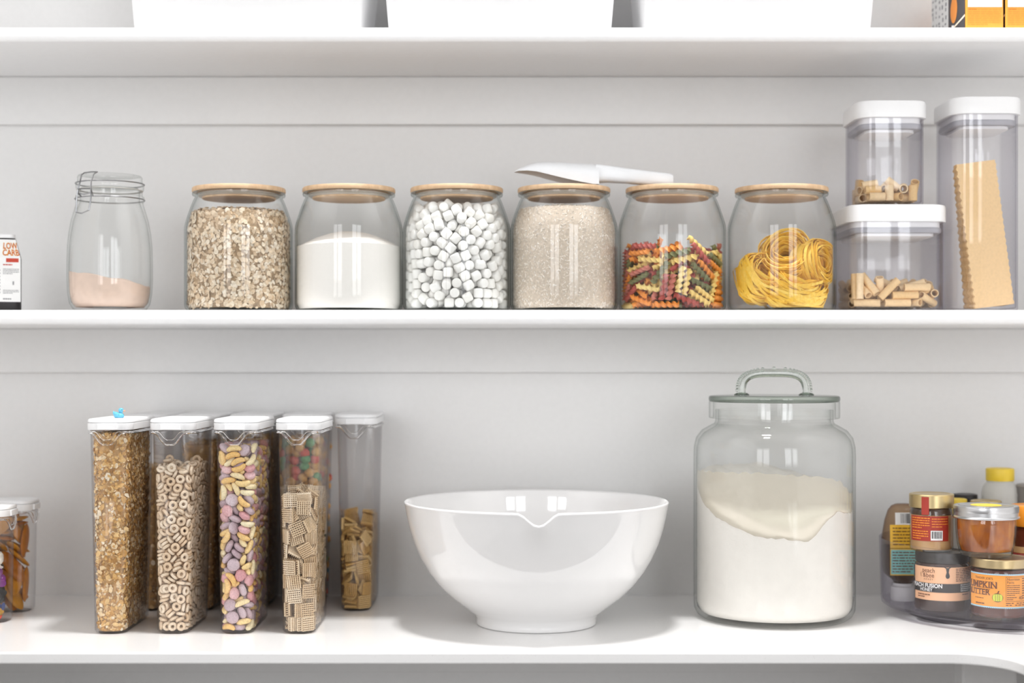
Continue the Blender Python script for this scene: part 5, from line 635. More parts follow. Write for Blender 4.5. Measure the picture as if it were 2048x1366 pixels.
def fill(setname, name, shapes, mats, origin, rz, score, limit, label, cat, group, keep=None, massname=None, masslabel=None, twin=False):
    """singles: the pieces lying nearest the viewer, each an object; the rest one mass"""
    k, p, q = pieces(setname)
    if keep is not None:
        s = keep(p); k, p, q = k[s], p[s], q[s]
    sc = score(p); order = np.argsort(sc)
    protos = []
    for (V, Fc), mm in zip(shapes, mats):
        me = MB().add(V, Fc).mesh(name, mm, True, 60); protos.append(me)
    first = {}; Zq = Quaternion((0, 0, 1), rz)
    for i in order[:limit]:
        kk = int(k[i])
        if kk not in first:
            ob = bpy.data.objects.new(name, protos[kk]); first[kk] = ob
            ob.rotation_mode = 'QUATERNION'
            lb = label[kk] if isinstance(label, list) else label
            tag(ob, lb, cat, group[kk] if isinstance(group, list) else group)
        else: ob = first[kk].copy()
        COL.objects.link(ob)
        ob.location = Vector(origin)+Zq@Vector(p[i]); ob.rotation_quaternion = Zq@Quaternion(q[i])
    rest = order[limit:]
    rk, rp, rq = k[rest], p[rest], q[rest]
    if twin:                                  # the back half of a deep box
        tk, tp, tq = k, p*np.array([-1, -1, 1]), np.stack([-q[:, 3], -q[:, 2], q[:, 1], q[:, 0]], 1)
        rk, rp, rq = np.concatenate([rk, tk]), np.concatenate([rp, tp]), np.concatenate([rq, tq])
    if len(rk) and massname:
        mass(massname, shapes, mats, rk, rp, rq, origin, rz, masslabel, cat)
# shapes, lying as in their poses
def g_marsh():
    r, l = .0066, .0128; b = .0022
    return lathe([(0, -l/2), (r-b, -l/2), (r-.3*b, -l/2+.3*b), (r, -l/2+b), (r, l/2-b), (r-.3*b, l/2-.3*b), (r-b, l/2), (0, l/2)], 14)
def g_ring():
    vs = []; fs = []; n, m = 14, 7
    for i in range(n):
        a = 2*PI*i/n
        for j in range(m):
            t = 2*PI*j/m; rr_ = .0040+.0020*math.cos(t); vs.append((rr_*math.cos(a), rr_*math.sin(a), .0020*math.sin(t)))
    for i in range(n):
        for j in range(m): fs.append((i*m+j, ((i+1) % n)*m+j, ((i+1) % n)*m+(j+1) % m, i*m+(j+1) % m))
    return vs, fs
def g_banana():
    path = []; rad = []
    for i in range(9):
        t = -1+2*i/8; path.append((.0075*math.sin(t*1.1)/math.sin(1.1), .0032*(1-math.cos(t*1.1))/(1-math.cos(1.1))-.0012, 0)); rad.append(.0033*math.sqrt(max(.12, 1-t*t*.85)))
    return tube(path, rad, 8)
def g_disc(a, b, c, lump=0, n=14, seed=1):
    r = random.Random(seed); vs, fs = lathe([(0, -c), (a*.55, -c*.95), (a*.88, -c*.6), (a, 0), (a*.88, c*.6), (a*.55, c*.95), (0, c)], n)
    return [(x*(1+lump*r.uniform(-1, 1)), y*b/a*(1+lump*r.uniform(-1, 1)), z*(1+2*lump*r.uniform(-1, 1))) for x, y, z in vs], fs
def g_square():
    m = MB(); L = .0088; w = .00055; n = 7
    for i in range(n):
        c = -L+w+(2*L-2*w)*i/(n-1)
        m.add(*box(-L, L, c-w, c+w, -.0019, .0003)); m.add(*box(c-w, c+w, -L, L, -.0003, .0019))
    return m.v, m.f
def g_rotini():
    vs = []; fs = []; N, K = 22, 9
    for i in range(N):
        x = -.018+.036*i/(N-1); tw = 2*PI*1.5*i/(N-1)
        for k in range(K):
            a = 2*PI*k/K; r = .0047 if k % 3 == 0 else .0019; vs.append((x, r*math.cos(a+tw), r*math.sin(a+tw)))
    for i in range(N-1):
        for k in range(K): fs.append((i*K+k, i*K+(k+1) % K, (i+1)*K+(k+1) % K, (i+1)*K+k))
    fs += [tuple(range(K-1, -1, -1)), tuple((N-1)*K+k for k in range(K))]
    return vs, fs
def g_tube(r, l, w, n=18):
    P = [(r-w, -l/2), (r, -l/2), (r, l/2), (r-w, l/2)]; vs = []; fs = []
    for x, q in [(a[1], a[0]) for a in P]:
        vs += [(x, q*math.cos(2*PI*k/n)*(1+(.03 if k % 2 else 0)), q*math.sin(2*PI*k/n)*(1+(.03 if k % 2 else 0))) for k in range(n)]
    for j in range(4):
        for k in range(n): fs.append((j*n+k, j*n+(k+1) % n, ((j+1) % 4)*n+(k+1) % n, ((j+1) % 4)*n+k))
    return vs, [tuple(reversed(f)) for f in fs]
def g_candy():
    vs, fs = lathe([(0, -.009), (.0035, -.0085), (.0058, -.005), (.0062, 0), (.0058, .005), (.0035, .0085), (.0012, .0095), (.0035, .0125), (.0055, .0138), (0, .0132)], 10)
    return [(z, x, y) for x, y, z in vs], fs

# ------------------------------------------------------------------ flake and grain fills (uncountable)
def on_drum(n, Rf, h0, h1):
    a = RNG.uniform(0, 2*PI, n); h = RNG.uniform(h0, h1, n); r = np.array([Rf(x) for x in h])
    return np.stack([r*np.cos(a), r*np.sin(a), h], 1), np.stack([np.cos(a), np.sin(a), 0*a], 1)
def on_box(n, hwf, hd, cr, h0, h1):
    P = np.array(rr(hwf(.13), hd, cr, 5)); D = np.roll(P, -1, 0)-P; L = np.linalg.norm(D, axis=1); cum = np.concatenate([[0], np.cumsum(L)])
    s = RNG.uniform(0, cum[-1], n); i = np.clip(np.searchsorted(cum, s)-1, 0, len(P)-1); t = (s-cum[i])/L[i]
    xy = P[i]+D[i]*t[:, None]; nn = np.stack([D[i][:, 1], -D[i][:, 0]], 1)/L[i][:, None]
    h = RNG.uniform(h0, h1, n); w = np.array([hwf(x) for x in h])/hwf(.13)
    return np.stack([xy[:, 0]*w, xy[:, 1], h], 1), np.stack([nn[:, 0], nn[:, 1], 0*h], 1)
def flakes(pos, nor, size, thick, tilt, aspect=(.7, 1.0), ring=6, deep=.003, seed=0):
    n = len(pos); t = RNG.normal(0, tilt, (n, 3)); N = nor+t; N /= np.linalg.norm(N, axis=1)[:, None]
    s = RNG.uniform(*size, n); b = s*RNG.uniform(*aspect, n); th = thick*s
    A = np.cross(N, RNG.normal(size=(n, 3))); A /= np.linalg.norm(A, axis=1)[:, None]; Bv = np.cross(N, A)
    sn = np.sqrt(np.clip(1-(N*nor).sum(1)**2, 0, 1)); back = s*sn+th*1.1+RNG.uniform(0, deep, n)
    C = pos-nor*back[:, None]
    vs = np.zeros((n, ring+2, 3))
    for k in range(ring):
        a = 2*PI*k/ring; j = RNG.uniform(.8, 1.12, n)
        vs[:, k] = C+A*(s*j*math.cos(a))[:, None]+Bv*(b*j*math.sin(a))[:, None]+N*(RNG.normal(0, .12, n)*s)[:, None]
    vs[:, ring] = C+N*th[:, None]; vs[:, ring+1] = C-N*th[:, None]
    base = [(k, (k+1) % ring, ring) for k in range(ring)]+[((k+1) % ring, k, ring+1) for k in range(ring)]
    fs = (np.array(base)[None]+(np.arange(n)*(ring+2))[:, None, None]).reshape(-1, 3)
    return vs.reshape(-1, 3), fs
def stuff_obj(name, V, Fc, mats, core, origin, label, cat, group=None, angle=50):
    m = MB(); m.v = [tuple(x) for x in V]; m.f = [tuple(int(i) for i in x) for x in Fc]; m.mi = [0]*len(m.f)
    if core: m.add(core[0], core[1], 1)
    o = m.obj(name, mats, angle=angle, loc=origin); return tag(o, label, cat, group, 'stuff')
def heap(Rf, hf, n=72, rings=16, lev=10, bottom=.0):
    """a heap in a round jar: Rf(z) inside radius, hf(x, y) surface height"""
    vs = [(0, 0, bottom)]; fs = []; ringsv = []
    hc = []
    for i in range(n):
        a = 2*PI*i/n; h = hf(Rf(.1)*math.cos(a), Rf(.1)*math.sin(a)); hc.append(h)
    for l in range(lev+1):
        s = len(vs)
        for i in range(n):
            a = 2*PI*i/n; z = bottom+(hc[i]-bottom)*l/lev; r = Rf(z); vs.append((r*math.cos(a), r*math.sin(a), z))
        ringsv.append(s)
    for k in range(rings-1, 0, -1):
        s = len(vs); q = k/rings
        for i in range(n):
            a = 2*PI*i/n; r = Rf(hc[i])*q; x, y = r*math.cos(a), r*math.sin(a); vs.append((x, y, hf(x, y)))
        ringsv.append(s)
    for a, b in zip(ringsv, ringsv[1:]):
        for i in range(n): fs.append((a+i, a+(i+1) % n, b+(i+1) % n, b+i))
    t = len(vs); vs.append((0, 0, hf(0, 0)))
    for i in range(n):
        fs.append((0, ringsv[0]+(i+1) % n, ringsv[0]+i)); fs.append((ringsv[-1]+i, ringsv[-1]+(i+1) % n, t))
    return vs, fs
def wob(x, y, s, seed=0):
    return math.sin(x*s+seed)*math.sin(y*s*1.3+seed*2.1)+.5*math.sin(x*s*2.3+1.7*seed+y*s)+.3*math.sin(y*s*3.7-x*s*2.9+seed)

# ------------------------------------------------------------------ jars with bamboo lids on the middle shelf
JOUT = [(0, 0), (.066, 0), (.0712, .0018), (.0740, .006), (.0747, .011), (.0747, .111), (.0744, .116), (.0733, .122), (.0706, .131), (.0665, .143), (.0622, .154), (.0596, .1585), (.0594, .1600), (.0634, .1606), (.0641, .1625), (.0634, .1648)]
JIN = [(.0578, .1648), (.0574, .1590), (.0600, .1535), (.0645, .1425), (.0686, .1305), (.0714, .1210), (.0724, .1150), (.0726, .1110), (.0726, .012), (.0715, .007), (.069, .0036), (0, .0030)]
def jin(z):
    return float(np.interp(z, [0, .0032, .007, .012, .111, .121, .1305, .1425, .1535, .159], [.067, .0685, .0708, .0719, .0719, .0707, .0679, .0638, .0593, .0567]))
JD = 2.085
def jar(u, label):
    p = at(u, 728, JD); t = thing('storage_jar', label, 'jar', (p.x, p.y, SH_M), 0, 'bamboo-lidded glass jars on the middle shelf')
    MB().add(*lathe(JOUT+JIN, 72)).obj('glass_body', 'jar_glass', t)
    lid = MB().add(*lathe([(0, .1650), (.0636, .1650), (.0643, .1660), (.0643, .1702), (.0634, .1714), (0, .1714)], 72)).obj('lid', 'bamboo', t, label='round bamboo lid')
    MB().add(*lathe([(0, .1560), (.0498, .1560), (.0506, .1567), (.0506, .1650), (0, .1650)], 64)).obj('plug', 'bamboo', lid)
    MB().add(*lathe([(.0507, .1585), (.0545, .1590), (.0560, .1600), (.0545, .1612), (.0560, .1622), (.0545, .1640), (.0507, .1645)], 64)).obj('seal_ring', 'frosted_plastic', lid)
    return Vector((p.x, p.y, SH_M))
J1 = jar(478, 'glass jar full of rolled oats, leftmost with a bamboo lid')
J2 = jar(698, 'glass jar half full of white sugar under a bamboo lid')
J3 = jar(913.5, 'glass jar packed with mini marshmallows under a bamboo lid')
J4 = jar(1128, 'glass jar full of pale rice, white scoop on its bamboo lid')
J5 = jar(1344, 'glass jar of tricolour spiral pasta under a bamboo lid')
J6 = jar(1563, 'glass jar of yellow ribbon pasta nests, rightmost with a bamboo lid')
# oats
p1, n1 = on_drum(5200, lambda h: jin(h)-.0003, .005, .136)
ta = RNG.uniform(0, 2*PI, 900); tr_ = np.sqrt(RNG.uniform(0, 1, 900))*.061
p2 = np.stack([tr_*np.cos(ta), tr_*np.sin(ta), .1415+.003*(1-(tr_/.061)**2)], 1); n2 = np.tile([0, 0, 1.], (900, 1))
V1, F1 = flakes(p1, n1, (.0028, .0046), .12, .33, deep=.0024)
V2, F2 = flakes(p2, n2, (.0022, .0040), .14, .5)
core = lathe([(0, .0036)]+[(jin(z)-.0032, z) for z in (.0042, .012, .06, .111, .121, .131, .1365)]+[(0, .1385)], 48)
stuff_obj('rolled_oats', np.concatenate([V1, V2]), np.concatenate([F1, F2+len(V1)]), ['oat', 'oat_core'], core, J1, 'beige rolled oats filling the leftmost bamboo-lidded jar', 'oats')
# sugar
o = MB().add(*heap(jin, lambda x, y: .0895+.021*max(0, 1-(x*x+(y-.004)**2)/.0052)**1.1+.0016*(1-(x/.072)**2)+.0003*wob(x, y, 160), bottom=.0036)).obj('sugar', 'sugar', loc=J2, angle=50)
tag(o, 'white sugar heaped in the second bamboo-lidded jar', 'sugar', None, 'stuff')
# marshmallows
UP = Vector((0, 0, .0035))
fill('marsh', 'marshmallow', [g_marsh()], ['marshmallow'], J3+UP, 0,
     lambda p: p[:, 1]+np.sqrt(np.maximum(.0712**2-p[:, 0]**2, 0)), 300,
     'small white marshmallow against the glass of the marshmallow jar', 'marshmallow', 'marshmallows seen in the jar',
     keep=lambda p: p[:, 2] < .1435,
     massname='marshmallows', masslabel='white marshmallows deeper inside the marshmallow jar')
# rice
p1, n1 = on_drum(11000, lambda h: jin(h)-.0002, .0045, .141)
V1, F1 = flakes(p1, n1, (.0018, .0030), .28, .28, aspect=(.26, .36), ring=5, deep=.0012)
ta = RNG.uniform(0, 2*PI, 1200); tr_ = np.sqrt(RNG.uniform(0, 1, 1200))*.058
V2, F2 = flakes(np.stack([tr_*np.cos(ta), tr_*np.sin(ta), .1450+.002*(1-(tr_/.06)**2)], 1), np.tile([0, 0, 1.], (1200, 1)), (.0018, .003), .28, .3, aspect=(.26, .36), ring=5)
core = lathe([(0, .0036)]+[(jin(z)-.0016, z) for z in (.0042, .012, .06, .111, .121, .131, .1415)]+[(0, .1435)], 48)
stuff_obj('rice', np.concatenate([V1, V2]), np.concatenate([F1, F2+len(V1)]), ['rice', 'rice_core'], core, J4, 'pale grains of rice filling the jar under the scoop', 'rice')
# tricolour rotini
fill('rotini', 'spiral_pasta', [g_rotini()], ['rotini'], J5+UP, 0,
     lambda p: np.minimum(p[:, 1]+np.sqrt(np.maximum(.0712**2-p[:, 0]**2, 0)), .5*(.10-p[:, 2])), 300,
     'orange, red, green or yellow spiral pasta piece in the tricolour pasta jar', 'pasta', 'spiral pasta pieces in the jar', massname='spiral_pasta_mass', masslabel='spiral pasta at the back of the tricolour pasta jar')
# ribbon pasta nests
def nest(c, rx, ry, rot, strands, label, seed):
    r = random.Random(seed); m = MB()
    for s in range(strands):
        pa = r.uniform(0, 2*PI); pr = math.sqrt(r.uniform(.05, 1)); a0 = r.uniform(0, 2*PI); sweep = r.uniform(1.3, 2.3)*PI
        zz = ry*pr*math.sin(pa); kk = rx-ry*.85+ry*.85*pr*math.cos(pa); tz = r.uniform(-.38, .38); w = .0019; N = 26; vs = []; fs = []
        for i in range(N):
            a = a0+sweep*i/(N-1); rad = kk*(1+.06*math.sin(3*a+s)); z = zz+tz*rx*math.sin(a+s)
            ca, sa = math.cos(a), math.sin(a)
            for (dr, dz) in ((.0004, -w), (.0004, w), (-.0004, w), (-.0004, -w)):
                vs.append(((rad+dr+.25*dz*math.sin(s))*ca, (rad+dr+.25*dz*math.sin(s))*sa, z+dz))
        for i in range(N-1):
            for q in range(4): fs.append((i*4+q, i*4+(q+1) % 4, i*4+4+(q+1) % 4, i*4+4+q))
        fs += [(3, 2, 1, 0), tuple((N-1)*4+q for q in range(4))]
        m.add(vs, fs)
    R = Euler([math.radians(x) for x in rot]).to_matrix()
    m.v = [tuple(R@Vector(p)) for p in m.v]
    out = []
    for p in m.v:                               # stay inside the glass and on the floor of the jar
        x, y, z = p[0]+c[0], p[1]+c[1], p[2]+c[2]; h = math.hypot(x, y); lim = .0700
        if h > lim: x, y = x*lim/h, y*lim/h
        out.append((x, y, max(z, .0040)))
    m.v = out
    o = m.obj('pasta_nest', 'egg_pasta', loc=J6, recalc=True, angle=50)
    tag(o, label, 'pasta', 'ribbon pasta nests in the jar')
nest((-.034, -.026, .046), .036, .0165, (58, 26, 10), 150, 'yellow ribbon pasta nest jutting left in the rightmost bamboo-lidded jar', 1)
nest((.004, -.020, .072), .039, .0170, (38, -46, 25), 170, 'yellow ribbon pasta nest standing highest in its jar', 2)
nest((.040, -.024, .064), .035, .0165, (78, 14, 40), 170, 'yellow ribbon pasta nest pressed to the right side of its jar', 3)
nest((.012, -.030, .028), .044, .0165, (28, 8, 10), 180, 'yellow ribbon pasta nest lying lowest at the front of its jar', 4)
nest((-.004, .028, .040), .040, .018, (40, -12, 60), 110, 'yellow ribbon pasta nest at the back of its jar', 5)

# ------------------------------------------------------------------ scoop lying on two lids
def scoop():
    secs = []; N = 16
    # (x, centre z, half width y, rise of the back, sag of the lip): bowl tip at left, handle at right
    S = [(-.086, .0215, .003, .001), (-.080, .0220, .014, .004), (-.068, .0215, .022, .0095), (-.055, .0195, .027, .015), (-.040, .0155, .030, .020), (-.020, .0105, .031, .0245), (0, .0060, .031, .0280), (.022, .0020, .030, .0310), (.030, .0020, .029, .0300)]
    vs = []; fs = []
    for sh in (0, 1):
        for x, zl, hw, rise in S:
            for i in range(N+1):
                a = PI*i/N; k = 1 if sh == 0 else .94
                vs.append((x*(1 if sh == 0 else .985), -hw*k*math.cos(a), zl+rise*k*math.sin(a)**.8))
    W = N+1; L = len(S)
    for k in range(L-1):
        for i in range(N):
            q = (k*W+i, k*W+i+1, (k+1)*W+i+1, (k+1)*W+i); fs.append(q); fs.append(tuple(L*W+j for j in reversed(q)))
    for k in range(L-1):
        for i in (0, N): fs.append((k*W+i, (k+1)*W+i, L*W+(k+1)*W+i, L*W+k*W+i))
    for i in range(N):
        fs.append((i, i+1, L*W+i+1, L*W+i)); e = (L-1)*W; fs.append((e+i, e+i+1, L*W+e+i+1, L*W+e+i))
    e = (L-1)*W; fs.append(tuple(e+i for i in range(W)))
    p = at(1128, 728, 2.078)
    t = thing('scoop', 'white plastic scoop lying across the lids of two jars', 'scoop', (p.x+.017, p.y, SH_M+.1716))
    MB().add(vs, fs).obj('bowl', 'scoop_plastic', t, recalc=True, angle=50)
    H = MB(); ring = []
    for x, z, hw, hh in ((.026, .0195, .020, .0118), (.045, .0190, .0145, .0110), (.07, .0165, .013, .0100), (.10, .0130, .014, .0095), (.128, .0100, .015, .0092), (.1330, .0098, .0135, .0075)):
        ring.append((x, [(a, b+z) for a, b in rr(hw, hh, .006, 4)]))
    v, f = loft(ring); H.add([(z, x, y) for x, y, z in v], f)
    H.obj('handle', 'scoop_plastic', t, recalc=True, angle=40)
scoop()

# ------------------------------------------------------------------ clip-top jar of pink powder
def clip_jar():
    p = at(220, 728, JD); t = thing('clip_top_jar', 'clip-top glass jar with pink powder, apart at the left of its shelf', 'jar', (p.x, p.y, SH_M))
    o_ = [(0, 0), (.044, 0), (.0495, .003), (.0545, .011), (.0572, .026), (.0580, .045), (.0580, .065), (.0574, .090), (.0556, .108), (.0524, .126), (.0480, .141), (.0455, .149), (.0450, .153), (.0462, .154), (.0466, .157), (.0462, .160), (.0440, .161), (.0440, .168)]
    i_ = [(.0405, .168), (.0405, .152), (.0425, .147), (.0455, .138), (.0495, .125), (.0528, .107), (.0548, .088), (.0555, .065), (.0555, .045), (.0547, .027), (.052, .013), (.047, .007), (0, .006)]
    MB().add(*lathe(o_+i_, 64)).obj('glass_body', 'old_glass', t)
    lid = MB().add(*lathe([(0, .172), (.039, .1715), (.0400, .1690), (.0452, .1690), (.0460, .1715), (.0460, .176), (.0445, .179), (.0435, .183), (.0440, .186), (.0425, .1888), (.038, .1893), (.034, .1880), (0, .1870)], 64)).obj('lid', 'old_glass', t)
    MB().add(*lathe([(.0410, .1680), (.0448, .1680), (.0452, .1685), (.0448, .1691), (.0410, .1691)], 48)).obj('rubber_seal', 'rubber_ring', lid)
    w = MB(); R = .0468
    def cyl(a, z, r=R): a = math.radians(a); return (r*math.sin(a), -r*math.cos(a), z)
    w.add(*tube([cyl(a, .156, .0472) for a in range(0, 360, 10)], .0009, 6, closed=True))
    w.add(*tube([cyl(a, .1775, .0466) for a in range(0, 360, 10)], .0009, 6, closed=True))
    w.obj('wire_band', 'steel', t)
    c = MB()
    for s in (-1, 1):
        c.add(*tube([cyl(-25+s*12, .156, .048), cyl(-25+s*13, .160, .052), cyl(-25+s*12, .166, .0535), cyl(-25+s*11, .175, .051), cyl(-25+s*13, .186, .047), cyl(-25+s*16, .1895, .041)], .0010, 6))
    c.add(*tube([cyl(-41, .1895, .041), cyl(-25, .1905, .038), cyl(-9, .1895, .041)], .0010, 6))
    c.obj('wire_bail', 'steel', t)
    l = MB()
    l.add(*tube([cyl(-37, .166, .0535), cyl(-38, .152, .055), cyl(-37, .134, .0565), cyl(-25, .132, .0575), cyl(-14, .136, .0565), cyl(-12, .152, .055), cyl(-13, .166, .0535)], .0010, 6, closed=True))
    l.add(*tube([cyl(-36, .160, .052), cyl(-25, .158, .053), cyl(-14, .160, .052)], .0010, 6))
    l.obj('clip_lever', 'steel', t)
    q = Vector((p.x, p.y, SH_M))
    def rin(z): return float(np.interp(z, [.006, .007, .013, .027, .045, .065, .088], [.046, .0465, .0515, .0542, .0550, .0550, .0543]))
    o = MB().add(*heap(rin, lambda x, y: .047-.17*x-.9*max(0, x-.02)*.1+.004*wob(x, y, 60, 3)*.4, bottom=.0065)).obj('pink_powder', 'powder', loc=q, angle=60)
    tag(o, 'pale pink powder sloping in the bottom of the clip-top jar', 'powder', None, 'stuff')
clip_jar()
# ------------------------------------------------------------------ white-lidded cereal containers
def chw(h, k=0.0): return .0217+.0053*h/.262-k
LIDM = {}
m = bpy.data.materials.new('solid_plastic'); m.use_nodes = True; M['solid_plastic'] = m
m.node_tree.nodes.clear(); _o = m.node_tree.nodes.new('ShaderNodeOutputMaterial'); _g = m.node_tree.nodes.new('ShaderNodeBsdfGlass')
_g.inputs['Color'].default_value = (.98, .98, .98, 1); _g.inputs['Roughness'].default_value = .05; _g.inputs['IOR'].default_value = 1.5
m.node_tree.links.new(_g.outputs[0], _o.inputs[0])
def bead(hwf, hd, z, dipd, dipw, out, r):
    """moulded rim line that dips in a U at the front"""
    P = rr(hwf, hd, .0175, 9); pts = []
    # resample densely along the front
    for (x0, y0), (x1, y1) in zip(P, P[1:]+P[:1]):
        n = 30 if (abs(y0+hd) < 1e-6 and abs(y1+hd) < 1e-6) else (6 if y0 < 0 and y1 < 0 and math.dist((x0, y0), (x1, y1)) < .03 else 2)
        for i in range(n): pts.append((x0+(x1-x0)*i/n, y0+(y1-y0)*i/n))
    path = []
    for x, y in pts:
        dz = 0
        if y < -hd+.02:
            t = min(1, abs(x+.0015)/dipw); s = min(1, (1-t)/.82); dz = dipd*s*s*(3-2*s)
        path.append((x*1.0, y, z-dz))
    return tube(path, r, 6, closed=True)
def cereal_container(label, loc, rz, H=.262, group=None, w=0.0):
    t = thing('cereal_container', label, 'container', loc, rz, group)
    key = (H, w)
    if key not in LIDM:
        hw0, hw1 = .0217+w, (chw(H) if not w else .0262); hd0, hd1 = .0695, .0715; R = .0175; g = .0010
        body = MB().add(*loft([(0, rr(hw0-.004, hd0-.004, R-.003)), (.0012, rr(hw0-.0018, hd0-.0018, R-.001)), (.004, rr(hw0, hd0, R)),
                               (H*.5, rr((hw0+hw1)/2, (hd0+hd1)/2, R)), (H+.002, rr(hw1, hd1, R)), (H+.002, rr(hw1-g, hd1-g, R-g)),
                               (H*.5, rr((hw0+hw1)/2-g, (hd0+hd1)/2-g, R-g)), (.0045, rr(hw0-g, hd0-g, R-g)), (.0024, rr(hw0-.0026, hd0-.0026, R-.0026))])).mesh('clear_body', 'clear_plastic', angle=50)
        rim = MB().add(*bead(hw1+.0013, hd1+.0013, H-.0030, .0150, .0205, 0, .00115)).add(*bead(hw1+.0011, hd1+.0011, H-.0012, .0105, .0155, 0, .0006)).mesh('rim', 'solid_plastic')
        lw, ld = hw1+.0030, hd1+.0026
        skirt = MB().add(*loft([(H+.0010, rr(lw-.0004, ld-.0004, R)), (H+.0014, rr(lw, ld, R+.001)), (H+.0094, rr(lw, ld, R+.001)), (H+.0099, rr(lw-.0008, ld-.0008, R)), (H+.0099, rr(lw-.004, ld-.004, R-.003))])).mesh('lid', 'white_plastic', angle=35)
        flap = MB().add(*loft([(H+.0099, rr(lw-.0022, ld-.0022, R-.001)), (H+.0106, rr(lw-.0022, ld-.0022, R-.001)), (H+.0107, rr(lw-.0002, ld-.0002, R)), (H+.0130, rr(lw-.0002, ld-.0002, R+.001)), (H+.0142, rr(lw-.0009, ld-.0009, R)), (H+.0152, rr(lw-.0030, ld-.0030, R-.002)), (H+.0157, rr(lw-.009, ld-.012, R-.006))])).mesh('flap', 'white_plastic', angle=35)
        clip = MB().add(*box(-.0132, .0132, -ld-.0016, -ld+.001, H+.0012, H+.0090)).mesh('clip', 'white_plastic', smooth=False)
        LIDM[key] = (body, rim, skirt, flap, clip)
    body, rim, skirt, flap, clip = LIDM[key]
    def ob(n, me, p):
        o = bpy.data.objects.new(n, me); COL.objects.link(o); o.parent = p; return o
    ob('clear_body', body, t); ob('rim', rim, t); s = ob('lid', skirt, t); ob('flap', flap, s); bevel(ob('clip', clip, s), .0006, 2)
    return Vector(loc)
def cx(u, d): return (u-CX)*d/F
FR = -B+1.926+.0715; RW = -B+2.105+.0715
G1 = 'white-lidded cereal containers in the front row'; G2 = 'white-lidded cereal containers in the back row'
C1 = cereal_container('tall clear container of granola with a blue duck on its white lid', (cx(216, 1.926), FR, CT), 0, group=G1)
C2 = cereal_container('tall clear container of plain oat ring cereal under a white lid', (cx(342, 1.926), FR, CT), 0, group=G1)
C3 = cereal_container('tall clear container of pink, purple and yellow fruity cereal', (cx(470, 1.926), FR, CT), 0, group=G1)
C4 = cereal_container('tall clear container of pale woven wheat squares, front row right end', (cx(595, 1.926), FR, CT), 0, group=G1)
xs = [cx(710, 2.105)-.0741*i for i in range(5)]
B5 = cereal_container('clear container with golden cereal squares at the bottom, standing back by the wall', (xs[0], RW, CT), 0, group=G2)
B4 = cereal_container('back-row container of orange cereal with coloured bits, seen through the wheat squares container', (xs[1], RW, CT), 0, group=G2)
B3 = cereal_container('back-row container standing behind the pink and purple cereal container', (xs[2], RW, CT), 0, group=G2)
B2 = cereal_container('back-row container standing behind the oat ring cereal container', (xs[3], RW, CT), 0, group=G2)
B1 = cereal_container('back-row container standing behind the granola container with the duck', (xs[4], RW, CT), 0, group=G2)
# granola
def granola(origin, h1, n, label):
    P, N = on_box(n, lambda h: chw(h, .0014), .0685, .0162, .0045, h1)
    V, Fc = flakes(P, N, (.0016, .0038), .2, .55, deep=.0026)
    P2, N2 = on_box(n//9, lambda h: chw(h, .0014), .0685, .0162, .0045, h1)
    V2, F2 = flakes(P2, N2, (.0038, .0058), .12, .35, aspect=(.55, .85), deep=.001)
    tn = n//14; px = RNG.uniform(-1, 1, tn)*.020; py = RNG.uniform(-1, 1, tn)*.062
    V3, F3 = flakes(np.stack([px, py, h1+.004+0*px], 1), np.tile([0, 0, 1.], (tn, 1)), (.002, .004), .25, .5)
    core = loft([(.0030, rr(.0165, .064, .0135)), (.005, rr(chw(0, .0046), .0650, .0135)), (h1-.002, rr(chw(h1, .0046), .0650, .0135))])
    stuff_obj('granola', np.concatenate([V, V2, V3]), np.concatenate([Fc, F2+len(V), F3+len(V)+len(V2)]), ['granola', 'granola_core'], core, origin, label, 'granola')
granola(C1, .257, 7600, 'golden granola filling the container under the blue duck')
granola(B1, .20, 1500, 'brown cereal flakes in the back-row container behind the granola')
granola(B2, .235, 1500, 'brown cereal flakes in the back-row container behind the oat rings')
granola(B3, .245, 1500, 'brown cereal flakes in the back-row container behind the fruity cereal')
OFF = Vector((0, -.0350, 0.0032))
def front(top):                             # nearness to the front pane, the right pane or the top of the heap
    return lambda p: np.minimum(np.minimum(p[:, 1]+.033, 1.6*(np.array([.0205+.0053*z/.26 for z in p[:, 2]])-p[:, 0])), .8*(top-p[:, 2]))
ctr = Vector((0, .0350, 0))
def half(setname, C, top, name, shapes, mats, label, group, cat, masslabel, limit=300):
    k, p, q = pieces(setname)
    fill(setname, name, shapes, mats, C+OFF, 0, front(top), limit, label, cat, group)
    order = np.argsort(front(top)(p)); rest = order[limit:]
    rk, rp, rq = k[rest], p[rest]+np.array([0, -.035, 0]), q[rest]
    tp = (p+np.array([0, -.035, 0]))*np.array([-1, -1, 1]); tq = np.stack([-q[:, 3], -q[:, 2], q[:, 1], q[:, 0]], 1)
    mass(name+'_pile', shapes, mats, np.concatenate([rk, k]), np.concatenate([rp, tp]), np.concatenate([rq, tq]), C+Vector((0, 0, 0.0032)), 0, masslabel, cat)
half('rings', C2, .193, 'cereal_ring', [g_ring()], ['ring'], 'small tan oat ring in the ring cereal container', 'oat rings seen in their container', 'cereal', 'oat rings deeper in the ring cereal container')
FS = [([tuple(1.2*x for x in p) for p in g[0]], g[1]) for g in (g_banana(), g_disc(.0072, .0072, .0032, .05, seed=3), g_disc(.0068, .006, .0036, .09, seed=5))]
FM = ['banana', 'purple', 'pink']
half('fruit', C3, .25, 'fruity_cereal', FS, FM, ['yellow-orange crescent cereal piece in the fruity cereal container', 'round purple cereal piece in the fruity cereal container', 'pink berry-shaped cereal piece in the fruity cereal container'],
     ['yellow crescent cereal pieces', 'purple cereal pieces', 'pink cereal pieces'], 'cereal', 'mixed fruity cereal deeper in its container')
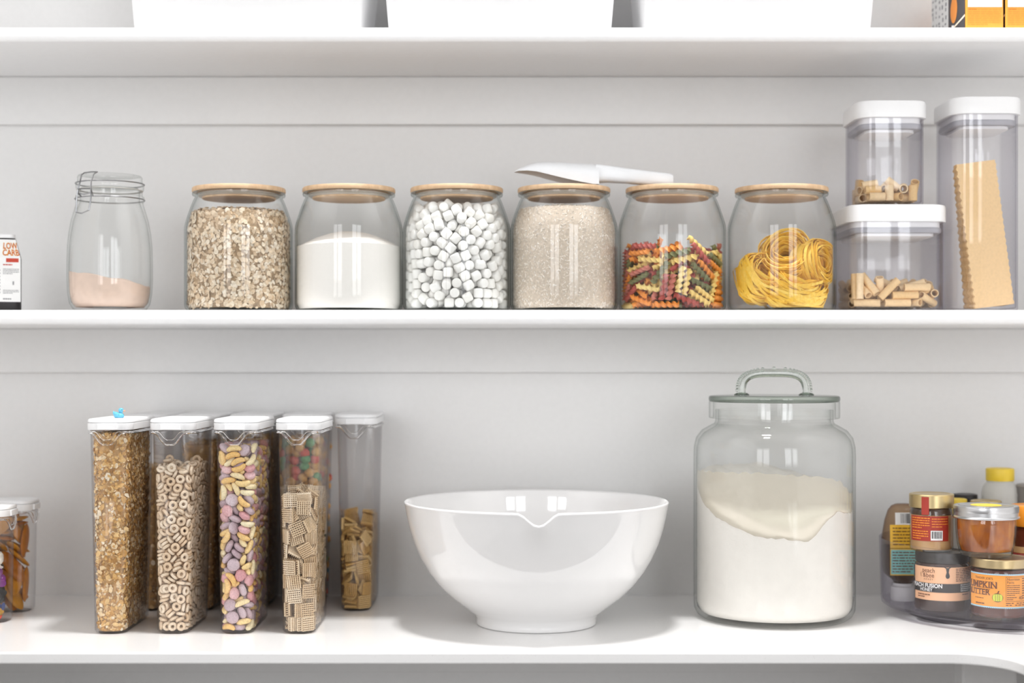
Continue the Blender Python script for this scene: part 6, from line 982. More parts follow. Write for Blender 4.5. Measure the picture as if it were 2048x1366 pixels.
half('squares', C4, .15, 'wheat_square', [g_square()], ['wheat'], 'pale woven wheat square in the front-row squares container', 'wheat squares in the front container', 'cereal', 'wheat squares deeper in the front-row squares container')
half('squaresb', B5, .10, 'corn_square', [g_square()], ['corn'], 'golden woven cereal square in the nearly empty container by the wall', 'golden cereal squares by the wall', 'cereal', 'golden cereal squares deeper in the container by the wall')
k, p, q = pieces('fruit'); tp = (p+np.array([0, -.035, 0]))
FB = [g_disc(.0074, .0070, .0060, .06, 10, seed=8)]*3
mass('coloured_cereal', FB, ['berry', 'berry', 'berry'], np.concatenate([k, k]), np.concatenate([tp, tp*np.array([-1, -1, 1])]), np.concatenate([q, q]), B4+Vector((0, 0, 0.0032)), 0, 'orange cereal with blue, red and green bits in the back-row container', 'cereal')

# duck on the granola lid
def duck():
    c = at(238, 831, 1.952); z0 = CT+.262+.0157
    t = thing('toy_duck', 'tiny blue toy duck with orange bill on a white lid', 'toy', (c.x, c.y, z0))
    v, f = lathe([(0, 0), (.0042, 0), (.0052, .0012), (.0055, .003), (.0046, .0052), (.0028, .0064), (0, .0068)], 20)
    out = []
    for x, y, z in v:
        x *= 1.25
        if x < -.002: z += (-(x+.002))*1.0*(z/.0068)
        out.append((x, y*.95, z))
    b = MB().add(out, f); v, f = lathe([(.0022, .0050), (.0024, .0068)], 14, (.0022, 0, 0)); b.add(v, f)
    v, f = lathe([(0, -.0034), (.0018, -.0030), (.0031, -.0014), (.0034, 0), (.0031, .0014), (.0018, .0030), (0, .0034)], 18, (.0026, 0, .0096)); b.add(v, f)
    tail = tube([(-.0045, 0, .0040), (-.0066, 0, .0062), (-.0073, 0, .0090)], [.0024, .0016, .0004], 10); b.add(*tail)
    b.obj('body', 'duck_blue', t, angle=70)
    bl = MB(); v, f = lathe([(0, 0), (.0013, .0002), (.0011, .0014), (.0006, .0026), (0, .003)], 12)
    bl.add([(z+.0056, x*1.2, y*.7+.0090) for x, y, z in v], f); bl.obj('bill', 'duck_orange', t)
    for s in (-1, 1):
        v, f = lathe([(0, -.0006), (.0006, 0), (0, .0006)], 10); MB().add([(x+.0042, y+s*.0028, z+.0105) for x, y, z in v], f).obj('eye', 'ink', t)
    w = MB()
    for s in (-1, 1):
        v, f = lathe([(0, -.0024), (.0018, -.0012), (.0022, 0), (.0016, .0012), (0, .0022)], 12); w.add([(z*1.1-.001, x*.45+s*.0049, y+.0040) for x, y, z in v], f)
    w.obj('wings', 'duck_blue', t)
duck()

# two short containers at the left edge, their narrow fronts facing right
HS = .142
G3 = 'short white-lidded containers at the left edge'
L1 = cereal_container('short clear container of wrapped sweets, nearer one at the left edge', (-.6765-.0725, -B+2.032, CT), PI/2, H=HS, group=G3, w=.0016)
L2 = cereal_container('short clear container of dried mango slices, farther one at the left edge', (-.6765-.0725+.0035, -B+2.118, CT), PI/2, H=HS, group=G3, w=.0016)
fill('candy', 'wrapped_candy', [g_candy()], ['candy'], L1+Vector((0, 0, 0.0032)), PI/2, lambda p: np.minimum(p[:, 1]+.062, p[:, 0]*-1+.03), 300, 'brightly wrapped sweet in the short container at the left edge', 'candy', 'wrapped sweets')
def g_mango():
    v, f = g_disc(.0255, .0112, .0030, .03, 18, seed=4); return [(x, y, z) for x, y, z in v], f
fill('mango', 'mango_slice', [g_mango()], ['mango'], L2+Vector((0, 0, 0.0032)), PI/2, lambda p: p[:, 1], 300, 'orange dried mango slice in the farther short container', 'dried fruit', 'dried mango slices', keep=lambda p: p[:, 2] < .130)

# ------------------------------------------------------------------ mixing bowl
def bowl():
    p = at(1072.5, 728, 2.012); t = thing('mixing_bowl', 'large glossy white mixing bowl with a pouring lip', 'bowl', (p.x, p.y, CT))
    out = [(.0745, 0), (.0795, .0006), (.0806, .0022), (.0803, .0060), (.0808, .0105), (.0850, .0160), (.0985, .0255), (.1165, .0395), (.1320, .0550), (.1450, .0720), (.1560, .0910), (.1645, .1110), (.1700, .1290), (.1738, .1460), (.1757, .1570), (.1766, .1610), (.1772, .1628), (.1766, .1644), (.1750, .1650)]
    inn = [(.1730, .1643), (.1718, .1620), (.1700, .1500), (.1660, .1300), (.1580, .1060), (.1470, .0840), (.1320, .0630), (.1120, .0440), (.0850, .0290), (.0500, .0190), (0, .0160)]
    v, f = lathe([(0, .004), (.072, .004), (.0735, 0)]+out+inn, 180)
    q = []
    for x, y, z in v:
        r = math.hypot(x, y)
        if r > .1 and y < 0:
            a = math.atan2(x, -y); arc = a*r                        # distance along the rim from the lip
            g = (.5+.5*math.cos(PI*min(1, abs(arc)/.027)))
            hz = max(0, min(1, (z-.118)/.047)); hz = hz*hz*(3-2*hz)
            r2 = r+.0065*g*hz; x, y = x*r2/r, y*r2/r
            z -= .0150*g*hz
        q.append((x, y, z))
    MB().add(q, f).obj('body', 'glaze', t, angle=60)
bowl()

# ------------------------------------------------------------------ big flour jar
def flour_jar():
    d = 2.062; p = at(1548, 728, d); q = Vector((p.x, p.y, CT))
    t = thing('flour_jar', 'large lidded glass jar of flour with a beaded handle', 'jar', q)
    o_ = [(0, .002), (.085, .002), (.092, 0), (.099, .001), (.1055, .0055), (.1092, .013), (.1098, .022), (.1098, .222), (.1092, .235), (.1062, .247), (.0985, .257), (.0870, .2635), (.0815, .2665), (.0800, .270), (.0800, .285)]
    i_ = [(.0765, .285), (.0765, .268), (.080, .2625), (.0955, .2535), (.1030, .244), (.1058, .233), (.1063, .222), (.1063, .022), (.1050, .014), (.099, .008), (0, .0075)]
    MB().add(*lathe(o_+i_, 96)).obj('glass_body', 'old_glass', t)
    lid = MB().add(*lathe([(.0835, .2735), (.0880, .2735), (.0888, .2745), (.0888, .2950), (.0884, .2960)], 96)).add(*lathe([(.0833, .2955), (.0833, .2735)], 96)).obj('lid', 'old_glass', t)
    MB().add(*lathe([(0, .2958), (.0870, .2958), (.0886, .2968), (.0892, .2990), (.0892, .3012), (.0884, .3036), (.0860, .3044), (.05, .3048), (0, .3049)], 96)).obj('lid_top', 'green_glass', lid)
    hd = MB(); path = []
    w, top = .0445, .3355
    for i in range(33):
        a = PI*i/32; cx_ = abs(math.cos(a))**.55*(1 if math.cos(a) > 0 else -1)
        path.append((w*cx_, 0, .3052+(top-.3052)*math.sin(a)**.62))
    hd.add(*tube(path, .0058, 12))
    for s in (-1, 1):
        hd.add(*lathe([(0, .3046), (.0105, .3046), (.0105, .3060), (.0070, .3082), (0, .3090)], 16, (s*w, 0, 0)))
    h = hd.obj('handle', 'solid_glass', lid, angle=60)
    bd = MB()
    for i in range(1, 32):
        x, y, z = path[i]; a = math.atan2(z-.315, x); n = Vector((math.cos(a), 0, math.sin(a)))
        c = Vector((x, y, z))+n*.0062
        bd.add(*lathe([(0, -.0026), (.0019, -.0018), (.0027, 0), (.0019, .0018), (0, .0026)], 8, tuple(c)))
    bd.obj('beading', 'solid_glass', h, angle=70)
    def rin(z): return float(np.interp(z, [.008, .014, .022, .222], [.099, .1042, .1055, .1055]))
    R = .1055
    def hf(x, y):
        s = (y+R)/(2*R)                                # 0 at the front glass, 1 at the back
        a = math.atan2(x, -y)                          # angle from the front
        rho = min(1, math.hypot(x, y)/R)
        edge = float(np.interp(math.degrees(a), [-180, -130, -95, -70, -45, -25, -8, 12, 20, 30, 40, 55, 75, 95, 130, 180],
                               [.205, .204, .190, .158, .137, .124, .1205, .1170, .122, .141, .1530, .1490, .150, .168, .182, .205]))
        base = .122+.078*max(0, s-.05)+.03*(x/R)**2*(1-s)
        k = rho**3; n = .0012*wob(x, y, 120, 2)+.0007*wob(x, y, 330, 5)
        return edge*k+base*(1-k)+n
    o = MB().add(*heap(rin, hf, n=160, rings=22, lev=14, bottom=.0085)).obj('flour', 'flour', loc=q, angle=70)
    tag(o, 'off-white flour banked up inside the large handled jar', 'flour', None, 'stuff')
    vs = []; fs = []; n = 60                           # flour dust clinging to the front glass above the heap
    for i in range(n+1):
        a = math.radians(-88+176*i/n); e = hf(R*math.sin(a), -R*math.cos(a))
        topz = float(np.interp(math.degrees(a), [-90, -20, 25, 45, 60, 90], [.203, .206, .201, .193, .176, .172]))+.0012*math.sin(i*1.7)+.0008*math.sin(i*4.1)
        for j in range(5):
            z = e-.001+(topz-e)*j/4
            for r in (.1059,): vs.append((r*math.sin(a), -r*math.cos(a), z))
    for i in range(n):
        for j in range(4): fs.append((i*5+j, i*5+5+j, i*5+6+j, i*5+1+j))
    MB().add(vs, fs).obj('flour_dust', 'flour_dust', t)
clear('green_glass', (.84, .88, .84), (.14, .19, .15), epow=1.6)
flour_jar()

# ------------------------------------------------------------------ square storage boxes on the middle shelf
def store_box(label, u0, u1, d0, z, H, depth, group, tall=False):
    x0, x1 = cx(u0, d0), cx(u1, d0); hw = (x1-x0)/2; hd = depth/2; xc = (x0+x1)/2; yc = d0-B+hd; R = .022
    t = thing('square_storage_box', label, 'container', (xc, yc, z), 0, group); bw, bd, g = hw-.0035, hd-.0035, .0022; lt = H; cb = H-.0235
    MB().add(*loft([(0, rr(bw-.003, bd-.003, R-.003)), (.0012, rr(bw-.0008, bd-.0008, R-.001)), (.004, rr(bw, bd, R)), (cb-.002, rr(bw, bd, R)), (cb+.004, rr(bw, bd, R)),
                    (cb+.004, rr(bw-g, bd-g, R-g)), (.006, rr(bw-g, bd-g, R-g)), (.004, rr(bw-.004, bd-.004, R-.004))])).obj('clear_body', 'tinted_plastic', t, angle=50)
    lid = MB().add(*loft([(cb, rr(hw-.0006, hd-.0006, R+.003)), (cb+.0006, rr(hw, hd, R+.0035)), (lt-.0035, rr(hw, hd, R+.0035)), (lt-.001, rr(hw-.001, hd-.001, R+.0025)), (lt, rr(hw-.0035, hd-.0035, R)), ])).obj('lid', 'white_plastic', t, angle=40)
    MB().add(*loft([(cb-.0075, rr(bw-.0045, bd-.0045, R-.004)), (cb, rr(bw-.0045, bd-.0045, R-.004))])).obj('collar', 'white_plastic', lid, angle=40)
    MB().add(*loft([(cb-.0150, rr(bw-.0036, bd-.0036, R-.003)), (cb-.0128, rr(bw-.0026, bd-.0026, R-.003)), (cb-.0095, rr(bw-.0026, bd-.0026, R-.003)), (cb-.0076, rr(bw-.0036, bd-.0036, R-.003))])).obj('seal', 'grey_seal', lid, angle=40, label='grey rubber seal')
    MB().add(*loft([(cb-.0195, rr(bw-.0135, bd-.0135, R-.008)), (cb-.0188, rr(bw-.0120, bd-.0120, R-.008)), (cb-.0151, rr(bw-.0120, bd-.0120, R-.008))])).obj('plug', 'white_plastic', lid, angle=40)
    return Vector((xc, yc, z)), bw-g, bd-g
GB = 'clear square boxes with white lids'
S1, w1, d1 = store_box('wide clear box of pasta tubes under a smaller box', 1699, 1901, 2.040, SH_M, .1455, .1520, GB)
S2, w2, d2 = store_box('small clear box of short pasta tubes stacked on a wider box', 1716, 1861, 2.048, SH_M+.1457, .1430, .114, GB)
S3, w3, d3 = store_box('tall clear box of lasagna sheets at the right edge', 1906, 2052, 2.040, SH_M, .2925, .114, GB)
fill('rig', 'pasta_tube', [g_tube(.0052, .035, .0011)], ['pasta'], S1+Vector((0, -.0072, .0064)), 0, lambda p: p[:, 1], 300, 'pasta tube in the wide box under the smaller box', 'pasta', 'long pasta tubes', keep=lambda p: p[:, 2] < .034)
fill('mezzi', 'short_pasta_tube', [g_tube(.0058, .021, .0012)], ['pasta'], S2+Vector((0, -.0085, .0064)), 0, lambda p: p[:, 1], 300, 'short pasta tube in the upper small box', 'pasta', 'short pasta tubes', keep=lambda p: p[:, 2] < .026)
# lasagna sheets leaning in the tall box
me = None
for i in range(22):
    if me is None:
        L, hwS, thk = .199, .0268, .0007; m = MB(); N = 60; ring = []
        for j in range(N+1):
            z = L*j/N; e = hwS+.0011*math.sin(z*2*PI/.0095); c = .0008*math.sin(z*2*PI/.0095)
            ring.append((z, [(-e, -thk+c), (-hwS+.007, -thk), (hwS-.007, -thk), (e, -thk+c), (e, thk+c), (hwS-.007, thk), (-hwS+.007, thk), (-e, thk+c)]))
        m.add(*loft(ring)); me = m.mesh('lasagna_sheet', 'lasagna', angle=30)
    o = bpy.data.objects.new('lasagna_sheet', me); COL.objects.link(o)
    tl = -math.radians(7.4-.16*i+RNG.uniform(-.3, .3))
    o.location = S3+Vector((0.0100-.0001*i+RNG.uniform(-.0007, .0007), -.0455+.00200*i, .0066)); o.rotation_euler = (math.radians(-.5), tl, 0)
    if i % 2: o.location.z += .0
    tag(o, 'ruffled lasagna sheet leaning in the tall clear box', 'pasta', 'lasagna sheets in the tall box')
# ------------------------------------------------------------------ turntable and what stands on it
TX, TY = .6855, -B+2.087; TZ = CT+.0165
def turntable():
    t = thing('turntable', 'clear plastic turntable holding jars at the right end of the countertop', 'turntable', (TX, TY, CT))
    R = .168
    MB().add(*lathe([(0, .0105), (.150, .0105), (.163, .0115), (.1668, .0140), (R-.0006, .0175), (R+.0018, .1010), (R+.0022, .1035), (R+.0010, .1042), (R-.0004, .1034), (R-.0024, .0185), (R-.0045, .0160), (.155, .0150), (0, .0150)], 128)).obj('tray', 'turntable_plastic', t, angle=40)
    MB().add(*lathe([(0, .0012), (.120, .0012), (.124, 0), (.132, 0), (.135, .0020), (.135, .0085), (.131, .0100), (0, .0100)], 96)).obj('base', 'turntable_plastic', t, angle=40)
    dv = MB()
    for a in (-98, 22, 142):
        a = math.radians(a); c, s = math.cos(a), math.sin(a); v, f = box(.012, R-.006, -.0010, .0010, .0152, .060)
        dv.add([(x*c-y*s, x*s+y*c, z) for x, y, z in v], f)
    dv.obj('dividers', 'turntable_plastic', t, smooth=False)
turntable()
def decal(parent, name, g, mat, R, z0, a0, off, lab=None):
    v, f = wrap(g, R, z0, a0, off); return MB().add(v, f).obj(name, mat, parent, smooth=False, label=lab)
def join(*gs):
    vs = []; fs = []
    for g in gs:
        o = len(vs); vs += g[0]; fs += [tuple(i+o for i in f) for f in g[1]]
    return vs, fs
def round_lid(parent, name, mat, r, z0, z1, ridges=0, depth=.0005, n=72):
    v, f = lathe([(0, z0+.001), (r-.0014, z0+.001), (r-.0006, z0), (r, z0+.0008), (r, z1-.0016), (r-.0007, z1-.0004), (r-.0022, z1), (r-.0050, z1), (r-.0058, z1-.0006), (0, z1-.0006)], n if not ridges else ridges*2)
    if ridges:
        q = []; N = ridges*2; k = 0
        for i, (x, y, z) in enumerate(v):
            h = math.hypot(x, y)
            if h > r-.001 and z0+.0005 < z < z1-.001:
                a = math.atan2(y, x); e = 1-(depth/h if int(round(a/(2*PI)*N)) % 2 else 0); x, y = x*e, y*e
            q.append((x, y, z))
        v = q
    return MB().add(v, f).obj(name, mat, parent, angle=30)

# lower jar: peach label, black lid
d = 2.037
def peach_jar():
    p = at(1884, 728, d); t = thing('honey_jar', 'dark honey jar with a peach and black label, standing under the caramel jar', 'jar', (p.x, p.y, TZ-.0013))
    R = .0368
    MB().add(*lathe([(0, .0005), (.033, 0), (.0358, .002), (R, .006), (R, .0585), (.0352, .0635), (.0325, .0655), (.0325, .068), (0, .068)], 64)).obj('body', 'honey', t)
    round_lid(t, 'lid', 'black_lid', .0352, .0655, .0795, 60)
    def s_(g): return shift(g, 0, .0015, 1, 1.09)
    lb = decal(t, 'label', s_(rect(-.055, .046, .0135, .0545, 48)), 'label_peach', R, 0, 0, .0003)
    decal(lb, 'band', s_(rect(-.055, .046, .0235, .0345, 48)), 'label_black', R, 0, 0, .0005)
    drip = [(-.0045, .0545), (-.0022, .0530), (-.0014, .0485), (-.0028, .0440), (-.0020, .0415), (0, .0408), (.0020, .0415), (.0028, .0440), (.0014, .0485), (.0022, .0530), (.0045, .0545)]
    decal(lb, 'drip_mark', s_(([(x-.0030, y) for x, y in drip], [tuple(range(len(drip)))])), 'label_black', R, 0, 0, .0005)
    decal(lb, 'lettering', s_(join(shift(text('peach', .0080), -.0285, .0475), shift(text('&bee', .0080), -.0285, .0415), shift(text('H O N E Y', .0030), -.0285, .0380), shift(text('(', .007), -.040, .043),
        lines(.0080, .0420, .0370, .0535, 8, .45, 3), lines(-.046, -.026, .0160, .0215, 2, .45, 5), lines(.018, .0400, .0200, .0222, 1, .5, 6))), 'ink_brown', R, 0, 0, .0007)
    decal(lb, 'white_lettering', s_(join(shift(text('PEACH FUSION', .0068, bold=.03), -.0330, .0292), shift(text('HONEY', .0055, bold=.02), -.0320, .0245), lines(.0150, .0400, .0245, .0340, 4, .4, 7))), 'paper_white', R, 0, 0, .0008)
peach_jar()
def caramel_jar():
    p = at(1863, 728, d); t = thing('caramel_jar', 'small caramel-coloured jar with a red label and gold lid, stacked on the honey jar', 'jar', (p.x, p.y, TZ-.0013+.0796))
    R = .0288
    MB().add(*lathe([(0, .0008), (.024, 0), (.0275, .0012), (R, .0045), (R, .0530), (.0278, .0572), (.0262, .0590), (.0262, .0625), (0, .0625)], 64)).obj('glass_body', 'jar_glass', t)
    MB().add(*lathe([(0, .0030), (.0262, .0030), (.0277, .0060), (.0277, .0495), (0, .0495)], 48)).obj('caramel', 'caramel', t)
    MB().add(*lathe([(0, .0497), (.0277, .0497), (.0274, .0545), (.0258, .0585), (0, .0585)], 48)).obj('dark_syrup', 'syrup', t, label='dark layer on top of the caramel')
    lid = round_lid(t, 'lid', 'gold_lid', .0296, .0590, .0775, 0)
    lb = decal(t, 'label', rect(-.040, .0165, .0153, .0488, 34), 'label_red', R, 0, 0, .0003)
    decal(lb, 'barcode_patch', rect(-.0088, .0070, .0165, .0295, 8), 'paper_white', R, 0, 0, .0005)
    decal(lb, 'barcode', barcode(-.0075, .0058, .0190, .0285, 16), 'ink', R, 0, 0, .0007)
    decal(lb, 'lettering', join(lines(-.037, -.010, .0315, .0475, 5, .4, 11), lines(-.036, -.012, .0170, .0300, 4, .4, 12), lines(-.0075, .0150, .0330, .0470, 4, .3, 13)), 'ink_orange', R, 0, 0, .0006)
    decal(lid, 'seal_strip', rect(-.0050, .0050, .0505, .0745, 4), 'label_red', .0297, 0, -.55, .0004)
caramel_jar()
# pumpkin butter jar and jelly jar on it
def pumpkin_jar():
    p = at(1999, 728, 1.978); t = thing('pumpkin_butter_jar', 'jar with an orange pumpkin butter label, standing in front under the jelly jar', 'jar', (p.x, p.y, TZ-.0013))
    R = .0375
    MB().add(*lathe([(0, .0008), (.033, 0), (.0360, .0015), (R, .0050), (R, .0600), (.0362, .0645), (.0345, .0665), (.0345, .0705), (0, .0705)], 64)).obj('glass_body', 'jar_glass', t)
    MB().add(*lathe([(0, .0030), (.0340, .0030), (.0364, .0060), (.0364, .0600), (.0350, .0640), (0, .0640)], 64)).obj('pumpkin_butter', 'butter_fill', t)
    round_lid(t, 'lid', 'gold_lid', .0372, .0665, .0785)
    Z = .0035
    lb = decal(t, 'label', rect(-.058, .054, .0130, .0565, 52), 'label_orange', R, Z, 0, .0003)
    def scal(y, up):
        vs, fs = rect(-.058, .054, min(y, y+up*.0012), max(y, y+up*.0012), 44); n = len(vs)
        for i in range(46):
            x = -.0568+.0024*i; o = len(vs); vs += [(x-.0009, y+up*.0010), (x+.0009, y+up*.0010), (x+.0006, y+up*.0021), (x-.0006, y+up*.0021)]; fs.append((o, o+1, o+2, o+3) if up > 0 else (o+3, o+2, o+1, o))
        return vs, fs
    decal(lb, 'blue_border', join(scal(.0550, 1), scal(.0143, -1)), 'label_blue', R, Z, 0, .0005)
    fr = [rect(-.0040, .0290, .0530, .0534, 14), rect(-.0040, .0290, .0215, .0219, 14), rect(-.0040, -.0036, .0215, .0534), rect(.0286, .0290, .0215, .0534)]
    def serif(word, size, x, y, sx):                     # slab feet under and over the stems, as on the jar
        g = text(word, size, bold=.025); xs_ = [p[0] for p in g[0]]; w0, w1 = min(xs_), max(xs_); n = len(word); out = [shift(g, x, y, sx)]
        for k in range(n):
            c0 = w0+(w1-w0)*(k+.5)/n
            for yy in (0, size*.66):
                for e in (-.30, .30): out.append(rect(x+sx*(c0+e*(w1-w0)/n)-size*.10, x+sx*(c0+e*(w1-w0)/n)+size*.10, y+yy, y+yy+size*.055))
        return join(*out)
    decal(lb, 'lettering', join(shift(text("TRADER JOE'S", .0042), -.0330, .0490), serif('PUMPKIN', .0118, -.0385, .0380, .98), serif('BUTTER', .0104, -.0420, .0290, .98), lines(-.046, -.023, .0235, .0252, 1, .5, 21)), 'ink_brown', R, Z, 0, .0006)
    decal(lb, 'nutrition_panel', join(*fr, shift(text('Nutrition', .0046, 'LEFT'), -.0026, .0488), shift(text('Facts', .0046, 'LEFT'), -.0026, .0448), lines(-.0026, .0150, .0285, .0435, 6, .35, 22), shift(text('40', .0062, 'LEFT'), .0135, .0240), lines(-.0026, .0105, .0228, .0280, 2, .4, 23),
          lines(.0190, .0280, .0240, .0525, 9, .35, 24), lines(.031, .048, .030, .0530, 9, .35, 28), lines(-.0040, .046, .0155, .0205, 2, .4, 25), lines(-.045, -.022, .0160, .0190, 1, .5, 26)), 'ink_brown', R, Z, 0, .0006)
    pk = []; px_ = -.0142
    for k, w in ((-1, .0026), (1, .0026), (-.5, .0028), (.5, .0028), (0, .0028)):
        e = [(k*.0036+w*math.cos(q*PI/8)+px_, .0262+.0050*math.sin(q*PI/8)*(1-.1*abs(k))) for q in range(16)]; pk.append((e, [tuple(range(16))]))
    ol = ([(px_+.0069*math.cos(q*PI/12), .0262+.0058*math.sin(q*PI/12)) for q in range(24)], [tuple(range(24))])
    decal(lb, 'pumpkin_outline', ol, 'ink_brown', R, Z, 0, .0006)
    pp = decal(lb, 'pumpkin_picture', join(*pk), 'label_green', R, Z, 0, .0008)
    decal(lb, 'pumpkin_stalk', join(([(px_-.0008, .0310), (px_+.0008, .0310), (px_+.0024, .0350), (px_+.0010, .0352)], [(0, 1, 2, 3)]), rect(px_-.0002, px_+.0002, .0215, .0308), rect(px_-.0026, px_-.0022, .0222, .0300), rect(px_+.0022, px_+.0026, .0222, .0300)), 'ink_brown', R, Z, 0, .0010)
pumpkin_jar()
def jelly_jar():
    p = at(1972, 728, 1.985); t = thing('jelly_jar', 'squat jar of amber jelly with a silver screw band, stacked on the pumpkin butter', 'jar', (p.x, p.y, TZ-.0013+.0786))
    o_ = [(0, .0010), (.0285, 0), (.0320, .0015), (.0345, .0065), (.0368, .016), (.0385, .030), (.0392, .043), (.0392, .050), (.0380, .0535), (.0380, .0640)]
    v, f = lathe(o_+[(.0362, .0640), (.0362, .0530), (.0374, .0490), (.0374, .043), (.0367, .030), (.0350, .016), (.0325, .0075), (0, .0050)], 96)
    MB().add(v, f).obj('glass_body', 'jar_glass', t)
    MB().add(*lathe([(0, .0056), (.0318, .0080), (.0344, .016), (.0361, .030), (.0368, .043), (.0368, .049), (.0355, .0535), (.0355, .0560), (0, .0560)], 64)).obj('jelly', 'jelly', t)
    b = round_lid(t, 'screw_band', 'silver_lid', .0418, .0585, .0675, 110, .0006)
    MB().add(*lathe([(.0400, .0510), (.0428, .0510), (.0432, .0520), (.0428, .0532), (.0416, .0540), (.0416, .0590), (.0400, .0590)], 96)).obj('lower_rim', 'silver_lid', b)
    MB().add(*lathe([(0, .0672), (.0330, .0672), (.0345, .0680), (.0352, .0676), (.0352, .0668)], 64)).obj('flat_lid', 'silver_lid', b)
    MB().add(*lathe([(0, .0676), (.0200, .0676), (.0200, .0673)], 40)).obj('round_sticker', 'yellow_lid', b, label='yellow round sticker')
jelly_jar()
# upside-down bottle with yellow and teal labels
def squeeze_bottle():
    p = at(1806, 728, 2.115); t = thing('squeeze_bottle', 'upside-down dark syrup bottle with yellow and teal labels on a white cap', 'bottle', (p.x, p.y, TZ-.0013)); t.scale = (1, 1, .8)
    def sec(z, hw, hd, r=.012): return (z, rr(hw, hd, r))
    MB().add(*loft([sec(.030, .0130, .0130), sec(.036, .0140, .0140), sec(.040, .0195, .0165), sec(.047, .0262, .0200, .016), (.060, rr(.0290, .0215, .018)), (.085, rr(.0298, .0220, .018)), (.115, rr(.0285, .0215, .018)), (.140, rr(.0250, .0200, .016)), (.158, rr(.0205, .0175, .014)), (.166, rr(.0160, .0140, .012)), (.1695, rr(.0100, .0090, .008))])).obj('body', 'amber_plastic', t, angle=60)
    MB().add(*loft([(.0305, rr(.0122, .0122, .011)), (.040, rr(.0180, .0150, .011)), (.048, rr(.0250, .0190, .015)), (.060, rr(.0280, .0206, .017)), (.085, rr(.0288, .0210, .017)), (.1000, rr(.0283, .0208, .017))])).obj('syrup', 'syrup', t, angle=60)
    MB().add(*lathe([(0, 0), (.0165, 0), (.0172, .001), (.0172, .024), (.0162, .0252), (.0140, .0258), (.0140, .0305), (0, .0305)], 48)).obj('cap', 'white_plastic', t)
    def plate(g, mat, nm, par, off):
        return MB().add([(x, -.0222-off-.0003+max(0, abs(x)-.012)**2*9+max(0, z-.118)*.10, z) for x, z in g[0]], g[1]).obj(nm, mat, par, smooth=False)
    lb = plate(rect(-.0235, .022, .0945, .135, 14), 'label_yellow', 'label', t, .0004)
    plate(rect(-.0160, .018, .1352, .156, 10), 'paper_white', 'barcode_patch', lb, .0004)
    plate(barcode(-.0085, .014, .1375, .1545, 16, 4), 'ink', 'barcode', lb, .0007)
    plate(lines(-.020, .020, .098, .132, 6, .3, 31), 'ink_brown', 'lettering', lb, .0007)
    plate(rect(-.0235, .022, .0470, .0935, 14), 'label_yellow', 'lower_label', t, .0004)
    plate(rect(-.0225, .022, .0490, .0915, 14), 'label_teal', 'teal_panel', lb, .0007)
    plate(lines(-.0205, .021, .0510, .0895, 8, .4, 32), 'ink_brown', 'panel_lettering', lb, .0009)
squeeze_bottle()
# things at the back of the turntable
def back_items():
    z = TZ-.0013
    p = at(2000, 728, 2.175); t = thing('honey_bottle', 'pale cloudy bottle with a yellow screw cap at the back of the turntable', 'bottle', (p.x, p.y, z))
    MB().add(*lathe([(0, 0), (.024, 0), (.0260, .003), (.0260, .145), (.0240, .155), (.0200, .160), (.0185, .162), (.0185, .168), (0, .168)], 48)).obj('body', 'frosted_plastic', t)
    round_lid(t, 'cap', 'yellow_lid', .0200, .1635, .1815, 30)
    p = at(1930, 728, 2.19); t = thing('black_lidded_jar', 'dark jar with a flat black lid, behind the caramel jar', 'jar', (p.x, p.y, z))
    MB().add(*lathe([(0, 0), (.016, 0), (.0172, .003), (.0172, .118), (.015, .126), (0, .126)], 40)).obj('body', 'syrup', t); round_lid(t, 'lid', 'black_lid', .0178, .126, .1430)
    p = at(1914, 728, 2.125); t = thing('yellow_capped_bottle', 'slim bottle with a yellow cap, half hidden behind the caramel jar', 'bottle', (p.x, p.y, z))
    MB().add(*lathe([(0, 0), (.0125, 0), (.0140, .003), (.0140, .108), (.0120, .116), (0, .116)], 40)).obj('body', 'frosted_plastic', t); round_lid(t, 'cap', 'yellow_lid', .0138, .116, .1420, 24)
    p = at(1972, 728, 2.115); t = thing('gold_lidded_jar', 'jar with a gold lid, just showing behind the silver screw band', 'jar', (p.x, p.y, z))
    MB().add(*lathe([(0, 0), (.0195, 0), (.0210, .003), (.0210, .115), (.0185, .122), (0, .122)], 40)).obj('body', 'caramel', t); round_lid(t, 'lid', 'gold_lid', .0212, .122, .1405)
    p = at(2066, 728, 2.04); t = thing('orange_lidded_jar', 'jar with an orange lid and red label at the right edge', 'jar', (p.x, p.y, z)); R = .0285
    MB().add(*lathe([(0, 0), (.0265, 0), (R, .004), (R, .104), (.0270, .112), (0, .112)], 56)).obj('body', 'butter_fill', t)
    round_lid(t, 'lid', 'orange_lid', .0300, .1130, .1410, 50)
    lb = decal(t, 'label', rect(-.040, .040, .0300, .0860, 36), 'label_red', R, 0, 0, .0003)
    decal(lb, 'pale_band', rect(-.040, .040, .0775, .0860, 36), 'caramel', R, 0, 0, .0005)
    decal(lb, 'gold_line', rect(-.040, .040, .0655, .0690, 36), 'label_yellow', R, 0, 0, .0005)
    decal(lb, 'lettering', lines(-.036, .036, .0340, .0620, 7, .4, 41), 'paper_white', R, 0, 0, .0006)
    p = at(2068, 728, 2.165); t = thing('dark_lidded_jar', 'jar with a ridged dark metal lid at the right edge behind the orange lid', 'jar', (p.x, p.y, z)); R = .0270
    MB().add(*lathe([(0, 0), (.024, 0), (.0258, .003), (.0258, .122), (.0245, .128), (0, .128)], 48)).obj('body', 'syrup', t)
    MB().add(*lathe([(0, .127)]+[(.0262+(.0012 if k % 2 else 0), .127+.0042*k) for k in range(8)]+[(.0225, .1595), (0, .1595)], 56)).obj('lid', 'grey_metal', t)
back_items()

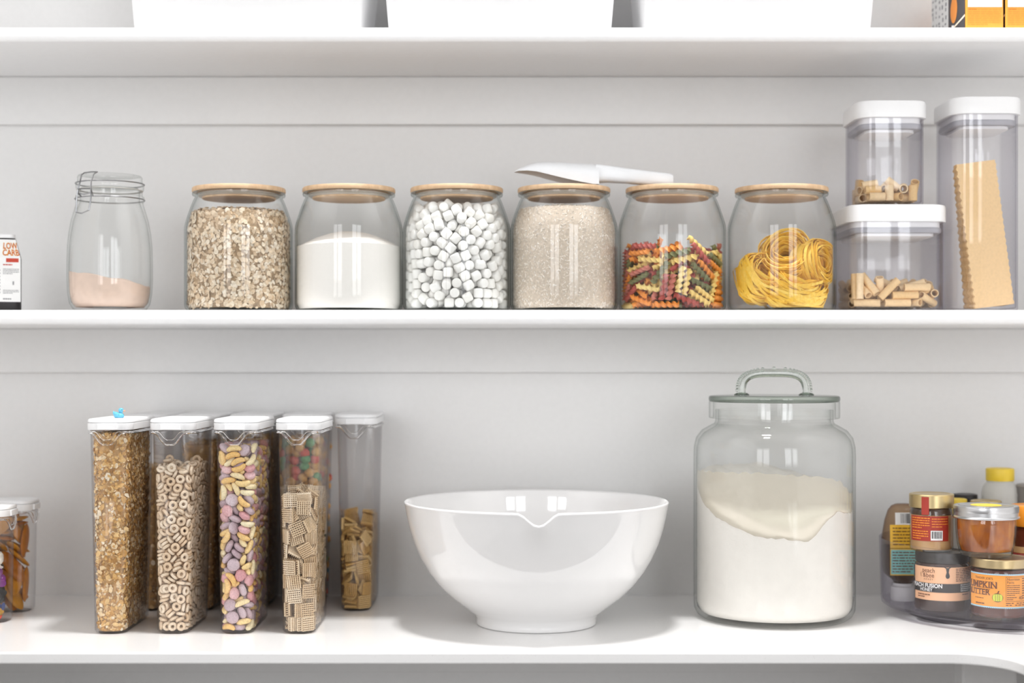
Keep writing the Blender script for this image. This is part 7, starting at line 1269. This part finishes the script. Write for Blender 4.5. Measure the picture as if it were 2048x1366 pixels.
# ------------------------------------------------------------------ top shelf: white bins and orange boxes
def bin_(u0, u1, label):
    d = 2.022; x0, x1 = cx(u0, d), cx(u1, d); hw = (x1-x0)/2; hd = .098; H = .150; k = .085; g = .003
    t = thing('storage_bin', label, 'bin', ((x0+x1)/2, d-B+hd, SH_U), 0, 'white bins on the top shelf')
    MB().add(*loft([(0, rr(hw-.002, hd-.002, .010)), (.003, rr(hw, hd, .012)), (H-.012, rr(hw+k*(H-.012), hd+.006, .014)), (H-.012, rr(hw+k*(H-.012)-g, hd+.006-g, .012)), (.006, rr(hw-g, hd-g, .010)), (.003, rr(hw-g-.003, hd-g-.003, .008))])).obj('body', 'bin_plastic', t, angle=50)
    a, b_ = hw+k*(H-.012), hd+.006
    MB().add(*loft([(H-.0120, rr(a, b_, .014)), (H-.0120, rr(a+.003, b_+.003, .016)), (H, rr(a+.003, b_+.003, .016)), (H, rr(a-.002, b_-.002, .012)), (H-.0119, rr(a-.003, b_-.003, .012))], False, False)).obj('rim', 'bin_plastic', t, angle=50)
bin_(265, 719.5, 'white plastic bin on the top shelf, left of the three')
bin_(776, 1223.5, 'white plastic bin on the top shelf, middle of the three')
bin_(1293.5, 1744.5, 'white plastic bin on the top shelf, right of the three')
def tea_box(u0, u1, label, d0, depth):
    x0, x1 = cx(u0, d0), cx(u1, d0); w = x1-x0; H = .085; y0 = d0-B
    t = thing('carton_box', label, 'box', ((x0+x1)/2, y0+depth/2, SH_U), 0, 'orange boxes on the top shelf')
    o = MB().add(*box(-w/2, w/2, -depth/2, depth/2, 0, H)).obj('carton', 'box_orange', t, smooth=False); bevel(o, .0012, 2)
    e = .0004; yf = -depth/2-e; xl = -w/2-e
    def fr(g, mat, nm, off=0, lab=None): return MB().add([(x, yf-off, z) for x, z in g[0]], g[1]).obj(nm, mat, t, smooth=False)
    def sd(g, mat, nm, off=0):                       # on the left side: pattern x runs from the front edge backwards
        return MB().add([(xl-off, -depth/2+x, z) for x, z in g[0]], [tuple(reversed(f)) for f in g[1]]).obj(nm, mat, t, smooth=False)
    fr(rect(-w/2+.003, w/2-.002, .0335, .075), 'paper_white', 'white_panel')
    fr(join(lines(-w/2+.003, w/2-.003, .0085, .0315, 8, .4, 51), lines(-w/2+.004, -w/2+.016, .0030, .0055, 1, .5, 52), rect(-w/2+.004, -w/2+.015, .0302, .0312)), 'ink_orange', 'lettering', .0002)
    sd(rect(.001, .078, .0008, H-.001), 'box_dark', 'picture_panel')
    e8 = [(.052+.016*math.cos(q*PI/10), .042+.0185*math.sin(q*PI/10)) for q in range(20)]
    sd((e8, [tuple(range(20))]), 'ink_orange', 'orange_picture', .0002)
    sd(([(.001, .0245), (.050, .0190), (.050, .0165), (.001, .0215)], [(0, 1, 2, 3)]), 'ink_cream', 'cream_stroke', .0002)
    sd(([(.050, .0200), (.062, .0225), (.064, .0150), (.052, .0130)], [(3, 2, 1, 0)]), 'paper_white', 'pale_spot', .0002)
    sd(([(.030, .002), (.044, .003), (.040, .0085), (.034, .0095)], [(0, 1, 2, 3)]), 'ink_cream', 'cream_spot', .0002)
    if depth > .1:
        sd(rect(.0785, depth-.001, .0008, H-.001), 'paper_white', 'white_side')
        r = random.Random(9); gs = []
        for k in range(5):
            for j in range(9):
                x = .088+.016*k+r.uniform(-.002, .002); z = .003+.009*j+r.uniform(-.002, .002); gs.append(rect(x, x+r.uniform(.003, .008), z, z+r.uniform(.002, .006)))
        sd(join(*gs), 'ink_grey', 'side_print', .0002)
tea_box(1931, 2007, 'orange printed box with a dark picture side, left of two on the top shelf', 2.032, .163)
tea_box(2011, 2088, 'orange printed box cut by the right edge on the top shelf', 2.032, .163)

# ------------------------------------------------------------------ dark bottle at the left end of the middle shelf
def dark_bottle():
    d = 2.10; p = at(12, 728, d); t = thing('sauce_bottle', 'small dark bottle with tall white label at the left end of the middle shelf', 'bottle', (p.x, p.y, SH_M), .33); R = .0205
    MB().add(*loft([(0, rr(.0190, .0185, .009)), (.003, rr(R, .020, .011)), (.0745, rr(R, .020, .011)), (.1015, rr(.0135, .0135, .009)), (.1030, rr(.0120, .0120, .008))])).obj('body', 'bottle_dark', t, angle=60)
    MB().add(*loft([(.1032, rr(.0128, .0128, .009)), (.1080, rr(.0126, .0126, .009)), (.1088, rr(.0115, .0115, .008))])).obj('cap', 'white_plastic', t, angle=40)
    def bend(g, off):
        o = []
        for x, z in g[0]:
            k = 0 if z < .0745 else (z-.0745)/.027
            o.append((x*(1-.345*k), -.0203-off+k*.0065, z))
        return o, g[1]
    def pl(g, mat, nm, par, off): return MB().add(*bend(g, off)).obj(nm, mat, par, smooth=False)
    f = join(rect(-.0192, .0192, .0140, .0745, 2), rect(-.0192, .0192, .0745, .1010, 2))
    lb = pl(f, 'paper_white', 'label', t, 0)
    pl(join(shift(text('LOW', .0120, bold=.03), .0068, .0880, .85), shift(text('CARB', .0120, bold=.03), .0068, .0785, .80)), 'label_yellow', 'yellow_lettering', lb, .0002)
    pl(join(shift(text('LOW', .0120), .0072, .0878, .85), shift(text('CARB', .0120), .0072, .0783, .80)), 'ink_red', 'red_lettering', lb, .0004)
    pl(rect(.0000, .0165, .0690, .0745), 'ink_red', 'red_banner', lb, .0002)
    pl(lines(-.0040, .0165, .0640, .0670, 1, .5, 61), 'ink_red', 'red_lines', lb, .0003)
    pl(join(lines(-.0040, .0170, .0520, .0605, 4, .4, 62), lines(-.0040, .0170, .0250, .0310, 3, .4, 63), lines(-.0040, .0140, .0165, .0195, 1, .6, 64), rect(.0085, .0105, .0375, .0425), lines(-.0175, -.0075, .020, .060, 9, .4, 65)), 'ink_grey', 'grey_lines', lb, .0003)
dark_bottle()
